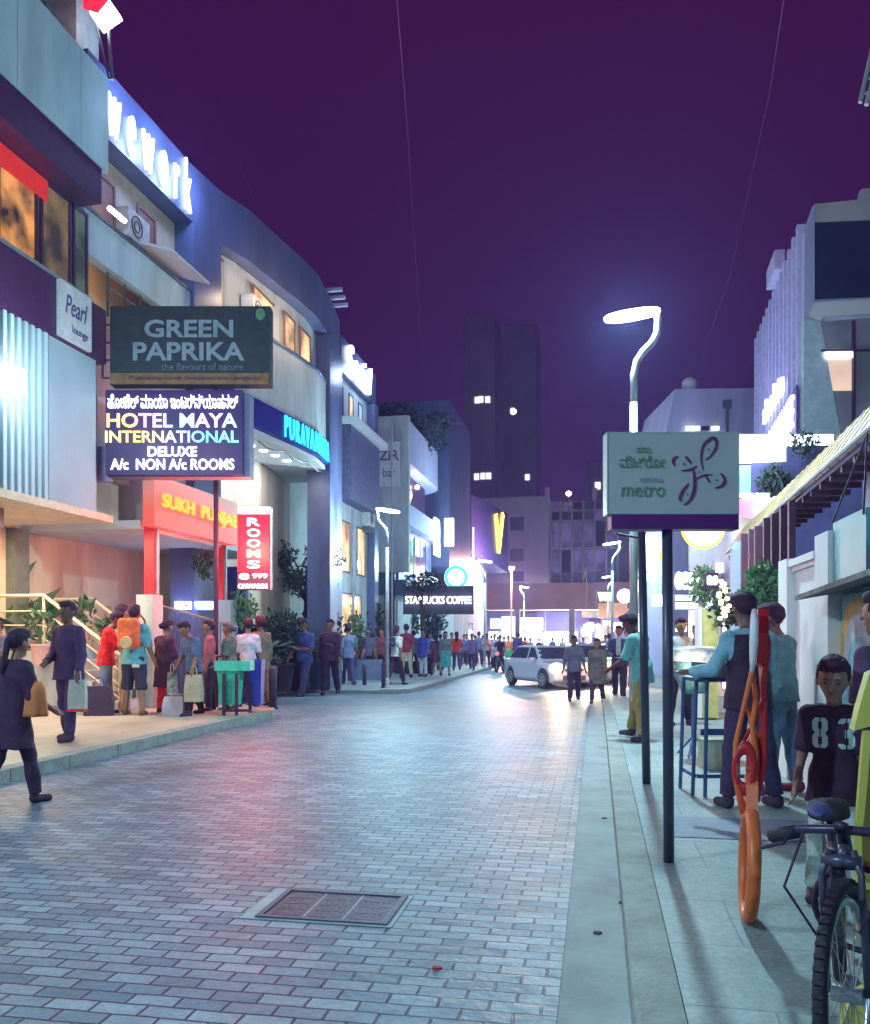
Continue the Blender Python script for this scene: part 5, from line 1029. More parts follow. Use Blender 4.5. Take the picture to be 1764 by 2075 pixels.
s = FS('shop_sign', 'blue shop sign with two lit white text lines behind the stall', 1368, 1416, 1203, 1236, 24, mat('sign_blue', (.05, .06, .4), .4)); k = 24/F; MB().box(-23*k, -.03, 2*k, 23*k, -.002, 14*k).build('light_face', Lsoft, s); MB().box(-23*k, -.03, -15*k, 23*k, -.002, -1*k).build('light_face', Lsoft, s)
mb = MB(); letters(mb, 'CHINA PEARL', (0, -.031, 8*k), (1, 0, 0), (0, 0, 1), (0, -1, 0), w=38*k, h=7*k, depth=.01); mb.build('lettering', mat('blue_letters', (.05, .08, .5), .5), s); mb = MB(); letters(mb, 'RESTAURANT', (0, -.031, -8*k), (1, 0, 0), (0, 0, 1), (0, -1, 0), w=34*k, h=6*k, depth=.01); mb.build('lettering', mat('blue_letters', (.05, .08, .5), .5), s)
FS('shop_sign', 'glowing yellow-green sign box far down the right side', 1210, 1244, 1196, 1222, 62, mat('sign_frame_dark', (.06, .08, .12), .5), 'wow', glow('lime', (1, .95, .2), 4), th=.7, off=.08)
FS('shop_sign', 'amber lit wall panel below the yellow-green sign', 1214, 1272, 1222, 1252, 66, lit('amber_wall', (1, .52, .26), .9, .6, .5)); s = sign('round_sign', 'white disc sign seen beside the tall lamp pole', D(1266, 1208, 44), YAW); m = MB(); m.lathe((0, 0, 0), [(0, -.05), (.36, -.05), (.36, .05), (0, .05)], 24, 'Y'); m.build('light_face', glow('disc_cool', (.9, .97, 1), 5), s)
r = random.Random(9)
SH = [(1240, 1262, 1262, 1280, 60, (.9, .95, 1)), (1262, 1282, 1250, 1266, 48, (.75, .9, 1)), (1300, 1324, 1250, 1272, 38, (1, .97, .9)), (1324, 1345, 1205, 1228, 34, (.8, .9, 1)), (1372, 1392, 1262, 1280, 26, (.9, 1, .95)), (1455, 1466, 1140, 1160, 22, (1, 1, 1)), (1222, 1238, 1258, 1268, 70, (1, .9, .8)), (1190, 1204, 1262, 1280, 85, (1, 1, .95))]
PLC = ['right of the shop row', 'beside the white disc sign', 'just right of the second sign post', 'above the seller in the mint shirt', 'behind the food stall bundle', 'left of the shed roof tip', 'under the amber wall panel', 'at the end of the shop row']
for (u0, u1, v0, v1, Z, c), pl_ in zip(SH, PLC): FS('shop_light', f'small lit shop panel {pl_}', u0, u1, v0, v1, Z, glow('shop_panel', c, 3.5))
for i, (y_, c) in enumerate(((20.5, (1, .8, .6)), (25, (.8, .9, 1)), (30, (1, .85, .75)))): win(rw, 3.1+.0139*(y_-18.6)-.002, y_, 0, y_+2.6, 2.6, lit('shop_window', c, 1.5, 1.2, .3), M['black'], side=-1, name='shopfront')
for i, y_ in enumerate((42, 49, 56, 63, 70)): win(rw, 2.6+.009*(y_-39.5), y_, -.2, y_+4.5, 2.6, lit('far_shop_window', random.choice([(1, .8, .6), (.7, .85, 1), (1, .7, .75)]), 1.7, .8, .4), M['black'], side=-1, name='shopfront'); win(rw, 2.6+.009*(y_-39.5), y_+.5, 3.4, y_+3.8, 5.6, random.choice([warm, dimw, cool]), M['black'], side=-1)
cl = M['plaster']
# end-of-frame lamp fixture, top right
s = root('roof_truss', 'pale steel truss fragment at the top right corner of the view', 'truss', D(1760, 190, 14)); m = MB(); m.tube([D(1744, 207, 14), D(1775, 70, 14)], .035, 6); m.tube([D(1757, 212, 14), D(1792, 80, 14)], .04, 6)
for v in (190, 160, 130): m.tube([D(1744+(207-v)*.22, v, 14), D(1764+(207-v)*.22, v-6, 14)], .025, 5)
m.build('bars', M['galv'], s, world=True)
# cables over the street
for i, (P, lb) in enumerate((([(800, -60, 9), (826, 260, 14), (845, 560, 26), (856, 742, 40)], 'long faint cable hanging over the middle of the street'), ([(1598, -60, 10), (1562, 180, 13), (1480, 560, 18), (1408, 762, 33)], 'thin cable running from the upper right to the plain building roof'), ([(1548, 700, 29), (1515, 742, 31), (1488, 782, 33.5)], 'short cable between the fin building and the plain building'), ([(380, 60, 20), (440, 200, 20), (520, 420, 20)], 'faint cable in front of the blue roof band at upper left'))):
    MB().tube([D(*p) for p in P], .0045, 5).build('cable', mat('cable_grey', (.06, .03, .08), .9), setp(root('cable', lb, 'cable', D(*P[0])), None), world=True)
# ================================================================== trees and planting, left
tree('dark spreading tree beside the red ROOMS sign in front of the shops', 622, 1290, 27, 1150, (1.35, 1.2, 1.0), .11, 41, n=3600, leaf=.11)
tree('small dark tree in front of the cafe name board', 856, 1290, 37, 1178, (.85, .7, .5), .08, 42, n=900, leaf=.12, m=M['leafd'])
tree('green rooftop tree above the rounded white building', 830, 850, 44, 868, (2.3, 1.6, 1.3), .15, 43, n=1800, leaf=.2, zb=10.6, m=M['leafd'])
for u, v, Z, sz, sd, lb, kind in ((532, 1255, 21, 1.9, 51, 'spiky dark palm clump left of the first tree', 'frond'), (598, 1262, 24.5, 2.0, 52, 'spiky palm at the foot of the first tree', 'frond'), (650, 1262, 27, 2.0, 53, 'bushy dark shrub behind the man in blue', 'leaf'), (700, 1265, 31, 2.0, 54, 'bushy shrub behind the man in the dark jacket', 'leaf'), (745, 1268, 34, 2.3, 55, 'shrub with pale flowers by the second lamp', 'leaf'), (815, 1275, 42, 2.5, 56, 'dense shrub right of the second lamp', 'leaf'), (868, 1275, 45, 2.6, 57, 'dark shrub below the cafe name board', 'leaf'), (492, 1250, 20, 1.6, 58, 'low palm next to the gate pier', 'frond'), (570, 1280, 23.5, 1.7, 59, 'rounded shrub behind the bollard and bins', 'leaf')):
    potted('shrub', lb, u, v, Z, sz, sd, kind=kind, n=900, m=M['leafd'] if sd % 2 else M['leaf'], potm=mat('dark_planter', (.06, .03, .08), .7), leaf=.085, group='planting behind the left crowd')
m = MB(); p0, p1 = D(700, 1400, 31.5), D(772, 1337, 31.5); m.box(p0.x, p0.y, gz(p0.y)-.1, p1.x, p0.y+.5, p1.z); setp(m.build('planter_box', mat('blue_grey_planter', (.16, .20, .34), .6)), 'long blue-grey planter box behind the bollards', 'planter')
m = MB(); p0, p1 = D(800, 1380, 37), D(880, 1340, 37); m.box(p0.x, p0.y, gz(p0.y), p1.x, p0.y+.5, p1.z); setp(m.build('planter_box', M['dark']), 'dark planter box farther along the left island', 'planter')
# bins
bn = root('litter_bin', 'mint green litter bin hung between two black posts', 'bin', D(470, 1450, 13.7)); bn.location.z = .12; TR[bn.name] = (Vector(bn.location), R(YAW)); bn.rotation_euler.z = R(YAW)
def binbody(mb, x0, x1, z0, z1, d, ta=.05): mb.add([(x0+ta, d*.1, z0), (x1-ta, d*.1, z0), (x1-ta, d*.9, z0), (x0+ta, d*.9, z0), (x0, 0, z1), (x1, 0, z1), (x1, d, z1), (x0, d, z1), (x0+.03, .03, z1), (x1-.03, .03, z1), (x1-.03, d-.03, z1), (x0+.03, d-.03, z1), (x0+ta+.03, .06, z0+.1), (x1-ta-.03, .06, z0+.1), (x1-ta-.03, d-.06, z0+.1), (x0+ta+.03, d-.06, z0+.1)], [(3, 2, 1, 0), (0, 1, 5, 4), (1, 2, 6, 5), (2, 3, 7, 6), (3, 0, 4, 7), (4, 5, 9, 8), (5, 6, 10, 9), (6, 7, 11, 10), (7, 4, 8, 11), (8, 9, 13, 12), (9, 10, 14, 13), (10, 11, 15, 14), (11, 8, 12, 15), (12, 13, 14, 15)])
m = MB(); binbody(m, -.25, .13, .16, .84, .35); m.build('tub', mat('mint_plastic', (.06, .56, .40), .4), bn); m = MB(); m.box(-.27, -.02, .70, .15, -.003, .86); m.box(.13, -.02, .70, .29, .33, .86); m.build('rim', mat('mint_rim', (.10, .62, .46), .4), bn)
for x in (-.14, .06): m = MB(); m.box(x, -.06, 0, x+.05, -.022, .66); m.build('post', M['black'], bn)
m = MB(); m.box(-.14, -.06, .06, .3, -.03, .1); m.build('cross_bar', M['black'], bn)
bn2 = root('litter_bin', 'deep blue litter bin right next to the mint green one', 'bin', D(515, 1447, 14.2), YAW); bn2.location.z = .12; m = MB(); binbody(m, -.09, .12, .12, .86, .34, .02); m.build('tub', mat('blue_plastic', (.04, .05, .42), .4), bn2)
for x in (-.08,): m = MB(); m.box(x, -.05, 0, x+.05, -.012, .5); m.build('post', M['black'], bn2)
# bollards
for i, (u, v, lb) in enumerate(((553, 1437, 'dark bollard at the rounded end of the near pavement'), (739, 1393, 'dark bollard left of the second lamp in front of the planter'), (778, 1394, 'dark bollard tight beside the second lamp pole'))):
    p, Z = G(u, v, .12 if i != 1 else 0.05); b_ = root('bollard', lb, 'bollard', p, 0, 'bollards at the pavement ends'); MB().tube([(0, 0, 0), (0, 0, .70), (0, 0, .76)], [.068, .068, .05], 14).build('shaft', mat('bollard_paint', (.07, .04, .10), .5), b_, smooth=True); MB().tube([(0, 0, 0), (0, 0, .03)], .1, 14).build('base', M['black'], b_)
# ================================================================== metro sign
Zm = 4.81; ms = flat_sign('metro_sign', 'grey metro board with purple band and swirling logo on a dark post', 1232, 1497, 877, 1042, Zm, mat('sign_face', (.42, .46, .49), .5, var=.05, scale=3), t=.10); k = Zm/F; c0 = (1364.5, 959.5)
MB().box(-125*k, -.006, -113*k, 133*k, .106, -82.6*k).build('purple_band', mat('purple_band', (.10, .006, .16), .5, var=.08), ms)
m = MB(); m.box(-134.5*k, -.004, -83*k, -132.6*k, .104, 83*k).box(-134.5*k, -.004, 82.6*k, 134.5*k, .104, 84*k).box(132.6*k, -.004, -83*k, 134.5*k, .104, 82.6*k); m.build('edge_trim', mat('edge_trim', (.5, .62, .60), .4), ms)
gm = mat('green_letters', (.10, .27, .16), .5)
txt(ms, 'ನಮ್ಮ', 1304, 911, 30, 14, Zm, *c0, gm, .0, depth=.002); txt(ms, 'ಮೆಟ್ರೋ', 1301, 936, 92, 25, Zm, *c0, gm, .0, depth=.002); txt(ms, 'namma', 1320, 973, 46, 8, Zm, *c0, mat('grey_letters', (.26, .36, .40), .5), 0, depth=.002); txt(ms, 'metro', 1303, 995, 88, 23, Zm, *c0, gm, .0, depth=.002, shear=.12)
lg = MB()
def ribbon(P, wd):
    P = [(((1340+x/5.1875)/1.0992-c0[0])*k, (c0[1]-(950+y/5.1875)/1.0992)*k) for x, y in P]; Q = []
    for i in range(len(P)-1):
        a0, a1, a2, a3 = P[max(i-1, 0)], P[i], P[i+1], P[min(i+2, len(P)-1)]
        for j in range(6): t = j/6; Q.append(tuple(.5*((2*a1[d])+(-a0[d]+a2[d])*t+(2*a0[d]-5*a1[d]+4*a2[d]-a3[d])*t*t+(-a0[d]+3*a1[d]-3*a2[d]+a3[d])*t**3) for d in (0, 1)))
    Q.append(P[-1]); N = len(Q); V = []
    for i, q_ in enumerate(Q):
        d = Vector((Q[min(i+1, N-1)][0]-Q[max(i-1, 0)][0], Q[min(i+1, N-1)][1]-Q[max(i-1, 0)][1])).normalized(); hw = wd*k/4.7*(.35+.65*math.sin(math.pi*min(1, (i+.6)/N)))
        V += [(q_[0]-d.y*hw, -.004, q_[1]+d.x*hw), (q_[0]+d.y*hw, -.004, q_[1]-d.x*hw)]
    lg.add(V, [(2*i, 2*i+2, 2*i+3, 2*i+1) for i in range(N-1)])
for P, wd in (([(1180, 510), (1155, 400), (1160, 290), (1190, 210), (1240, 160), (1295, 132), (1330, 175), (1322, 250), (1275, 330), (1200, 390)], 16), ([(890, 350), (845, 370), (830, 410), (852, 458)], 16), ([(970, 345), (1010, 390), (1040, 435)], 13), ([(920, 512), (1010, 505), (1070, 480), (1110, 455)], 12), ([(1045, 490), (1070, 540), (1080, 620), (1075, 720), (1050, 810), (1010, 870), (950, 912)], 18), ([(1012, 660), (960, 720), (922, 790), (908, 840), (930, 862)], 17), ([(1085, 615), (1150, 580), (1210, 562), (1290, 560)], 10), ([(1205, 570), (1230, 610), (1262, 650)], 10), ([(1375, 540), (1418, 590), (1425, 640), (1390, 690), (1315, 712)], 16)): ribbon(P, wd)
lg.build('logo', mat('logo_purple', (.16, .02, .16), .5), ms)
m = MB()
for x, y in ((1235, 265), (955, 435), (1125, 525), (1325, 620), (990, 785)): uu, vv = (1340+x/5.1875)/1.0992, (950+y/5.1875)/1.0992; m.lathe(((uu-c0[0])*k, -.005, (c0[1]-vv)*k), [(0, -.001), (.007, -.001), (.007, .001), (0, .001)], 8, 'Y')
m.build('logo_dots', gm, ms)
p, _ = G(1361, 1752, .1); b_ = D(1357, 1060, Zm); tp = rot2(b_-TR[ms.name][0], -R(YAW)); bt = rot2(p-TR[ms.name][0], -R(YAW)); MB().tube([((1362-1364.5)*k, .06, bt.z), ((1358-1364.5)*k, .06, tp.z+.15)], .030, 14).build('post', mat('post_paint', (.065, .065, .12), .35, .2), ms, smooth=True)
p, Z2 = G(1311, 1588, .1); s2 = root('sign_post', 'second dark post behind the metro sign with an empty angled frame', 'post', p, YAW); MB().tube([(0, 0, 0), (-.045, 0, 2.28)], .036, 14).build('pole', mat('post_paint', (.065, .065, .12), .35, .2), s2, smooth=True)
m = MB(); kk = Z2/F; m.tube([(-.24, 0, 2.26), (-.25, 0, 2.14), (-.03, 0, 2.10), (-.06, 0, 2.26)], .013, 6); m.build('frame', M['black'], s2)
# ================================================================== food stall
p, Zs = G(1412, 1612, .1); sl = root('stall_stand', 'blue painted metal stand carrying the snack tray', 'stand', p, YAW, None); st_m = mat('blue_steel', (.06, .12, .30), .4, .3)
for x, y, dx in ((-.03, .0, .03), (.0+.05, -.06, .015), (.52, .0, -.03), (.46, .35, -.03), (-.03, .35, .03)): MB().tube([(x, y, 0), (x+dx, y, .92)], .016, 8).build('leg', st_m, sl)
m = MB(); m.box(-.0, -.02, .90, .52, .38, .93); m.build('top', st_m, sl); m = MB(); m.box(.03, -.03, .48, .5, -.005, .53); m.box(.0, -.03, .14, .5, -.005, .17); m.box(-.02, .0, .14, .0, .36, .17); m.build('brace', st_m, sl)
tr = root('snack_tray', 'dark metal tray box with a pale panel on the blue stand', 'tray', tuple(p+rot2((.03, -.06, .935), R(YAW))), YAW); m = MB(); m.box(0, 0, 0, .42, .3, .12); m.build('box', mat('tray_metal', (.14, .10, .14), .4, .3), tr); m = MB(); m.box(.0, -.006, .005, .08, -.001, .115); m.build('pale_panel', mat('mint_panel', (.35, .70, .62), .5), tr)
p2 = D(1406, 1405, 9.2); bk = root('snack_bundle', 'large glassy snack basket wrapped in silver sheet beside the stand', 'basket', (p2.x, p2.y, p2.z), YAW); m = MB(); m.lathe((0, 0, 0), [(.12, 0), (.16, .10), (.22, .22), (.24, .34)], 20, 'Z', (1.0, .8)); m.build('wrapped_basket', mat('silver_sheet', (.16, .30, .30), .35, .3, var=.4, scale=12, bump=.5), bk, smooth=True)
m = MB(); m.lathe((0, 0, .34), [(.25, 0), (.29, .02), (.28, .12), (.2, .15), (0, .16)], 20, 'Z', (1.0, .8)); m.build('glass_cover', mat('plastic_cover', (.60, .60, .58), .15, .1, var=.5, scale=16, bump=.4), bk, smooth=True)
r = random.Random(2); m = MB()
for i in range(26): a = r.uniform(0, 6.28); q = r.uniform(0, .2); m.lathe((q*math.cos(a), q*math.sin(a)*.8-.03, .36+r.uniform(0, .05)), [(0, -.03), (.032, -.01), (.032, .015), (0, .03)], 6)
m.build('snacks', mat('snacks', (.42, .10, .06), .6), bk)
MB().tube([(0, 0, -.72), (0, 0, 0)], .025, 8).build('stem', st_m, bk); m = MB()
for a in range(3): m.tube([(0, 0, -.45), (.22*math.cos(a*2.1), .22*math.sin(a*2.1), p2.z*-1+.11)], .012, 6)
m.build('tripod_legs', st_m, bk); point(D(1400, 1350, 8.8), 7, (1, .95, .8), .06, 'stall_lamp')
pc, _ = G(1450, 1560, .1); cr = root('crate', 'small pale crate on the pavement under the blue stand', 'crate', pc, YAW); m = MB(); m.box(-.1, 0, 0, .12, .2, .26); m.build('box', mat('crate_cream', (.42, .44, .34), .7), cr); m = MB(); m.box(-.11, -.01, .262, .13, .21, .285); m.build('lid', mat('crate_lid', (.30, .32, .28), .7), cr)
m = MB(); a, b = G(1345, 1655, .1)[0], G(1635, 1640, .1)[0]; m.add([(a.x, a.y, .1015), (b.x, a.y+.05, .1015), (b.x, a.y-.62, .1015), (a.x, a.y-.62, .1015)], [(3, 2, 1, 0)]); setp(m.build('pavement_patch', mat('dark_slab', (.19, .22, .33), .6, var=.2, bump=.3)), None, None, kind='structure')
# ================================================================== steel cyclist sculptures
def make_sculpture(label, loc, rz):
    s = root('bicycle_rack', label, 'bike rack', loc, rz); s.rotation_euler = (0, R(2.2), R(rz))
    mm = mat('rack_paint', (.50, .015, .03), .4, var=.15); m2 = mat('rack_edge', (.80, .16, .05), .4, var=.12)
    m = MB(); m.ring((0, .27, .25), .225, .030, (1, 0, 0), 40, 10); m.build('wheel_ring', m2, s, smooth=True)
    m = MB(); m.ring((.012, .42, .67), .10, .022, (1, 0, 0), 30, 8, squash=1.25); m.build('upper_ring', mm, s, smooth=True)
    def plate(nm, pts, mt, t=.05, x=0): mb = MB(); mb.slab(pts, (x+t/2, 0, 0), (0, 1, 0), (0, 0, 1), (1, 0, 0), t); mb.build(nm, mt, s)
    plate('tongue', [(.23, .46), (.34, .46), (.40, .60), (.33, .66), (.27, .60)], m2, .05)
    m = MB(); m.ring((-.035, .29, .67), .040, .014, (0, 1, 0), 28, 8, squash=2.3); m.build('loop', mm, s, smooth=True)
    def strut(nm, P, r_, mt): m = MB(); m.tube(P, r_, 6); m.build(nm, mt, s, smooth=True)
    strut('left_strut', [(-.012, .28, 1.22), (-.020, .28, 1.10), (-.052, .29, .92), (-.075, .29, .78), (-.070, .29, .62), (-.03, .29, .47)], [.010, .012, .010, .012, .014, .016], m2)
    strut('right_strut', [(.045, .33, 1.25), (.035, .33, 1.05), (.045, .33, .86), (.050, .33, .70), (.025, .32, .52)], [.016, .014, .018, .016, .014], mm)
    strut('cross_strut', [(-.018, .30, 1.12), (.004, .31, .98), (-.010, .30, .86), (.012, .31, .74), (.0, .31, .60)], [.009, .012, .012, .014, .012], m2)
    strut('cross_strut', [(.040, .32, 1.0), (.0, .31, .88), (-.05, .30, .77)], .009, mm); strut('cross_strut', [(-.04, .3, .95), (.01, .31, .83), (.045, .32, .80)], .008, m2)
    plate('side_sheet', [(.34, .78), (.40, .74), (.48, 1.02), (.60, 1.12), (.56, 1.18), (.36, 1.16)], mm, .018, .045)
    plate('torso', [(.30, 1.14), (.56, 1.12), (.62, 1.30), (.56, 1.385), (.34, 1.385), (.28, 1.28)], mm, .045, .022)
    m = MB(); P = [(.28, 1.09, .006), (.26, 1.15, .014), (.25, 1.24, .019), (.26, 1.33, .018), (.29, 1.38, .010)]
    m.tube([(-.020, y, z) for y, z, _ in P], [r for *_, r in P], 10); m.build('white_panel', mat('white_panel', (.78, .74, .86), .5), s, smooth=True)
    return s
pr, _ = G(1524, 1903, .1); make_sculpture('red steel cyclist-shaped rack seen edge-on on the right pavement', (pr.x, pr.y-.02, .1), -4.5)
# yellow cut-out figure at the right edge
yf = root('bicycle_rack', 'yellow steel figure-shaped rack at the right edge behind the bicycle', 'bike rack', (.95, 2.6, .1), YAW-14); ymat = mat('yellow_paint', (.62, .56, .12), .45, var=.1); ym2 = mat('yellow_side', (.34, .24, .07), .5, var=.1)
p0 = D(1780, 1500, 2.78); yf.location = (p0.x, p0.y, .1); TR[yf.name] = (Vector(yf.location), R(YAW-14)); k = 2.78/F
def ypl(nm, pts, mt, t=.07, y=0): mb = MB(); mb.slab([((u-1764)*k, (HV-v)*k+EYE-.1) for u, v in pts], (0, y, 0), (1, 0, 0), (0, 0, 1), (0, -1, 0), t); mb.build(nm, mt, yf)
ypl('torso', [(1748, 1365), (1775, 1350), (1850, 1350), (1850, 1470), (1790, 1478), (1758, 1470), (1720, 1482), (1728, 1440)], ymat)
ypl('leg', [(1738, 1482), (1752, 1482), (1744, 1600), (1734, 1700), (1736, 1800), (1742, 1880), (1768, 1990), (1752, 1995), (1726, 1890), (1722, 1700)], ymat, .03); ypl('leg', [(1752, 1482), (1775, 1500), (1764, 1600), (1756, 1700), (1758, 1860), (1785, 1985), (1770, 1990), (1745, 1880), (1740, 1700)], ym2, .02, .045)
ypl('leg', [(1768, 1560), (1790, 1560), (1830, 1990), (1810, 1990)], ymat, .05, .02); ypl('cross_bar', [(1724, 1768), (1830, 1762), (1830, 1796), (1724, 1800)], ymat, .04, -.032)
m = MB(); m.lathe(((1778-1764)*k, -.0, (HV-2080)*k+EYE-.1), [(0, -.03), (.13, -.03), (.13, .04), (0, .04)], 32, 'Y'); m.build('wheel_disc', ymat, yf)
# ================================================================== bicycle
bc = root('bicycle', 'dark bicycle with knobbly front wheel leaning beside the yellow rack', 'bicycle', (0, 0, .1)); Zf = 2.32
c = D(1736, 2018, Zf); rw_ = .295; hd_ = -12
bc.location = (c.x, c.y, c.z-rw_); bc.rotation_euler = (0, R(-4), R(hd_)); TR[bc.name] = (Vector(bc.location), 0)
m = MB(); m.ring((0, 0, rw_), rw_-.018, .018, (1, 0, 0), 48, 10); wh = m.build('front_wheel', M['rubber'], bc, smooth=True)
m = MB()
for i in range(60): a = i*math.pi/30; m.cbox((0, math.sin(a)*(rw_+.001), rw_+math.cos(a)*(rw_+.001)), (.026, .010, .012), rx=-a)
m.build('tread', M['rubber'], wh); m = MB(); m.ring((0, 0, rw_), rw_-.052, .012, (1, 0, 0), 48, 8); m.build('rim', mat('alloy', (.40, .44, .5), .3, .8), wh, smooth=True)
m = MB()
for i in range(20): a = i*math.pi/10; m.tube([(0.015*(-1)**i, 0, rw_), (0, math.sin(a)*(rw_-.06), rw_+math.cos(a)*(rw_-.06))], .0016, 4)
m.tube([(-.04, 0, rw_), (.04, 0, rw_)], .022, 10); m.build('spokes', mat('alloy', (.40, .44, .5), .3, .8), wh)
bkm = mat('bike_paint', (.05, .03, .09), .35); m = MB()
for x in (-.05, .05): m.tube([(x, 0, rw_), (x, .03, rw_*2+.02), (x*.6, .05, rw_*2+.08)], .0095, 8)
m.tube([(-.05, .045, rw_*2+.05), (.05, .045, rw_*2+.05)], .018, 8); m.tube([(0, .05, rw_*2+.06), (0, .10, rw_*2+.09)], .015, 10); m.build('fork', mat('dark_fork', (.09, .08, .15), .35, .3), bc, smooth=True)
m = MB(); m.tube([(0, .07, rw_*2+.04), (.0, .60, rw_*2-.03)], .018, 8); m.tube([(0, .07, rw_*2+.02), (0, .50, rw_-.02)], .02, 8); m.tube([(0, .50, rw_-.02), (0, .64, rw_*2+.04)], .016, 8); m.build('frame', bkm, bc, smooth=True)
m = MB(); m.ring((0, .95, rw_), rw_-.02, .022, (1, 0, 0), 40, 8); m.build('rear_wheel', M['rubber'], bc, smooth=True)
m = MB(); m.tube([(0, .50, rw_-.02), (0, .95, rw_)], .012, 6); m.tube([(0, .60, rw_*2+.05), (0, .95, rw_)], .011, 6); m.build('stays', bkm, bc)
hz_ = rw_*2+.12; m = MB(); m.tube([(-.20, .13, hz_-.03), (-.11, .10, hz_), (0, .08, hz_+.01), (.11, .10, hz_), (.22, .13, hz_-.03)], .013, 10); m.build('handlebar', bkm, bc, smooth=True)
for q in (-1, 1):
    m = MB(); m.tube([(q*.13, .108, hz_-.01), (q*.21, .134, hz_-.034)], [.019, .021], 12); g_ = m.build('grip', M['rubber'], bc, smooth=True); m = MB(); m.tube([(q*.13, .08, hz_+.0), (q*.15, .04, hz_-.03), (q*.22, .07, hz_-.055)], .006, 6); m.build('brake_lever', bkm, bc)
m = MB(); m.tube([(0, .10, rw_*2+.06), (0, .08, hz_+.02), (0, .06, hz_+.02)], .018, 8); m.build('stem', bkm, bc, smooth=True)
m = MB(); m.tube([(-.1, .07, hz_), (-.12, -.08, hz_-.12), (-.05, -.02, hz_-.28), (0, .03, hz_-.3)], .004, 5); m.tube([(.1, .07, hz_), (.14, -.10, hz_-.06), (.06, -.08, hz_-.22), (.02, .03, hz_-.25)], .004, 5); m.build('cables', M['black'], bc)
m = MB(); m.lathe((0, .66, rw_*2+.05), [(.02, 0), (.075, .01), (.07, .05), (0, .06)], 14, 'Z', (.9, 1.6)); m.build('saddle', M['rubber'], bc, smooth=True)
m = MB(); m.ring((.05, .12, hz_-.22), .12, .009, (.3, 1, .1), 30, 8); setp(m.build('lock_cable', M['rubber'], bc), None)
m = MB(); m.lathe((-.03, .30, hz_+.02), [(0, -.09), (.022, -.07), (.036, 0), (.032, .06), (0, .09)], 14, 'Y', (1, .5)); m.build('front_bag', mat('blue_cloth', (.06, .07, .22), .7), bc, smooth=True)
for ch_ in list(bc.children):
    if ch_.name.split('.')[0] in ('front_wheel', 'fork', 'handlebar', 'grip', 'brake_lever', 'stem', 'cables'): ch_.rotation_euler.z = R(-15)
# ================================================================== cars
def car_meshes():
    f = Field((-1.0, -2.1, .0), (1.0, 2.1, 1.65), .035); X, Y, Z = np.meshgrid(*f.ax, indexing='ij')
    def rbox(c, b, r): q = np.stack([np.abs(X-c[0])-b[0]+r, np.abs(Y-c[1])-b[1]+r, np.abs(Z-c[2])-b[2]+r]); return np.sqrt((np.maximum(q, 0)**2).sum(0))+np.minimum(q.max(0), 0)-r
    low = rbox((0, 0, .58), (.84, 1.95, .38), .17); low = np.maximum(low, Z-(.99-.16*np.clip((Y-.7), 0, 2)-.05*np.clip(-Y-1.3, 0, 1))); low = np.maximum(low, np.abs(X)+.18*np.clip(np.abs(Y)-1.2, 0, 1)**1.2-.84)
    cab = np.maximum.reduce([np.abs(X)-(.78-.30*(Z-.9)), (Y-(1.15-1.25*(Z-.85)))*.62, (-Y-(1.50-1.15*(Z-.9)))*.7, Z-1.44+.07*np.abs(Y+.15)**2, .8-Z])
    k = .08; h = np.clip(.5+.5*(low-cab)/k, 0, 1); D_ = low*(1-h)+cab*h-k*h*(1-h)
    for yy in (-1.24, 1.24): D_ = np.maximum(D_, -np.maximum(np.sqrt((Y-yy)**2+(Z-.31)**2)-.365, .56-np.abs(X)))
    f.D = D_.astype(np.float32); body = f.mesh('body')
    gl = np.maximum.reduce([cab-.012, .97-Z, Z-1.37, -(np.abs(np.abs(Y+.32-.2*0)-.62)-.0)*0+(-.5)]); pil = np.minimum(np.abs(Y-.02), 9)-.035
    gl = np.maximum(gl, -pil*1.0-0.0); gl = np.maximum(gl, -(np.maximum(np.abs(np.abs(X)-(.74-.30*(Z-.9)))-.06, np.abs(Y-(1.09-1.25*(Z-.85)))-.06)))
    f.D = gl.astype(np.float32); glass = f.mesh('windows'); return body, glass
cb, cg = car_meshes()
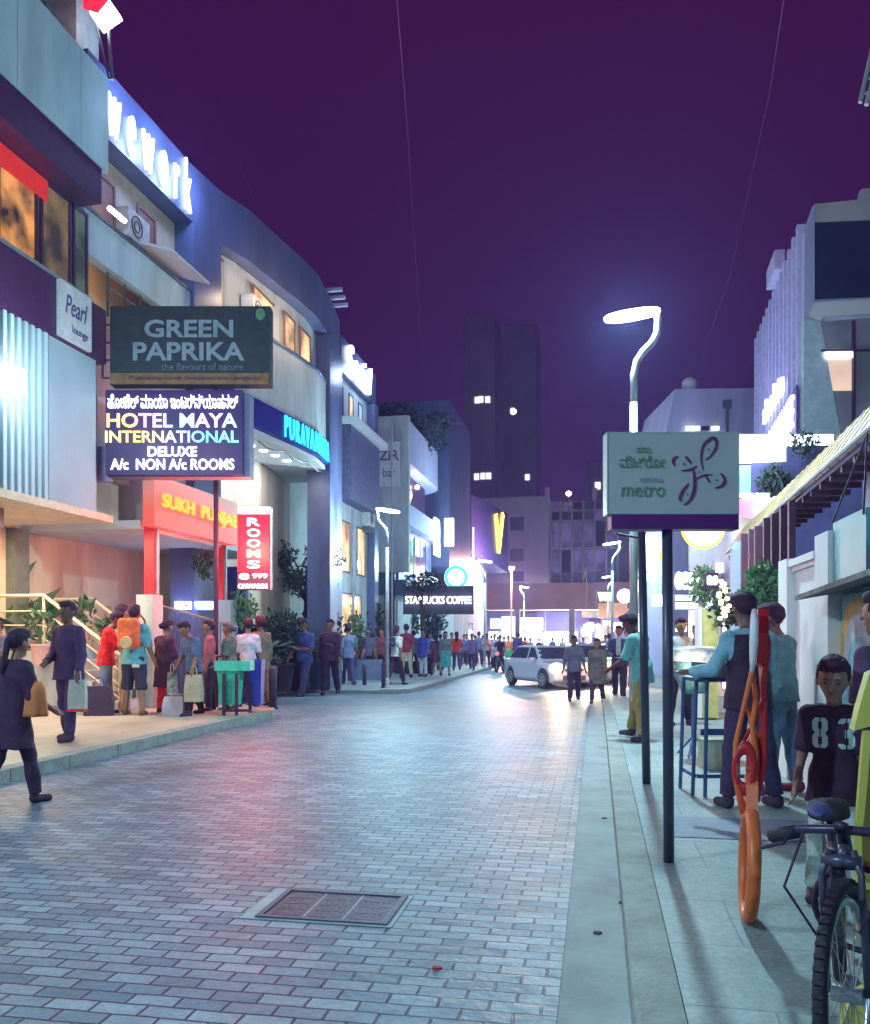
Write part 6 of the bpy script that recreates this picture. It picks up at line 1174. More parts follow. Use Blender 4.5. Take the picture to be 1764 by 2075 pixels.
def make_car(label, u, v, rz, col, lights=True, s_=1.0):
    p, Z = G(u, v); c = root('car', label, 'car', p, rz); c.scale = (s_,)*3
    for me, nm, mt in ((cb, 'body', mat('car_paint', col, .25, .1, var=.04, coat=.6)), (cg, 'windows', mat('car_glass', (.05, .05, .10), .06, var=.2))):
        o = bpy.data.objects.new(nm, me); C.objects.link(o); o.parent = c
        if not me.materials: me.materials.append(mt)
        o.material_slots[0].link = 'OBJECT'; o.material_slots[0].material = mt
    for sx in (-1, 1):
        for yy in (-1.24, 1.24):
            m = MB(); x = sx*.74; m.lathe((x-sx*.09, yy, .31), [(0, 0), (.30, 0), (.315, .03), (.315, .15), (.29, .18), (.2, .18), (0, .17)] if sx > 0 else [(0, 0), (.30, 0), (.315, -.03), (.315, -.15), (.29, -.18), (.2, -.18), (0, -.17)], 24, 'X'); wl = m.build('wheel', M['rubber'], c, smooth=False)
            m = MB()
            for i in range(7): a = i*.8976; m.slab([(-.03, .04), (.03, .04), (.025, .2), (-.025, .2)], (x+sx*.095, yy, .31), (0, math.cos(a), math.sin(a)), (0, -math.sin(a), math.cos(a)), (sx, 0, 0), .02)
            m.ring((x+sx*.085, yy, .31), .2, .018, (1, 0, 0), 24, 6); m.build('rim', mat('alloy_wheel', (.55, .55, .60), .3, .6), wl)
        m = MB(); m.lathe((sx*.60, 1.84, .70), [(0, -.14), (.20, -.10), (.24, .0), (.19, .10), (0, .15)], 16, 'Y', (1.15, .75)); m.build('headlight', glow('headlamp', (1, .74, .42), 7 if lights else 1.2), c)
        m = MB(); m.cbox((sx*.93, .72, .98), (.16, .10, .12)); m.build('mirror', mat('car_paint', col, .25, .1, var=.04, coat=.6), c)
        if lights:
            q = TR[c.name][0]+rot2((sx*.62, 2.05, .66), R(rz)); l = point(q, 650, (1, .70, .40), .07, 'headlight_beam', spot=110)
            if sx < 0: pass
            point(TR[c.name][0]+rot2((sx*.72, 2.25, .72), R(rz)), 26, (1, .55, .25), .08, 'headlight_glow')
            d = rot2((sx*.05, 1, -.16), R(rz)).normalized(); l.rotation_euler = d.to_track_quat('-Z', 'Y').to_euler()
    m = MB(); m.box(-.42, 1.93, .30, .42, 1.975, .46); m.box(-.36, 1.90, .60, .36, 1.955, .68); m.build('grille', M['black'], c)
    m = MB(); m.box(-.24, 1.976, .47, .24, 1.99, .57); m.build('number_plate', mat('plate_white', (.7, .7, .66), .5), c)
    m = MB(); m.lathe((0, 1.955, .76), [(0, -.01), (.055, -.01), (.055, .02), (0, .02)], 14, 'Y'); m.build('badge', mat('alloy_wheel', (.55, .55, .60), .3, .6), c); return c
for u_ in (1040, 1140, 1215): point(D(u_, 1285, 92.5), 900, (1, .96, .98), .4, 'shop_glow')
make_car('white hatchback with one dazzling headlight on the road', 1108, 1391, -149, (.56, .56, .70), s_=.97)
make_car('silver car half hidden behind the woman in grey', 1190, 1386, 188, (.42, .44, .42), False)
# motorbike
def make_bike(label, u, v, rz):
    p, Z = G(u, v); b = root('motorbike', label, 'motorbike', p, rz)
    for yy in (-.62, .66): m = MB(); m.ring((0, yy, .3), .25, .055, (1, 0, 0), 28, 8); m.build('wheel', M['rubber'], b, smooth=True)
    m = MB(); m.tube([(0, .66, .3), (0, .5, .75), (0, .42, .98)], .04, 8); m.build('fork', M['steel'], b); m = MB(); m.tube([(-.34, .36, 1.02), (0, .44, .98), (.34, .36, 1.02)], .018, 8); m.build('handlebar', M['black'], b)
    m = MB(); m.lathe((0, .12, .80), [(0, -.32), (.13, -.26), (.17, 0), (.12, .24), (0, .3)], 12, 'Y'); m.cbox((0, -.45, .80), (.24, .62, .10)); m.build('tank_and_seat', mat('red_tank', (.30, .02, .05), .3), b, smooth=True); m = MB(); m.cbox((0, .05, .45), (.26, .5, .36)); m.build('engine', M['steel'], b)
    m = MB(); m.lathe((0, .56, .88), [(0, -.05), (.09, -.02), (.09, .06), (0, .08)], 14, 'Y'); m.build('headlight', glow('dim_headlamp', (1, .35, .3), .4), b); return b, p
mbk, mbp = make_bike('dark motorbike with red tank ridden towards the viewer', 1014, 1362, 172)
fl_ = root('flag', 'small yellow flag on a pole above the walkway', 'flag', D(1188, 1178, 88)); p = D(1188, 1178, 88); m = MB(); m.tube([D(1188, 1240, 88), D(1190, 1140, 88)], .05, 6); m.build('pole', M['galv'], fl_, world=True); m = MB(); q = [D(1180, 1172, 88), D(1190, 1145, 88), D(1191, 1160, 88), D(1183, 1176, 88)]; m.add(q+[x+Vector((0, .03, 0)) for x in q], [(3, 2, 1, 0), (4, 5, 6, 7), (0, 1, 5, 4), (1, 2, 6, 5), (2, 3, 7, 6), (3, 0, 4, 7)]); m.build('cloth', mat('flag_yellow', (.75, .62, .08), .7), fl_, world=True)

# ================================================================== small facade clutter
def ac_unit(lab, x, y, z, sx=1):
    r = root('air_conditioner', lab, 'air conditioner', (x, y, z)); MB().box(0, 0, 0, sx*.32, .78, .55).build('casing', mat('ac_case', (.50, .50, .48), .6, var=.2), r)
    m = MB(); m.ring((sx*.33, .3, .28), .19, .012, (1, 0, 0), 24, 6); m.ring((sx*.33, .3, .28), .10, .01, (1, 0, 0), 18, 6); m.build('fan_guard', M['black'], r); m = MB(); m.box(0, .1, -.25, sx*.3, .14, 0); m.box(0, .62, -.25, sx*.3, .66, 0); m.build('bracket', M['steel'], r)
ac_unit('air conditioner box left of the brown window under the glowing roof letters', bxy(byu(272))-.34, byu(262), 8.85); ac_unit('air conditioner box between the warm windows on the curved upper floor', bxy(byu(520))-.28, byu(508), 8.95)
ac_unit('air conditioner box on the narrow building beside the lower lit windows', -8.64, W(735, 1100, -8.6)[0], 5.5)
for lab, x, y, z0, z1 in (('grey drain pipe down the narrow building wall', -8.55, W(716, 1100, -8.55)[0], .2, 5.9), ('thin drain pipe on the end wall of the white building', -8.2, W(800, 1100, -8.3)[0]-.9, .2, 10), ('drain pipe between the warm window and the blue column', bxy(byu(448))-.25, byu(446), 7.1, 8.7)):
    r = root('drain_pipe', lab, 'pipe', (x, y, z0)); MB().tube([(0, 0, 0), (0, 0, z1-z0)], .045, 8).build('pipe_run', mat('pipe_grey', (.30, .32, .36), .6), r)
r = root('cable_bundle', 'loose dark cable bundle sagging along the curved front below the sign band', 'cable', (bxy(byu(500)), byu(500), 6)); m = MB(); pts = []
for i in range(13): yy = byu(452)+(byu(655)-byu(452))*i/12; pts.append((bxy(yy)-.05, yy, 6.12-.10*abs(math.sin(i*1.05))))
m.tube(pts, .02, 5); m.build('cable_run', M['black'], r, world=True)
# ================================================================== people
WALK = dict(leg_l=(22, 4, 3), leg_r=(-16, 18, 3), arm_l=(-18, 14, 8, 0), arm_r=(20, 16, 8, 0))
WALK2 = dict(leg_l=(-12, 14, 3), leg_r=(16, 3, 3), arm_l=(16, 14, 8, 0), arm_r=(-14, 14, 8, 0))
STAND = dict(leg_l=(3, 2, 5), leg_r=(-3, 3, 5), arm_l=(4, 12, 8, 0), arm_r=(-2, 14, 8, 0))
PHONE = dict(leg_l=(3, 2, 4), leg_r=(-3, 3, 6), arm_l=(18, 95, 10, 45), arm_r=(14, 105, 10, 40), nod=25)
HALF = dict(leg_l=(2, 2, 5), leg_r=(-2, 3, 5), arm_l=(6, 16, 8, 0), arm_r=(10, 75, 10, 35), nod=8)
DK = (.050, .014, .058); JEAN = (.10, .16, .30); HR = (.038, .010, .042)
def P_(*a, **k):
    k.setdefault('hc', HR); k.setdefault('shoe', (.06, .025, .07)); return person(*a, **k)
T = lambda sl=.5, hem=-.08, infl=.008, kind='shirt': (kind, sl, hem, infl)
# --- left foreground
r1, J1, s1, _ = P_('woman in dark kurta with orange shawl walking at the left edge of the road', 26, 1630, 1282, face=-18, pose=dict(leg_l=(-14, 10, 2), leg_r=(15, 6, 3), arm_l=(5, 30, 10, 10), arm_r=(8, 50, 10, 10), nod=6, lean=3), top=T(.62, -.34, .022, 'kurta'), tc_=DK, bc=(.06, .02, .07), hair='tail', female=True, fine=True, b=.98)
def world_mesh(name, lab, cat, mb, mt, grp=None, **k): r = root(name, lab, cat, mb.v[0]); mb.build(k.get('part', 'body'), mt, r, world=True, smooth=k.get('smooth', True)); return r
def cloth(c, rx, ry, h, m, n=20, seed=1, taper=1.25, waves=6, amp=.16):
    mb = MB(); P = []
    for j in range(9):
        t = j/8
        for i in range(n*2): a = math.pi*i/n; rr = (1+amp*t*math.sin(a*waves+seed))*(.35+.65*math.sin(math.pi*min(.5, t*1.2+.12)))*(1+(taper-1)*t); P.append((c[0]+rx*rr*math.cos(a), c[1]+ry*rr*math.sin(a), c[2]-h*t))
    N = n*2; mb.add(P, [(j*N+i, (j+1)*N+i, (j+1)*N+(i+1) % N, j*N+(i+1) % N) for j in range(8) for i in range(N)]+[tuple(range(N)), tuple(range(9*N-1, 8*N-1, -1))]); return mb
q = on(r1, J1, s1, 'er', (.02, 0, .02)); world_mesh('shawl', 'orange folded shawl hanging from the walking woman arm', 'shawl', cloth((q.x+.0, q.y+.02, q.z+.10), .075, .065, .28, None, seed=2), mat('orange_cloth', (.62, .19, .07), .8), part='cloth')
q = on(r1, J1, s1, 'wr'); 
def bag(name, lab, c, wd, dp, h, mt, rz=0, handle=True, hm=None, cat='bag', strap=.14):
    r = root(name, lab, cat, (c[0], c[1], c[2]-h), rz); m = MB(); m.add([(-wd/2, -dp/2, 0), (wd/2, -dp/2, 0), (wd/2, dp/2, 0), (-wd/2, dp/2, 0), (-wd*.52, -dp*.4, h*.5), (wd*.53, -dp*.42, h*.5), (wd*.52, dp*.42, h*.5), (-wd*.52, dp*.4, h*.5), (-wd*.46, -dp*.25, h), (wd*.46, -dp*.25, h), (wd*.46, dp*.25, h), (-wd*.46, dp*.25, h)], [(3, 2, 1, 0)]+[(4*j+i, 4*j+(i+1) % 4, 4*j+4+(i+1) % 4, 4*j+4+i) for j in (0, 1) for i in range(4)]+[(8, 9, 10, 11)]); m.build('bag_body', mt, r)
    if handle: m = MB(); m.tube([(-wd*.2, 0, h-.01), (-wd*.14, 0, h+strap*.8), (0, 0, h+strap), (wd*.14, 0, h+strap*.8), (wd*.2, 0, h-.01)], .008, 6); m.build('handle', hm or mt, r)
    return r
# man in black with a paper bag
r2, J2, s2_, _ = P_('bearded man in black shirt and trousers facing the viewer', 140, 1500, 1225, face=168, base=.12, pose=dict(leg_l=(14, 3, 7), leg_r=(-6, 8, 5), arm_l=(6, 16, 14, 4), arm_r=(8, 60, 10, 40), nod=2), top=T(.97, -.14, .012), tc_=(.06, .025, .11), bc=(.05, .025, .11), fine=True, b=1.08, skin=(.16, .07, .06))
q = on(r2, J2, s2_, 'wl', (0, 0, -.08)); bag('paper_bag', 'white paper carrier bag with red base held by the man in black', (q.x, q.y-.02, q.z), .20, .09, .34, mat('bag_white', (.48, .50, .48), .7), 10)
m = MB(); m.box(q.x-.11, q.y-.075, q.z-.37, q.x+.11, q.y+.035, q.z-.342); setp(m.build('red_paper', mat('red_bag', (.75, .04, .03), .6)), 'red strip under the white paper carrier bag', 'bag base')
r3, J3, s3, _ = P_('person in dark blue standing at the far left edge by the stairs', 4, 1440, 1262, face=150, base=.12, pose=PHONE, tc_=(.08, .09, .20), bc=DK, b=1.05)
q = D(20, 1368, 12.2); ph = root('phone', 'bright white phone screen glowing at the far left edge', 'phone', q, 20); MB().box(-.03, 0, -.09, .03, .008, .09).build('screen', glow('phone_screen', (.8, .92, 1), 8), ph); point((q.x+.05, q.y-.15, q.z), 3, (.6, .8, 1), .05, 'phone_glow')
r4, J4, s4, _ = P_('man in bright red polo shirt and jeans looking down at the left group', 215, 1448, 1241, face=-60, base=.12, pose=dict(PHONE, arm_r=(35, 125, 8, 30), lean=6, nod=28), top=T(.45, -.1), tc_=(.80, .012, .02), bc=(.17, .24, .36), b=1.05, skin=(.2, .09, .07))
bag('shoulder_bag', 'black sports bag standing at the feet of the man in red', (r4.location.x+.05, r4.location.y-.28, .58), .42, .2, .46, mat('black_bag', (.05, .02, .07), .6), 15)
bag('shoulder_bag', 'pale grey bag standing left of the black sports bag', (r4.location.x-.22, r4.location.y-.22, .50), .2, .16, .38, mat('grey_bag', (.36, .42, .46), .6), 0)
P_('man with dark hair and cream trousers half hidden behind the orange backpack', 243, 1440, 1231, face=-10, base=.12, pose=HALF, tc_=(.25, .2, .2), bc=(.62, .55, .42), h=.014)
r6, J6, s6, _ = P_('man in cyan T-shirt and dark shorts seen from behind', 272, 1450, 1232, face=8, base=.12, pose=dict(STAND, arm_l=(14, 40, 10, 10), arm_r=(6, 20, 12, 0)), top=T(.5, -.1, .012), tc_=(.12, .42, .52), bottom=('shorts', .58, .022, .012), bc=(.035, .03, .09), fine=True, b=1.1, skin=(.34, .18, .12), shoe=(.16, .09, .06))
def backpack(lab, r_, J, s_, col, w_=.30, h_=.44, d_=.17, extra=True):
    c = on(r_, J, s_, 'chest'); rz = math.degrees(TR[r_.name][1]); q = c+rot2((0, -.115*s_-.02, .02), R(rz)); b = root('backpack', lab, 'backpack', (q.x, q.y, q.z-h_/2), rz)
    f = Field((-w_, -d_*1.9, -.1), (w_, .15, h_+.12), .014); X, Y, Z = np.meshgrid(*f.ax, indexing='ij'); qx = np.stack([np.abs(X)-w_/2+.07, np.abs(Y+d_/2)-d_/2+.05, np.abs(Z-h_/2)-h_/2+.08]); dd = np.sqrt((np.maximum(qx, 0)**2).sum(0))+np.minimum(qx.max(0), 0)-.06
    q2 = np.stack([np.abs(X)-w_*.36+.05, np.abs(Y+d_)-.05+.03, np.abs(Z-h_*.3)-h_*.24+.05]); d2_ = np.sqrt((np.maximum(q2, 0)**2).sum(0))+np.minimum(q2.max(0), 0)-.03; f.D = np.minimum(dd, d2_).astype(np.float32); f.folds(.004, 40, 1); me = f.mesh('pack')
    o = bpy.data.objects.new('pack', me); C.objects.link(o); o.parent = b; me.materials.append(mat('pack_cloth', col, .6, var=.25, scale=14))
    m = MB()
    for sx in (-1, 1): m.tube([(sx*w_*.3, 0, h_*.95), (sx*w_*.38, .09, h_*1.04), (sx*w_*.42, .2, h_*.9), (sx*w_*.46, .22, h_*.5), (sx*w_*.44, .05, h_*.12)], .016, 6)
    m.build('strap', mat('pack_strap', tuple(c_*.6 for c_ in col), .6), b); return b, q, rz
b6, q, rz = backpack('bright orange backpack on the man in the cyan T-shirt', r6, J6, s6, (.85, .14, .04), .34, .52)
m = MB(); m.lathe((.02, -.245, .12), [(0, -.04), (.09, -.035), (.10, 0), (.07, .04), (0, .05)], 16, 'Y'); m.ring((.02, -.26, .12), .06, .022, (0, 1, 0), 20, 8); m.build('rolled_scarf', mat('cream_scarf', (.62, .46, .26), .8), b6)
m = MB(); qq = on(r6, J6, s6, 'hr', (0, 0, 0)); m.cbox((qq.x+.03, qq.y-.16, qq.z-.10), (.12, .01, .05)); setp(m.build('white_patch', M['white']), None); bpy.data.objects['white_patch'].parent = r6; bpy.data.objects['white_patch'].matrix_parent_inverse = (bpy.data.objects['white_patch'].matrix_parent_inverse); 
o = bpy.data.objects['white_patch']; me = o.data
for v in me.vertices: v.co = rot2(v.co-TR[r6.name][0], -TR[r6.name][1])/r6.scale[0]
P_('woman in black top over bright red leggings', 334, 1446, 1261, face=-25, base=.12, pose=dict(HALF, nod=15), top=T(.62, -.42, .03, 'kurta'), tc_=(.09, .02, .07), bc=(.78, .03, .05), hair='bun', female=True, h=.012)
r8, J8, s8, _ = P_('man in faded blue shirt stooping with bags beside the gate', 394, 1450, 1258, face=150, base=.12, pose=dict(leg_l=(18, 6, 4), leg_r=(-12, 12, 4), arm_l=(8, 14, 10, 0), arm_r=(6, 18, 12, 0), lean=10, nod=22), top=T(.5, -.1, .014), tc_=(.10, .14, .30), bc=DK, h=.012)
q = on(r8, J8, s8, 'wr', (0, 0, -.05)); bag('shoulder_bag', 'black and white sling bag hanging from the stooping man', (q.x-.06, q.y, q.z), .15, .08, .36, mat('mono_bag', (.40, .42, .40), .6, var=.9, scale=5), 30)
q = on(r8, J8, s8, 'wl', (0, 0, -.07)); bag('carrier_bag', 'bulging cream carrier bag held beside the green bin', (q.x+.02, q.y, q.z), .26, .15, .42, mat('cream_bag', (.46, .44, .34), .7), 0)
bag('carrier_bag', 'pale blue plastic bag standing on the pavement near the stooping man', (r8.location.x-.22, r8.location.y-.22, .42), .34, .2, .30, mat('blue_white_bag', (.42, .46, .62), .6), 0)
P_('person in dusty pink shirt behind the stooping man', 425, 1442, 1262, face=120, base=.12, pose=STAND, tc_=(.42, .10, .18), bc=DK, h=.014)
P_('older woman in grey-green dress standing behind the mint green bin', 466, 1440, 1266, face=95, base=.12, pose=HALF, top=T(.5, -.4, .03, 'kurta'), tc_=(.13, .16, .14), bc=DK, hair='bun', hc=(.12, .09, .12), female=True, h=.014)
P_('man in pale white shirt turned away behind the blue bin', 503, 1436, 1258, face=30, base=.12, pose=STAND, tc_=(.52, .58, .70), bc=DK, h=.014)
P_('man in olive tunic standing with back to the bollard', 528, 1434, 1254, face=60, base=.12, pose=dict(STAND, arm_l=(-8, 20, 14, 0)), top=T(.9, -.2, .02), tc_=(.17, .16, .12), bc=(.30, .12, .09), h=.012, skin=(.12, .05, .05))
# --- middle group
P_('man in blue shirt and cap walking towards the viewer', 617, 1411, 1254, face=165, pose=dict(WALK, arm_l=(10, 80, 8, 40)), top=T(.5, -.1, .012), tc_=(.06, .10, .34), bc=(.07, .06, .17), hair='cap', h=.013, b=1.05)
P_('man in dark maroon jacket beside the man in the blue shirt', 670, 1408, 1257, face=186, pose=WALK2, top=T(.97, -.12, .02, 'jacket'), tc_=(.085, .02, .08), bc=(.045, .015, .07), h=.013, b=1.12)
rA, JA, sA, _ = P_('man in dark vest over pale shirt walking away behind the jacket man', 706, 1394, 1264, face=20, pose=WALK, tc_=(.16, .19, .34), bc=(.06, .05, .17), h=.015)
q = on(rA, JA, sA, 'wl', (0, 0, -.05)); bag('carrier_bag', 'white plastic bag carried behind the man in the maroon jacket', (q.x, q.y, q.z), .2, .12, .38, mat('white_bag', (.60, .58, .62), .6), 0)
P_('person in camouflage trousers between the two walking men', 646, 1393, 1276, face=170, pose=STAND, tc_=(.08, .05, .16), bc=mat('camouflage', (.30, .32, .22), .8, var=.8, scale=16), h=.016)
P_('person in grey top standing in the dark behind the planter', 748, 1380, 1276, face=180, pose=HALF, tc_=(.15, .14, .24), bc=DK)
P_('man in dark blue leaning by the planter left of the lamp pole', 730, 1384, 1274, face=150, pose=HALF, tc_=(.05, .04, .14), bc=DK)
rB, JB, sB, _ = P_('woman in white top and black trousers right of the lamp pole', 803, 1388, 1270, face=-25, base=.12, pose=WALK2, top=T(.5, -.06), tc_=(.62, .60, .56), bc=(.05, .02, .06), female=True, hair='tail')
backpack('small dark backpack on the woman in the white top', rB, JB, sB, (.06, .04, .10), .26, .38, .13)
P_('person in maroon shirt and beige trousers beyond the lamp pole', 824, 1373, 1268, face=30, base=.12, pose=STAND, tc_=(.26, .02, .07), bc=(.50, .42, .32))
P_('person in dark clothes with orange scarf behind the lamp pole', 775, 1376, 1276, face=160, base=.12, pose=STAND, tc_=(.20, .05, .10), bc=DK, hair='long', female=True)
P_('man in long blue kurta and white trousers on the island', 858, 1371, 1278, face=150, base=.12, pose=STAND, top=T(.95, -.2, .02), tc_=(.05, .07, .42), bc=(.52, .56, .62))
P_('woman in dark maroon dress with bare legs on the island', 884, 1369, 1284, face=20, base=.12, pose=WALK, top=T(.5, -.35, .02, 'dress'), tc_=(.12, .03, .08), bottom=('shorts', .3, .01, .01), bc=(.1, .02, .06), hair='long', female=True)
P_('woman in teal skirt and pale cardigan on the island', 903, 1369, 1282, face=200, base=.12, pose=STAND, top=T(.9, -.04, .012), tc_=(.14, .16, .18), bottom=('skirt', .66, .05, .045), bc=(.08, .38, .40), hair='long', female=True)
P_('woman with long dark hair and bright red top from behind', 926, 1359, 1280, face=10, base=.12, pose=WALK, tc_=(.75, .04, .03), bc=(.07, .05, .17), hair='long', female=True)
P_('person in orange shirt just left of the long-haired woman', 916, 1352, 1284, face=190, base=.12, pose=STAND, tc_=(.72, .14, .05), bc=DK)
P_('person in mauve grey shirt walking along the island kerb', 957, 1358, 1283, face=178, base=.12, pose=WALK, top=T(.9, -.12, .014), tc_=(.20, .14, .32), bc=(.07, .03, .12))
P_('man in salmon shirt holding a phone on the island', 987, 1352, 1285, face=175, base=.12, pose=PHONE, tc_=(.62, .22, .22), bc=DK)
P_('woman in pale long dress at the far part of the island', 1003, 1351, 1286, face=200, base=.12, pose=STAND, top=T(.7, -.42, .025, 'dress'), tc_=(.30, .22, .30), bc=DK, female=True, hair='long')
P_('tall dark figure between the mauve shirt and the salmon shirt', 971, 1350, 1282, face=5, base=.12, pose=STAND, tc_=(.10, .10, .20), bc=DK)
P_('woman in orange blouse and green skirt near the motorbike', 1031, 1352, 1290, face=170, pose=STAND, top=T(.5, -.03), tc_=(.75, .18, .08), bottom=('skirt', .95, .04, .05), bc=(.06, .36, .20), female=True)
P_('man in dark jacket close behind the white hatchback', 1050, 1352, 1284, face=20, pose=STAND, top=T(.97, -.1, .02, 'jacket'), tc_=(.05, .03, .14), bc=DK)
P_('person in navy walking just left of the salmon shirt', 941, 1350, 1287, face=185, base=.12, pose=WALK2, tc_=(.06, .08, .24), bc=DK)
P_('rider in dark clothes and helmet on the motorbike', 0, 0, H=1.72, loc=(mbp.x, mbp.y-.02, mbp.z+.22), face=172, pose=dict(leg_l=(55, 75, 14), leg_r=(55, 75, 14), arm_l=(42, 28, 12, 5), arm_r=(42, 28, 12, 5)), tc_=DK, bc=DK, hair='cap', hc=(.10, .10, .14))
# --- road right
P_('man in grey T-shirt walking up the road in the headlight glare', 1164, 1421, 1290, face=185, pose=dict(WALK2, arm_l=(4, 10, 14, 0), arm_r=(4, 10, 14, 0)), top=T(.5, -.12, .014), tc_=(.14, .15, .24), bc=(.06, .03, .10), b=1.08, skin=(.18, .08, .08), h=.013)
P_('woman in grey-olive dress and dark jacket beside the grey T-shirt man', 1211, 1425, 1296, face=172, pose=WALK2, top=T(.9, -.38, .02, 'dress'), tc_=(.17, .15, .15), bc=(.07, .03, .09), hair='long', female=True, h=.013)
rS, JS, sS, _ = P_('bearded man in dark blazer over a pale shirt walking towards the viewer', 1255, 1418, 1268, face=172, pose=dict(WALK, arm_r=(10, 80, 10, 30)), top=T(.97, -.10, .012, 'jacket'), tc_=(.06, .05, .17), bc=(.045, .015, .06), h=.013, skin=(.30, .13, .10))
f_ = MB(); c = on(rS, JS, sS, 'waist'); 
o = MB(); o.slab([(-.05, -.16), (.05, -.16), (.062, .28), (-.05, .28)], (0, .142, J_z if False else 1.20), (-1, 0, 0), (0, 0, 1), (0, 1, 0), .03); o.build('shirt_front', mat('pale_shirt', (.42, .46, .48), .7), rS)
for u, v, vt, lb, c, fc in ((1182, 1345, 1293, 'distant person right behind the grey T-shirt man', (.25, .2, .35), 180), (1236, 1372, 1285, 'person in denim just left of the blazer man', (.10, .14, .34), 10), (1228, 1352, 1288, 'person in brown far behind the woman in the dress', (.22, .12, .10), 170), (1272, 1400, 1278, 'dark clothed person right beside the blazer man', (.09, .05, .14), 190), (1140, 1340, 1294, 'tiny person in pale top beyond the car roof', (.4, .4, .5), 180), (1075, 1343, 1293, 'tiny person in lilac beyond the hatchback', (.35, .28, .5), 180), (1065, 1340, 1292, 'tiny person in red beyond the hatchback', (.5, .06, .06), 0), (1093, 1341, 1294, 'tiny dark person beyond the hatchback roof', DK, 180), (1120, 1340, 1293, 'tiny person in blue beyond the windscreen', (.1, .14, .4), 0), (1204, 1345, 1293, 'tiny person in orange beyond the silver car', (.6, .2, .08), 180)):
    P_(lb, u, v, vt, face=fc, pose=WALK if u % 2 else WALK2, tc_=c, bc=DK, key='w%d' % (u % 2), h=.024)
for i, (u, v, vt, c) in enumerate(((839, 1366, 1280, (.10, .08, .20)), (872, 1362, 1282, (.3, .3, .4)), (893, 1358, 1285, (.2, .1, .1)), (946, 1346, 1287, (.5, .45, .4)), (964, 1344, 1288, (.1, .2, .2)), (979, 1343, 1288, (.6, .55, .5)), (996, 1342, 1289, (.15, .1, .3)), (1009, 1341, 1290, (.5, .1, .1)), (1022, 1341, 1290, (.15, .3, .4)), (1041, 1340, 1291, (.6, .6, .65)), (1057, 1339, 1291, (.2, .1, .2)))):
    lb = ['dark crowd figure right of the beige trousers', 'grey crowd figure behind the blue kurta', 'brown crowd figure between the maroon dress and teal skirt', 'cream shirted crowd figure left of the mauve shirt', 'teal shirted crowd figure behind the mauve shirt', 'pale crowd figure left of the salmon shirt', 'violet crowd figure behind the pale long dress', 'red crowd figure behind the rider', 'blue-grey crowd figure right of the rider', 'white shirted crowd figure behind the green skirt', 'dark crowd figure left of the hatchback'][i]
    P_(lb, u, v, vt, face=170 if i % 2 else 10, base=.12 if u < 1010 else 0, pose=WALK if i % 3 else STAND, tc_=c, bc=DK, key='c%d' % (i % 3 > 0), h=.024, group='far crowd on the left island')
# --- right pavement
r9, J9, s9, _ = P_('seller in mint shirt and khaki trousers bending by the food stall', 1303, 1500, 1241, face=62, base=.1, pose=dict(leg_l=(-6, 6, 12), leg_r=(24, 10, 8), arm_l=(20, 40, 8, 10), arm_r=(30, 55, 10, 0), lean=9, nod=24), top=T(.5, -.12, .016), tc_=(.18, .50, .48), bc=(.34, .26, .10), fine=True, skin=(.16, .04, .06), shoe=(.05, .03, .07))
P_('customer in white top standing behind the seller', 1378, 1470, 1258, face=200, base=.1, pose=HALF, tc_=(.35, .36, .42), bc=DK, h=.014)
P_('child in white vest with raised arms beyond the food stall', 1447, 1400, 1264, face=0, base=.1, pose=dict(STAND, arm_l=(30, 60, 35, 0), arm_r=(30, 60, 35, 0)), tc_=(.66, .55, .50), bc=DK, h=.016, hc=(.08, .01, .04))
P_('dark-haired person in violet seen between the post and yellow pier', 1412, 1420, 1272, face=150, base=.1, pose=STAND, tc_=(.09, .06, .22), bc=DK, h=.016)
r10, J10, s10, o10 = P_('man in dark vest over light blue shirt seen from behind', 1518, 1636, 1210, face=22, base=.1, pose=dict(leg_l=(3, 3, 7), leg_r=(-4, 3, 8), arm_l=(22, 62, 18, -8), arm_r=(10, 35, 10, 20), lean=2, nod=10), top=T(.92, -.10, .010), tc_=(.30, .52, .66), bc=(.055, .03, .10), fine=True, b=1.03, h=.008, skin=(.22, .10, .09), hc=(.055, .009, .045))
f = Field(np.array([-.35, -.3, .8]), np.array([.35, .3, 1.65]), .009); torso(f, J10, 1.03, .034); f.cone(J10['waist'], J10['hip']-(0, 0, .20), .175, .222, .03, .80)
X, Y, Z = np.meshgrid(*f.ax, indexing='ij', sparse=True); f.D = np.maximum(f.D, np.abs(X)-.165-.5*np.clip(1.12-Z, 0, .2)+.12*np.clip(Z-1.34, 0, 1)).astype(np.float32); f.cutz(J10['hip'][2]-.13, J10['neck'][2]-.035); f.folds(.003, 25, 2); me = f.mesh('vest'); me.materials.append(mat('vest_cloth', (.045, .012, .05), .7)); o = bpy.data.objects.new('vest', me); C.objects.link(o); o.parent = r10
r11, J11, s11, _ = P_('man in grey jacket, blue jeans and red shoes leaning beside the boundary wall', 1586, 1606, 1231, face=55, base=.1, pose=dict(leg_l=(6, 6, 5), leg_r=(-4, 3, 4), arm_l=(16, 70, 6, 10), arm_r=(2, 38, 8, 10), lean=3, nod=14), top=T(.97, -.07, .018, 'jacket'), tc_=(.15, .24, .27), bc=(.11, .19, .30), fine=True, h=.009, shoe=(.30, .03, .08), skin=(.20, .07, .07), hc=(.055, .009, .045))
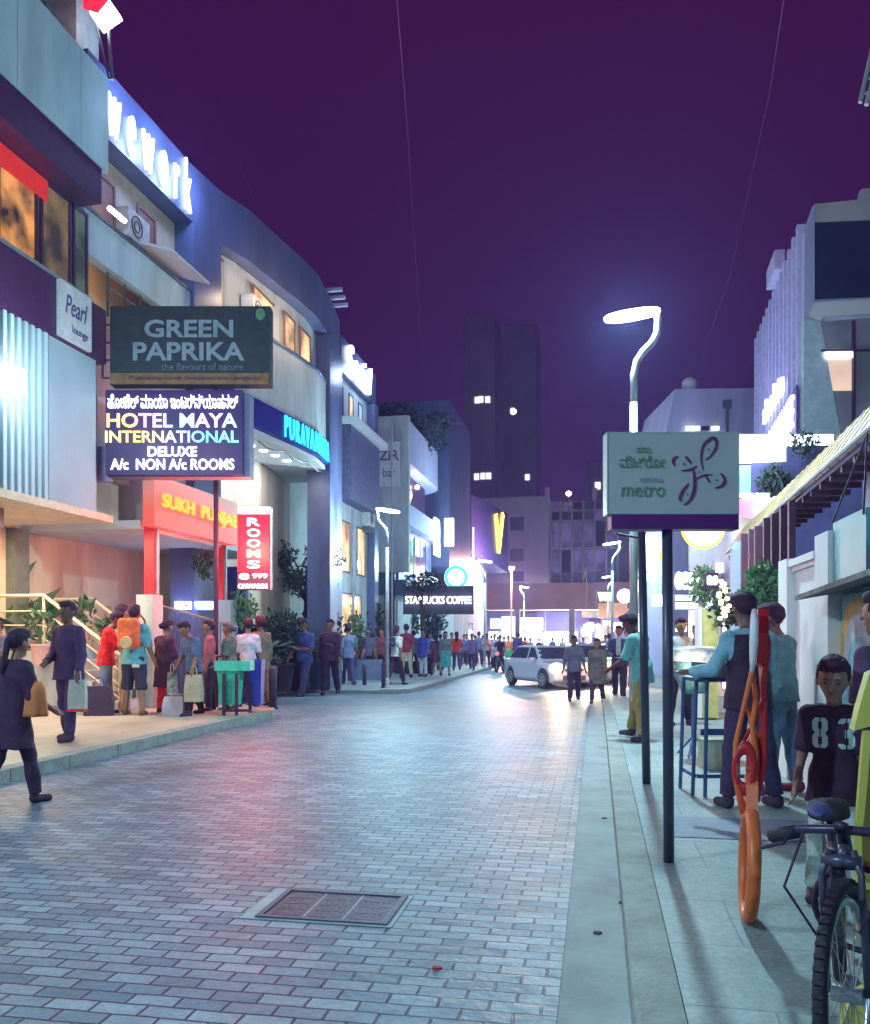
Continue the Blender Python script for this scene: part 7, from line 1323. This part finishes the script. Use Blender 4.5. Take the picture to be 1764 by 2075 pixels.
r12, J12, s12, o12 = P_('boy in black T-shirt numbered 83 and white trousers looking down', 1694, 1868, H=1.20, loc=(D(1692, 1800, 4.1).x, D(1692, 1800, 4.1).y, .1), face=160, pose=dict(STAND, arm_r=(0, 8, 10, 0), arm_l=(4, 12, 8, 0), nod=16), top=T(.47, -.17, .022), tc_=(.042, .010, .048), bc=(.55, .62, .62), fine=True, child=True, b=.88, h=.0085, skin=(.36, .17, .14), hc=(.055, .009, .045))
# number print laid on the shirt front
sh = o12['shirt'].data; sh_v = [v.co.copy() for v in sh.vertices]; bvh = BVHTree.FromPolygons(sh_v, [tuple(p.vertices) for p in sh.polygons])
def in8(x, y):  # unit glyph box -1..1 x, -1..1 y : stencil 8
    def ringq(cy, ry): a = max(abs(x)-.35, 0); q = (a/.42)**2+((abs(y-cy)-max(0, ry-.45))/.42 if abs(y-cy) > ry-.45 else 0)**2; return q < 1 and not (abs(x) < .2 and abs(y-cy) < ry-.28)
    return (ringq(.48, .52) or ringq(-.48, .52)) and not (abs(x) < .05)
def in3(x, y): return in8(x, y) and not (x < -.12 and abs(y) < .62) and not (abs(y) < .06 and x > .5)
pm = MB(); n = 46; cell = .0031*1.38; zc, gap = J12['chest'][2]-.03, .083*1.05
for gx, fn in ((-gap, in8), (gap*1.02, in3)):
    for i in range(-16, 16):
        for j in range(-24, 24):
            a, b_ = (i+.5)/16, (j+.5)/24
            if not fn(a, b_): continue
            x0 = gx*1.0+(i/16)*.066*1.1; z0 = zc+(j/24)*.115; dx = .066*1.1/16; dz = .115/24; Q = []
            for xx, zz in ((x0, z0), (x0+dx, z0), (x0+dx, z0+dz), (x0, z0+dz)):
                hit = bvh.ray_cast(Vector((-xx, 1, zz)), Vector((0, -1, 0)))
                if hit[0] is None: break
                Q.append(hit[0]+Vector((0, .004, 0)))
            if len(Q) == 4: pm.add(Q, [(0, 1, 2, 3)])
pm.build('shirt_number', mat('number_print', (.50, .62, .64), .7), r12)
# face details for the boy
hd = Vector([float(q) for q in J12['head']])+Vector((0, 0, .07*.42)); nd = J12['nod']; ch, shn = math.cos(nd), math.sin(nd)
def hpt(x, y, z): hs = 1.42; return hd+Vector((x*hs, (y*ch+z*shn)*hs, (-y*shn+z*ch)*hs))
for sx in (-1, 1):
    m = MB(); c = hpt(sx*.030, .078, .016); m.lathe(c, [(0, -.009), (.018, -.004), (.019, .0), (.018, .004), (0, .009)], 12, 'Y', (1, .42)); m.build('eye', mat('eye_dark', (.06, .03, .05), .3), r12, smooth=True)
    m = MB(); m.tube([hpt(sx*.046, .078, .036), hpt(sx*.03, .088, .042), hpt(sx*.014, .088, .038)], [.003, .005, .004], 6); m.build('eyebrow', mat('brow', (.06, .015, .05), .8), r12)
m = MB(); m.tube([hpt(-.022, .084, -.041), hpt(0, .092, -.039), hpt(.022, .084, -.041)], [.004, .0065, .004], 8); m.build('lips', mat('lip', (.42, .12, .14), .5), r12, smooth=True)
P_('dark-haired person behind the yellow rack at the right edge', 1792, 1800, 1215, face=40, base=.1, pose=STAND, tc_=(.12, .05, .14), bc=DK, h=.014)
bpy.context.view_layer.update()

# ================================================================== added haze, lit by lamps and signs, standing in for lens bloom
hm = bpy.data.materials.new('bloom_haze'); hm.use_nodes = True; n_ = hm.node_tree; n_.nodes.remove(n_.nodes['Principled BSDF'])
pv = n_.nodes.new('ShaderNodeVolumePrincipled'); pv.inputs['Density'].default_value = .0013; pv.inputs['Color'].default_value = (.34, .36, 1, 1); pv.inputs['Anisotropy'].default_value = .55
n_.links.new(pv.outputs[0], n_.nodes['Material Output'].inputs['Volume'])
hz = MB().box(-60, -20, -1.7, 60, 262, 72).build('haze', hm); hz['kind'] = 'stuff'
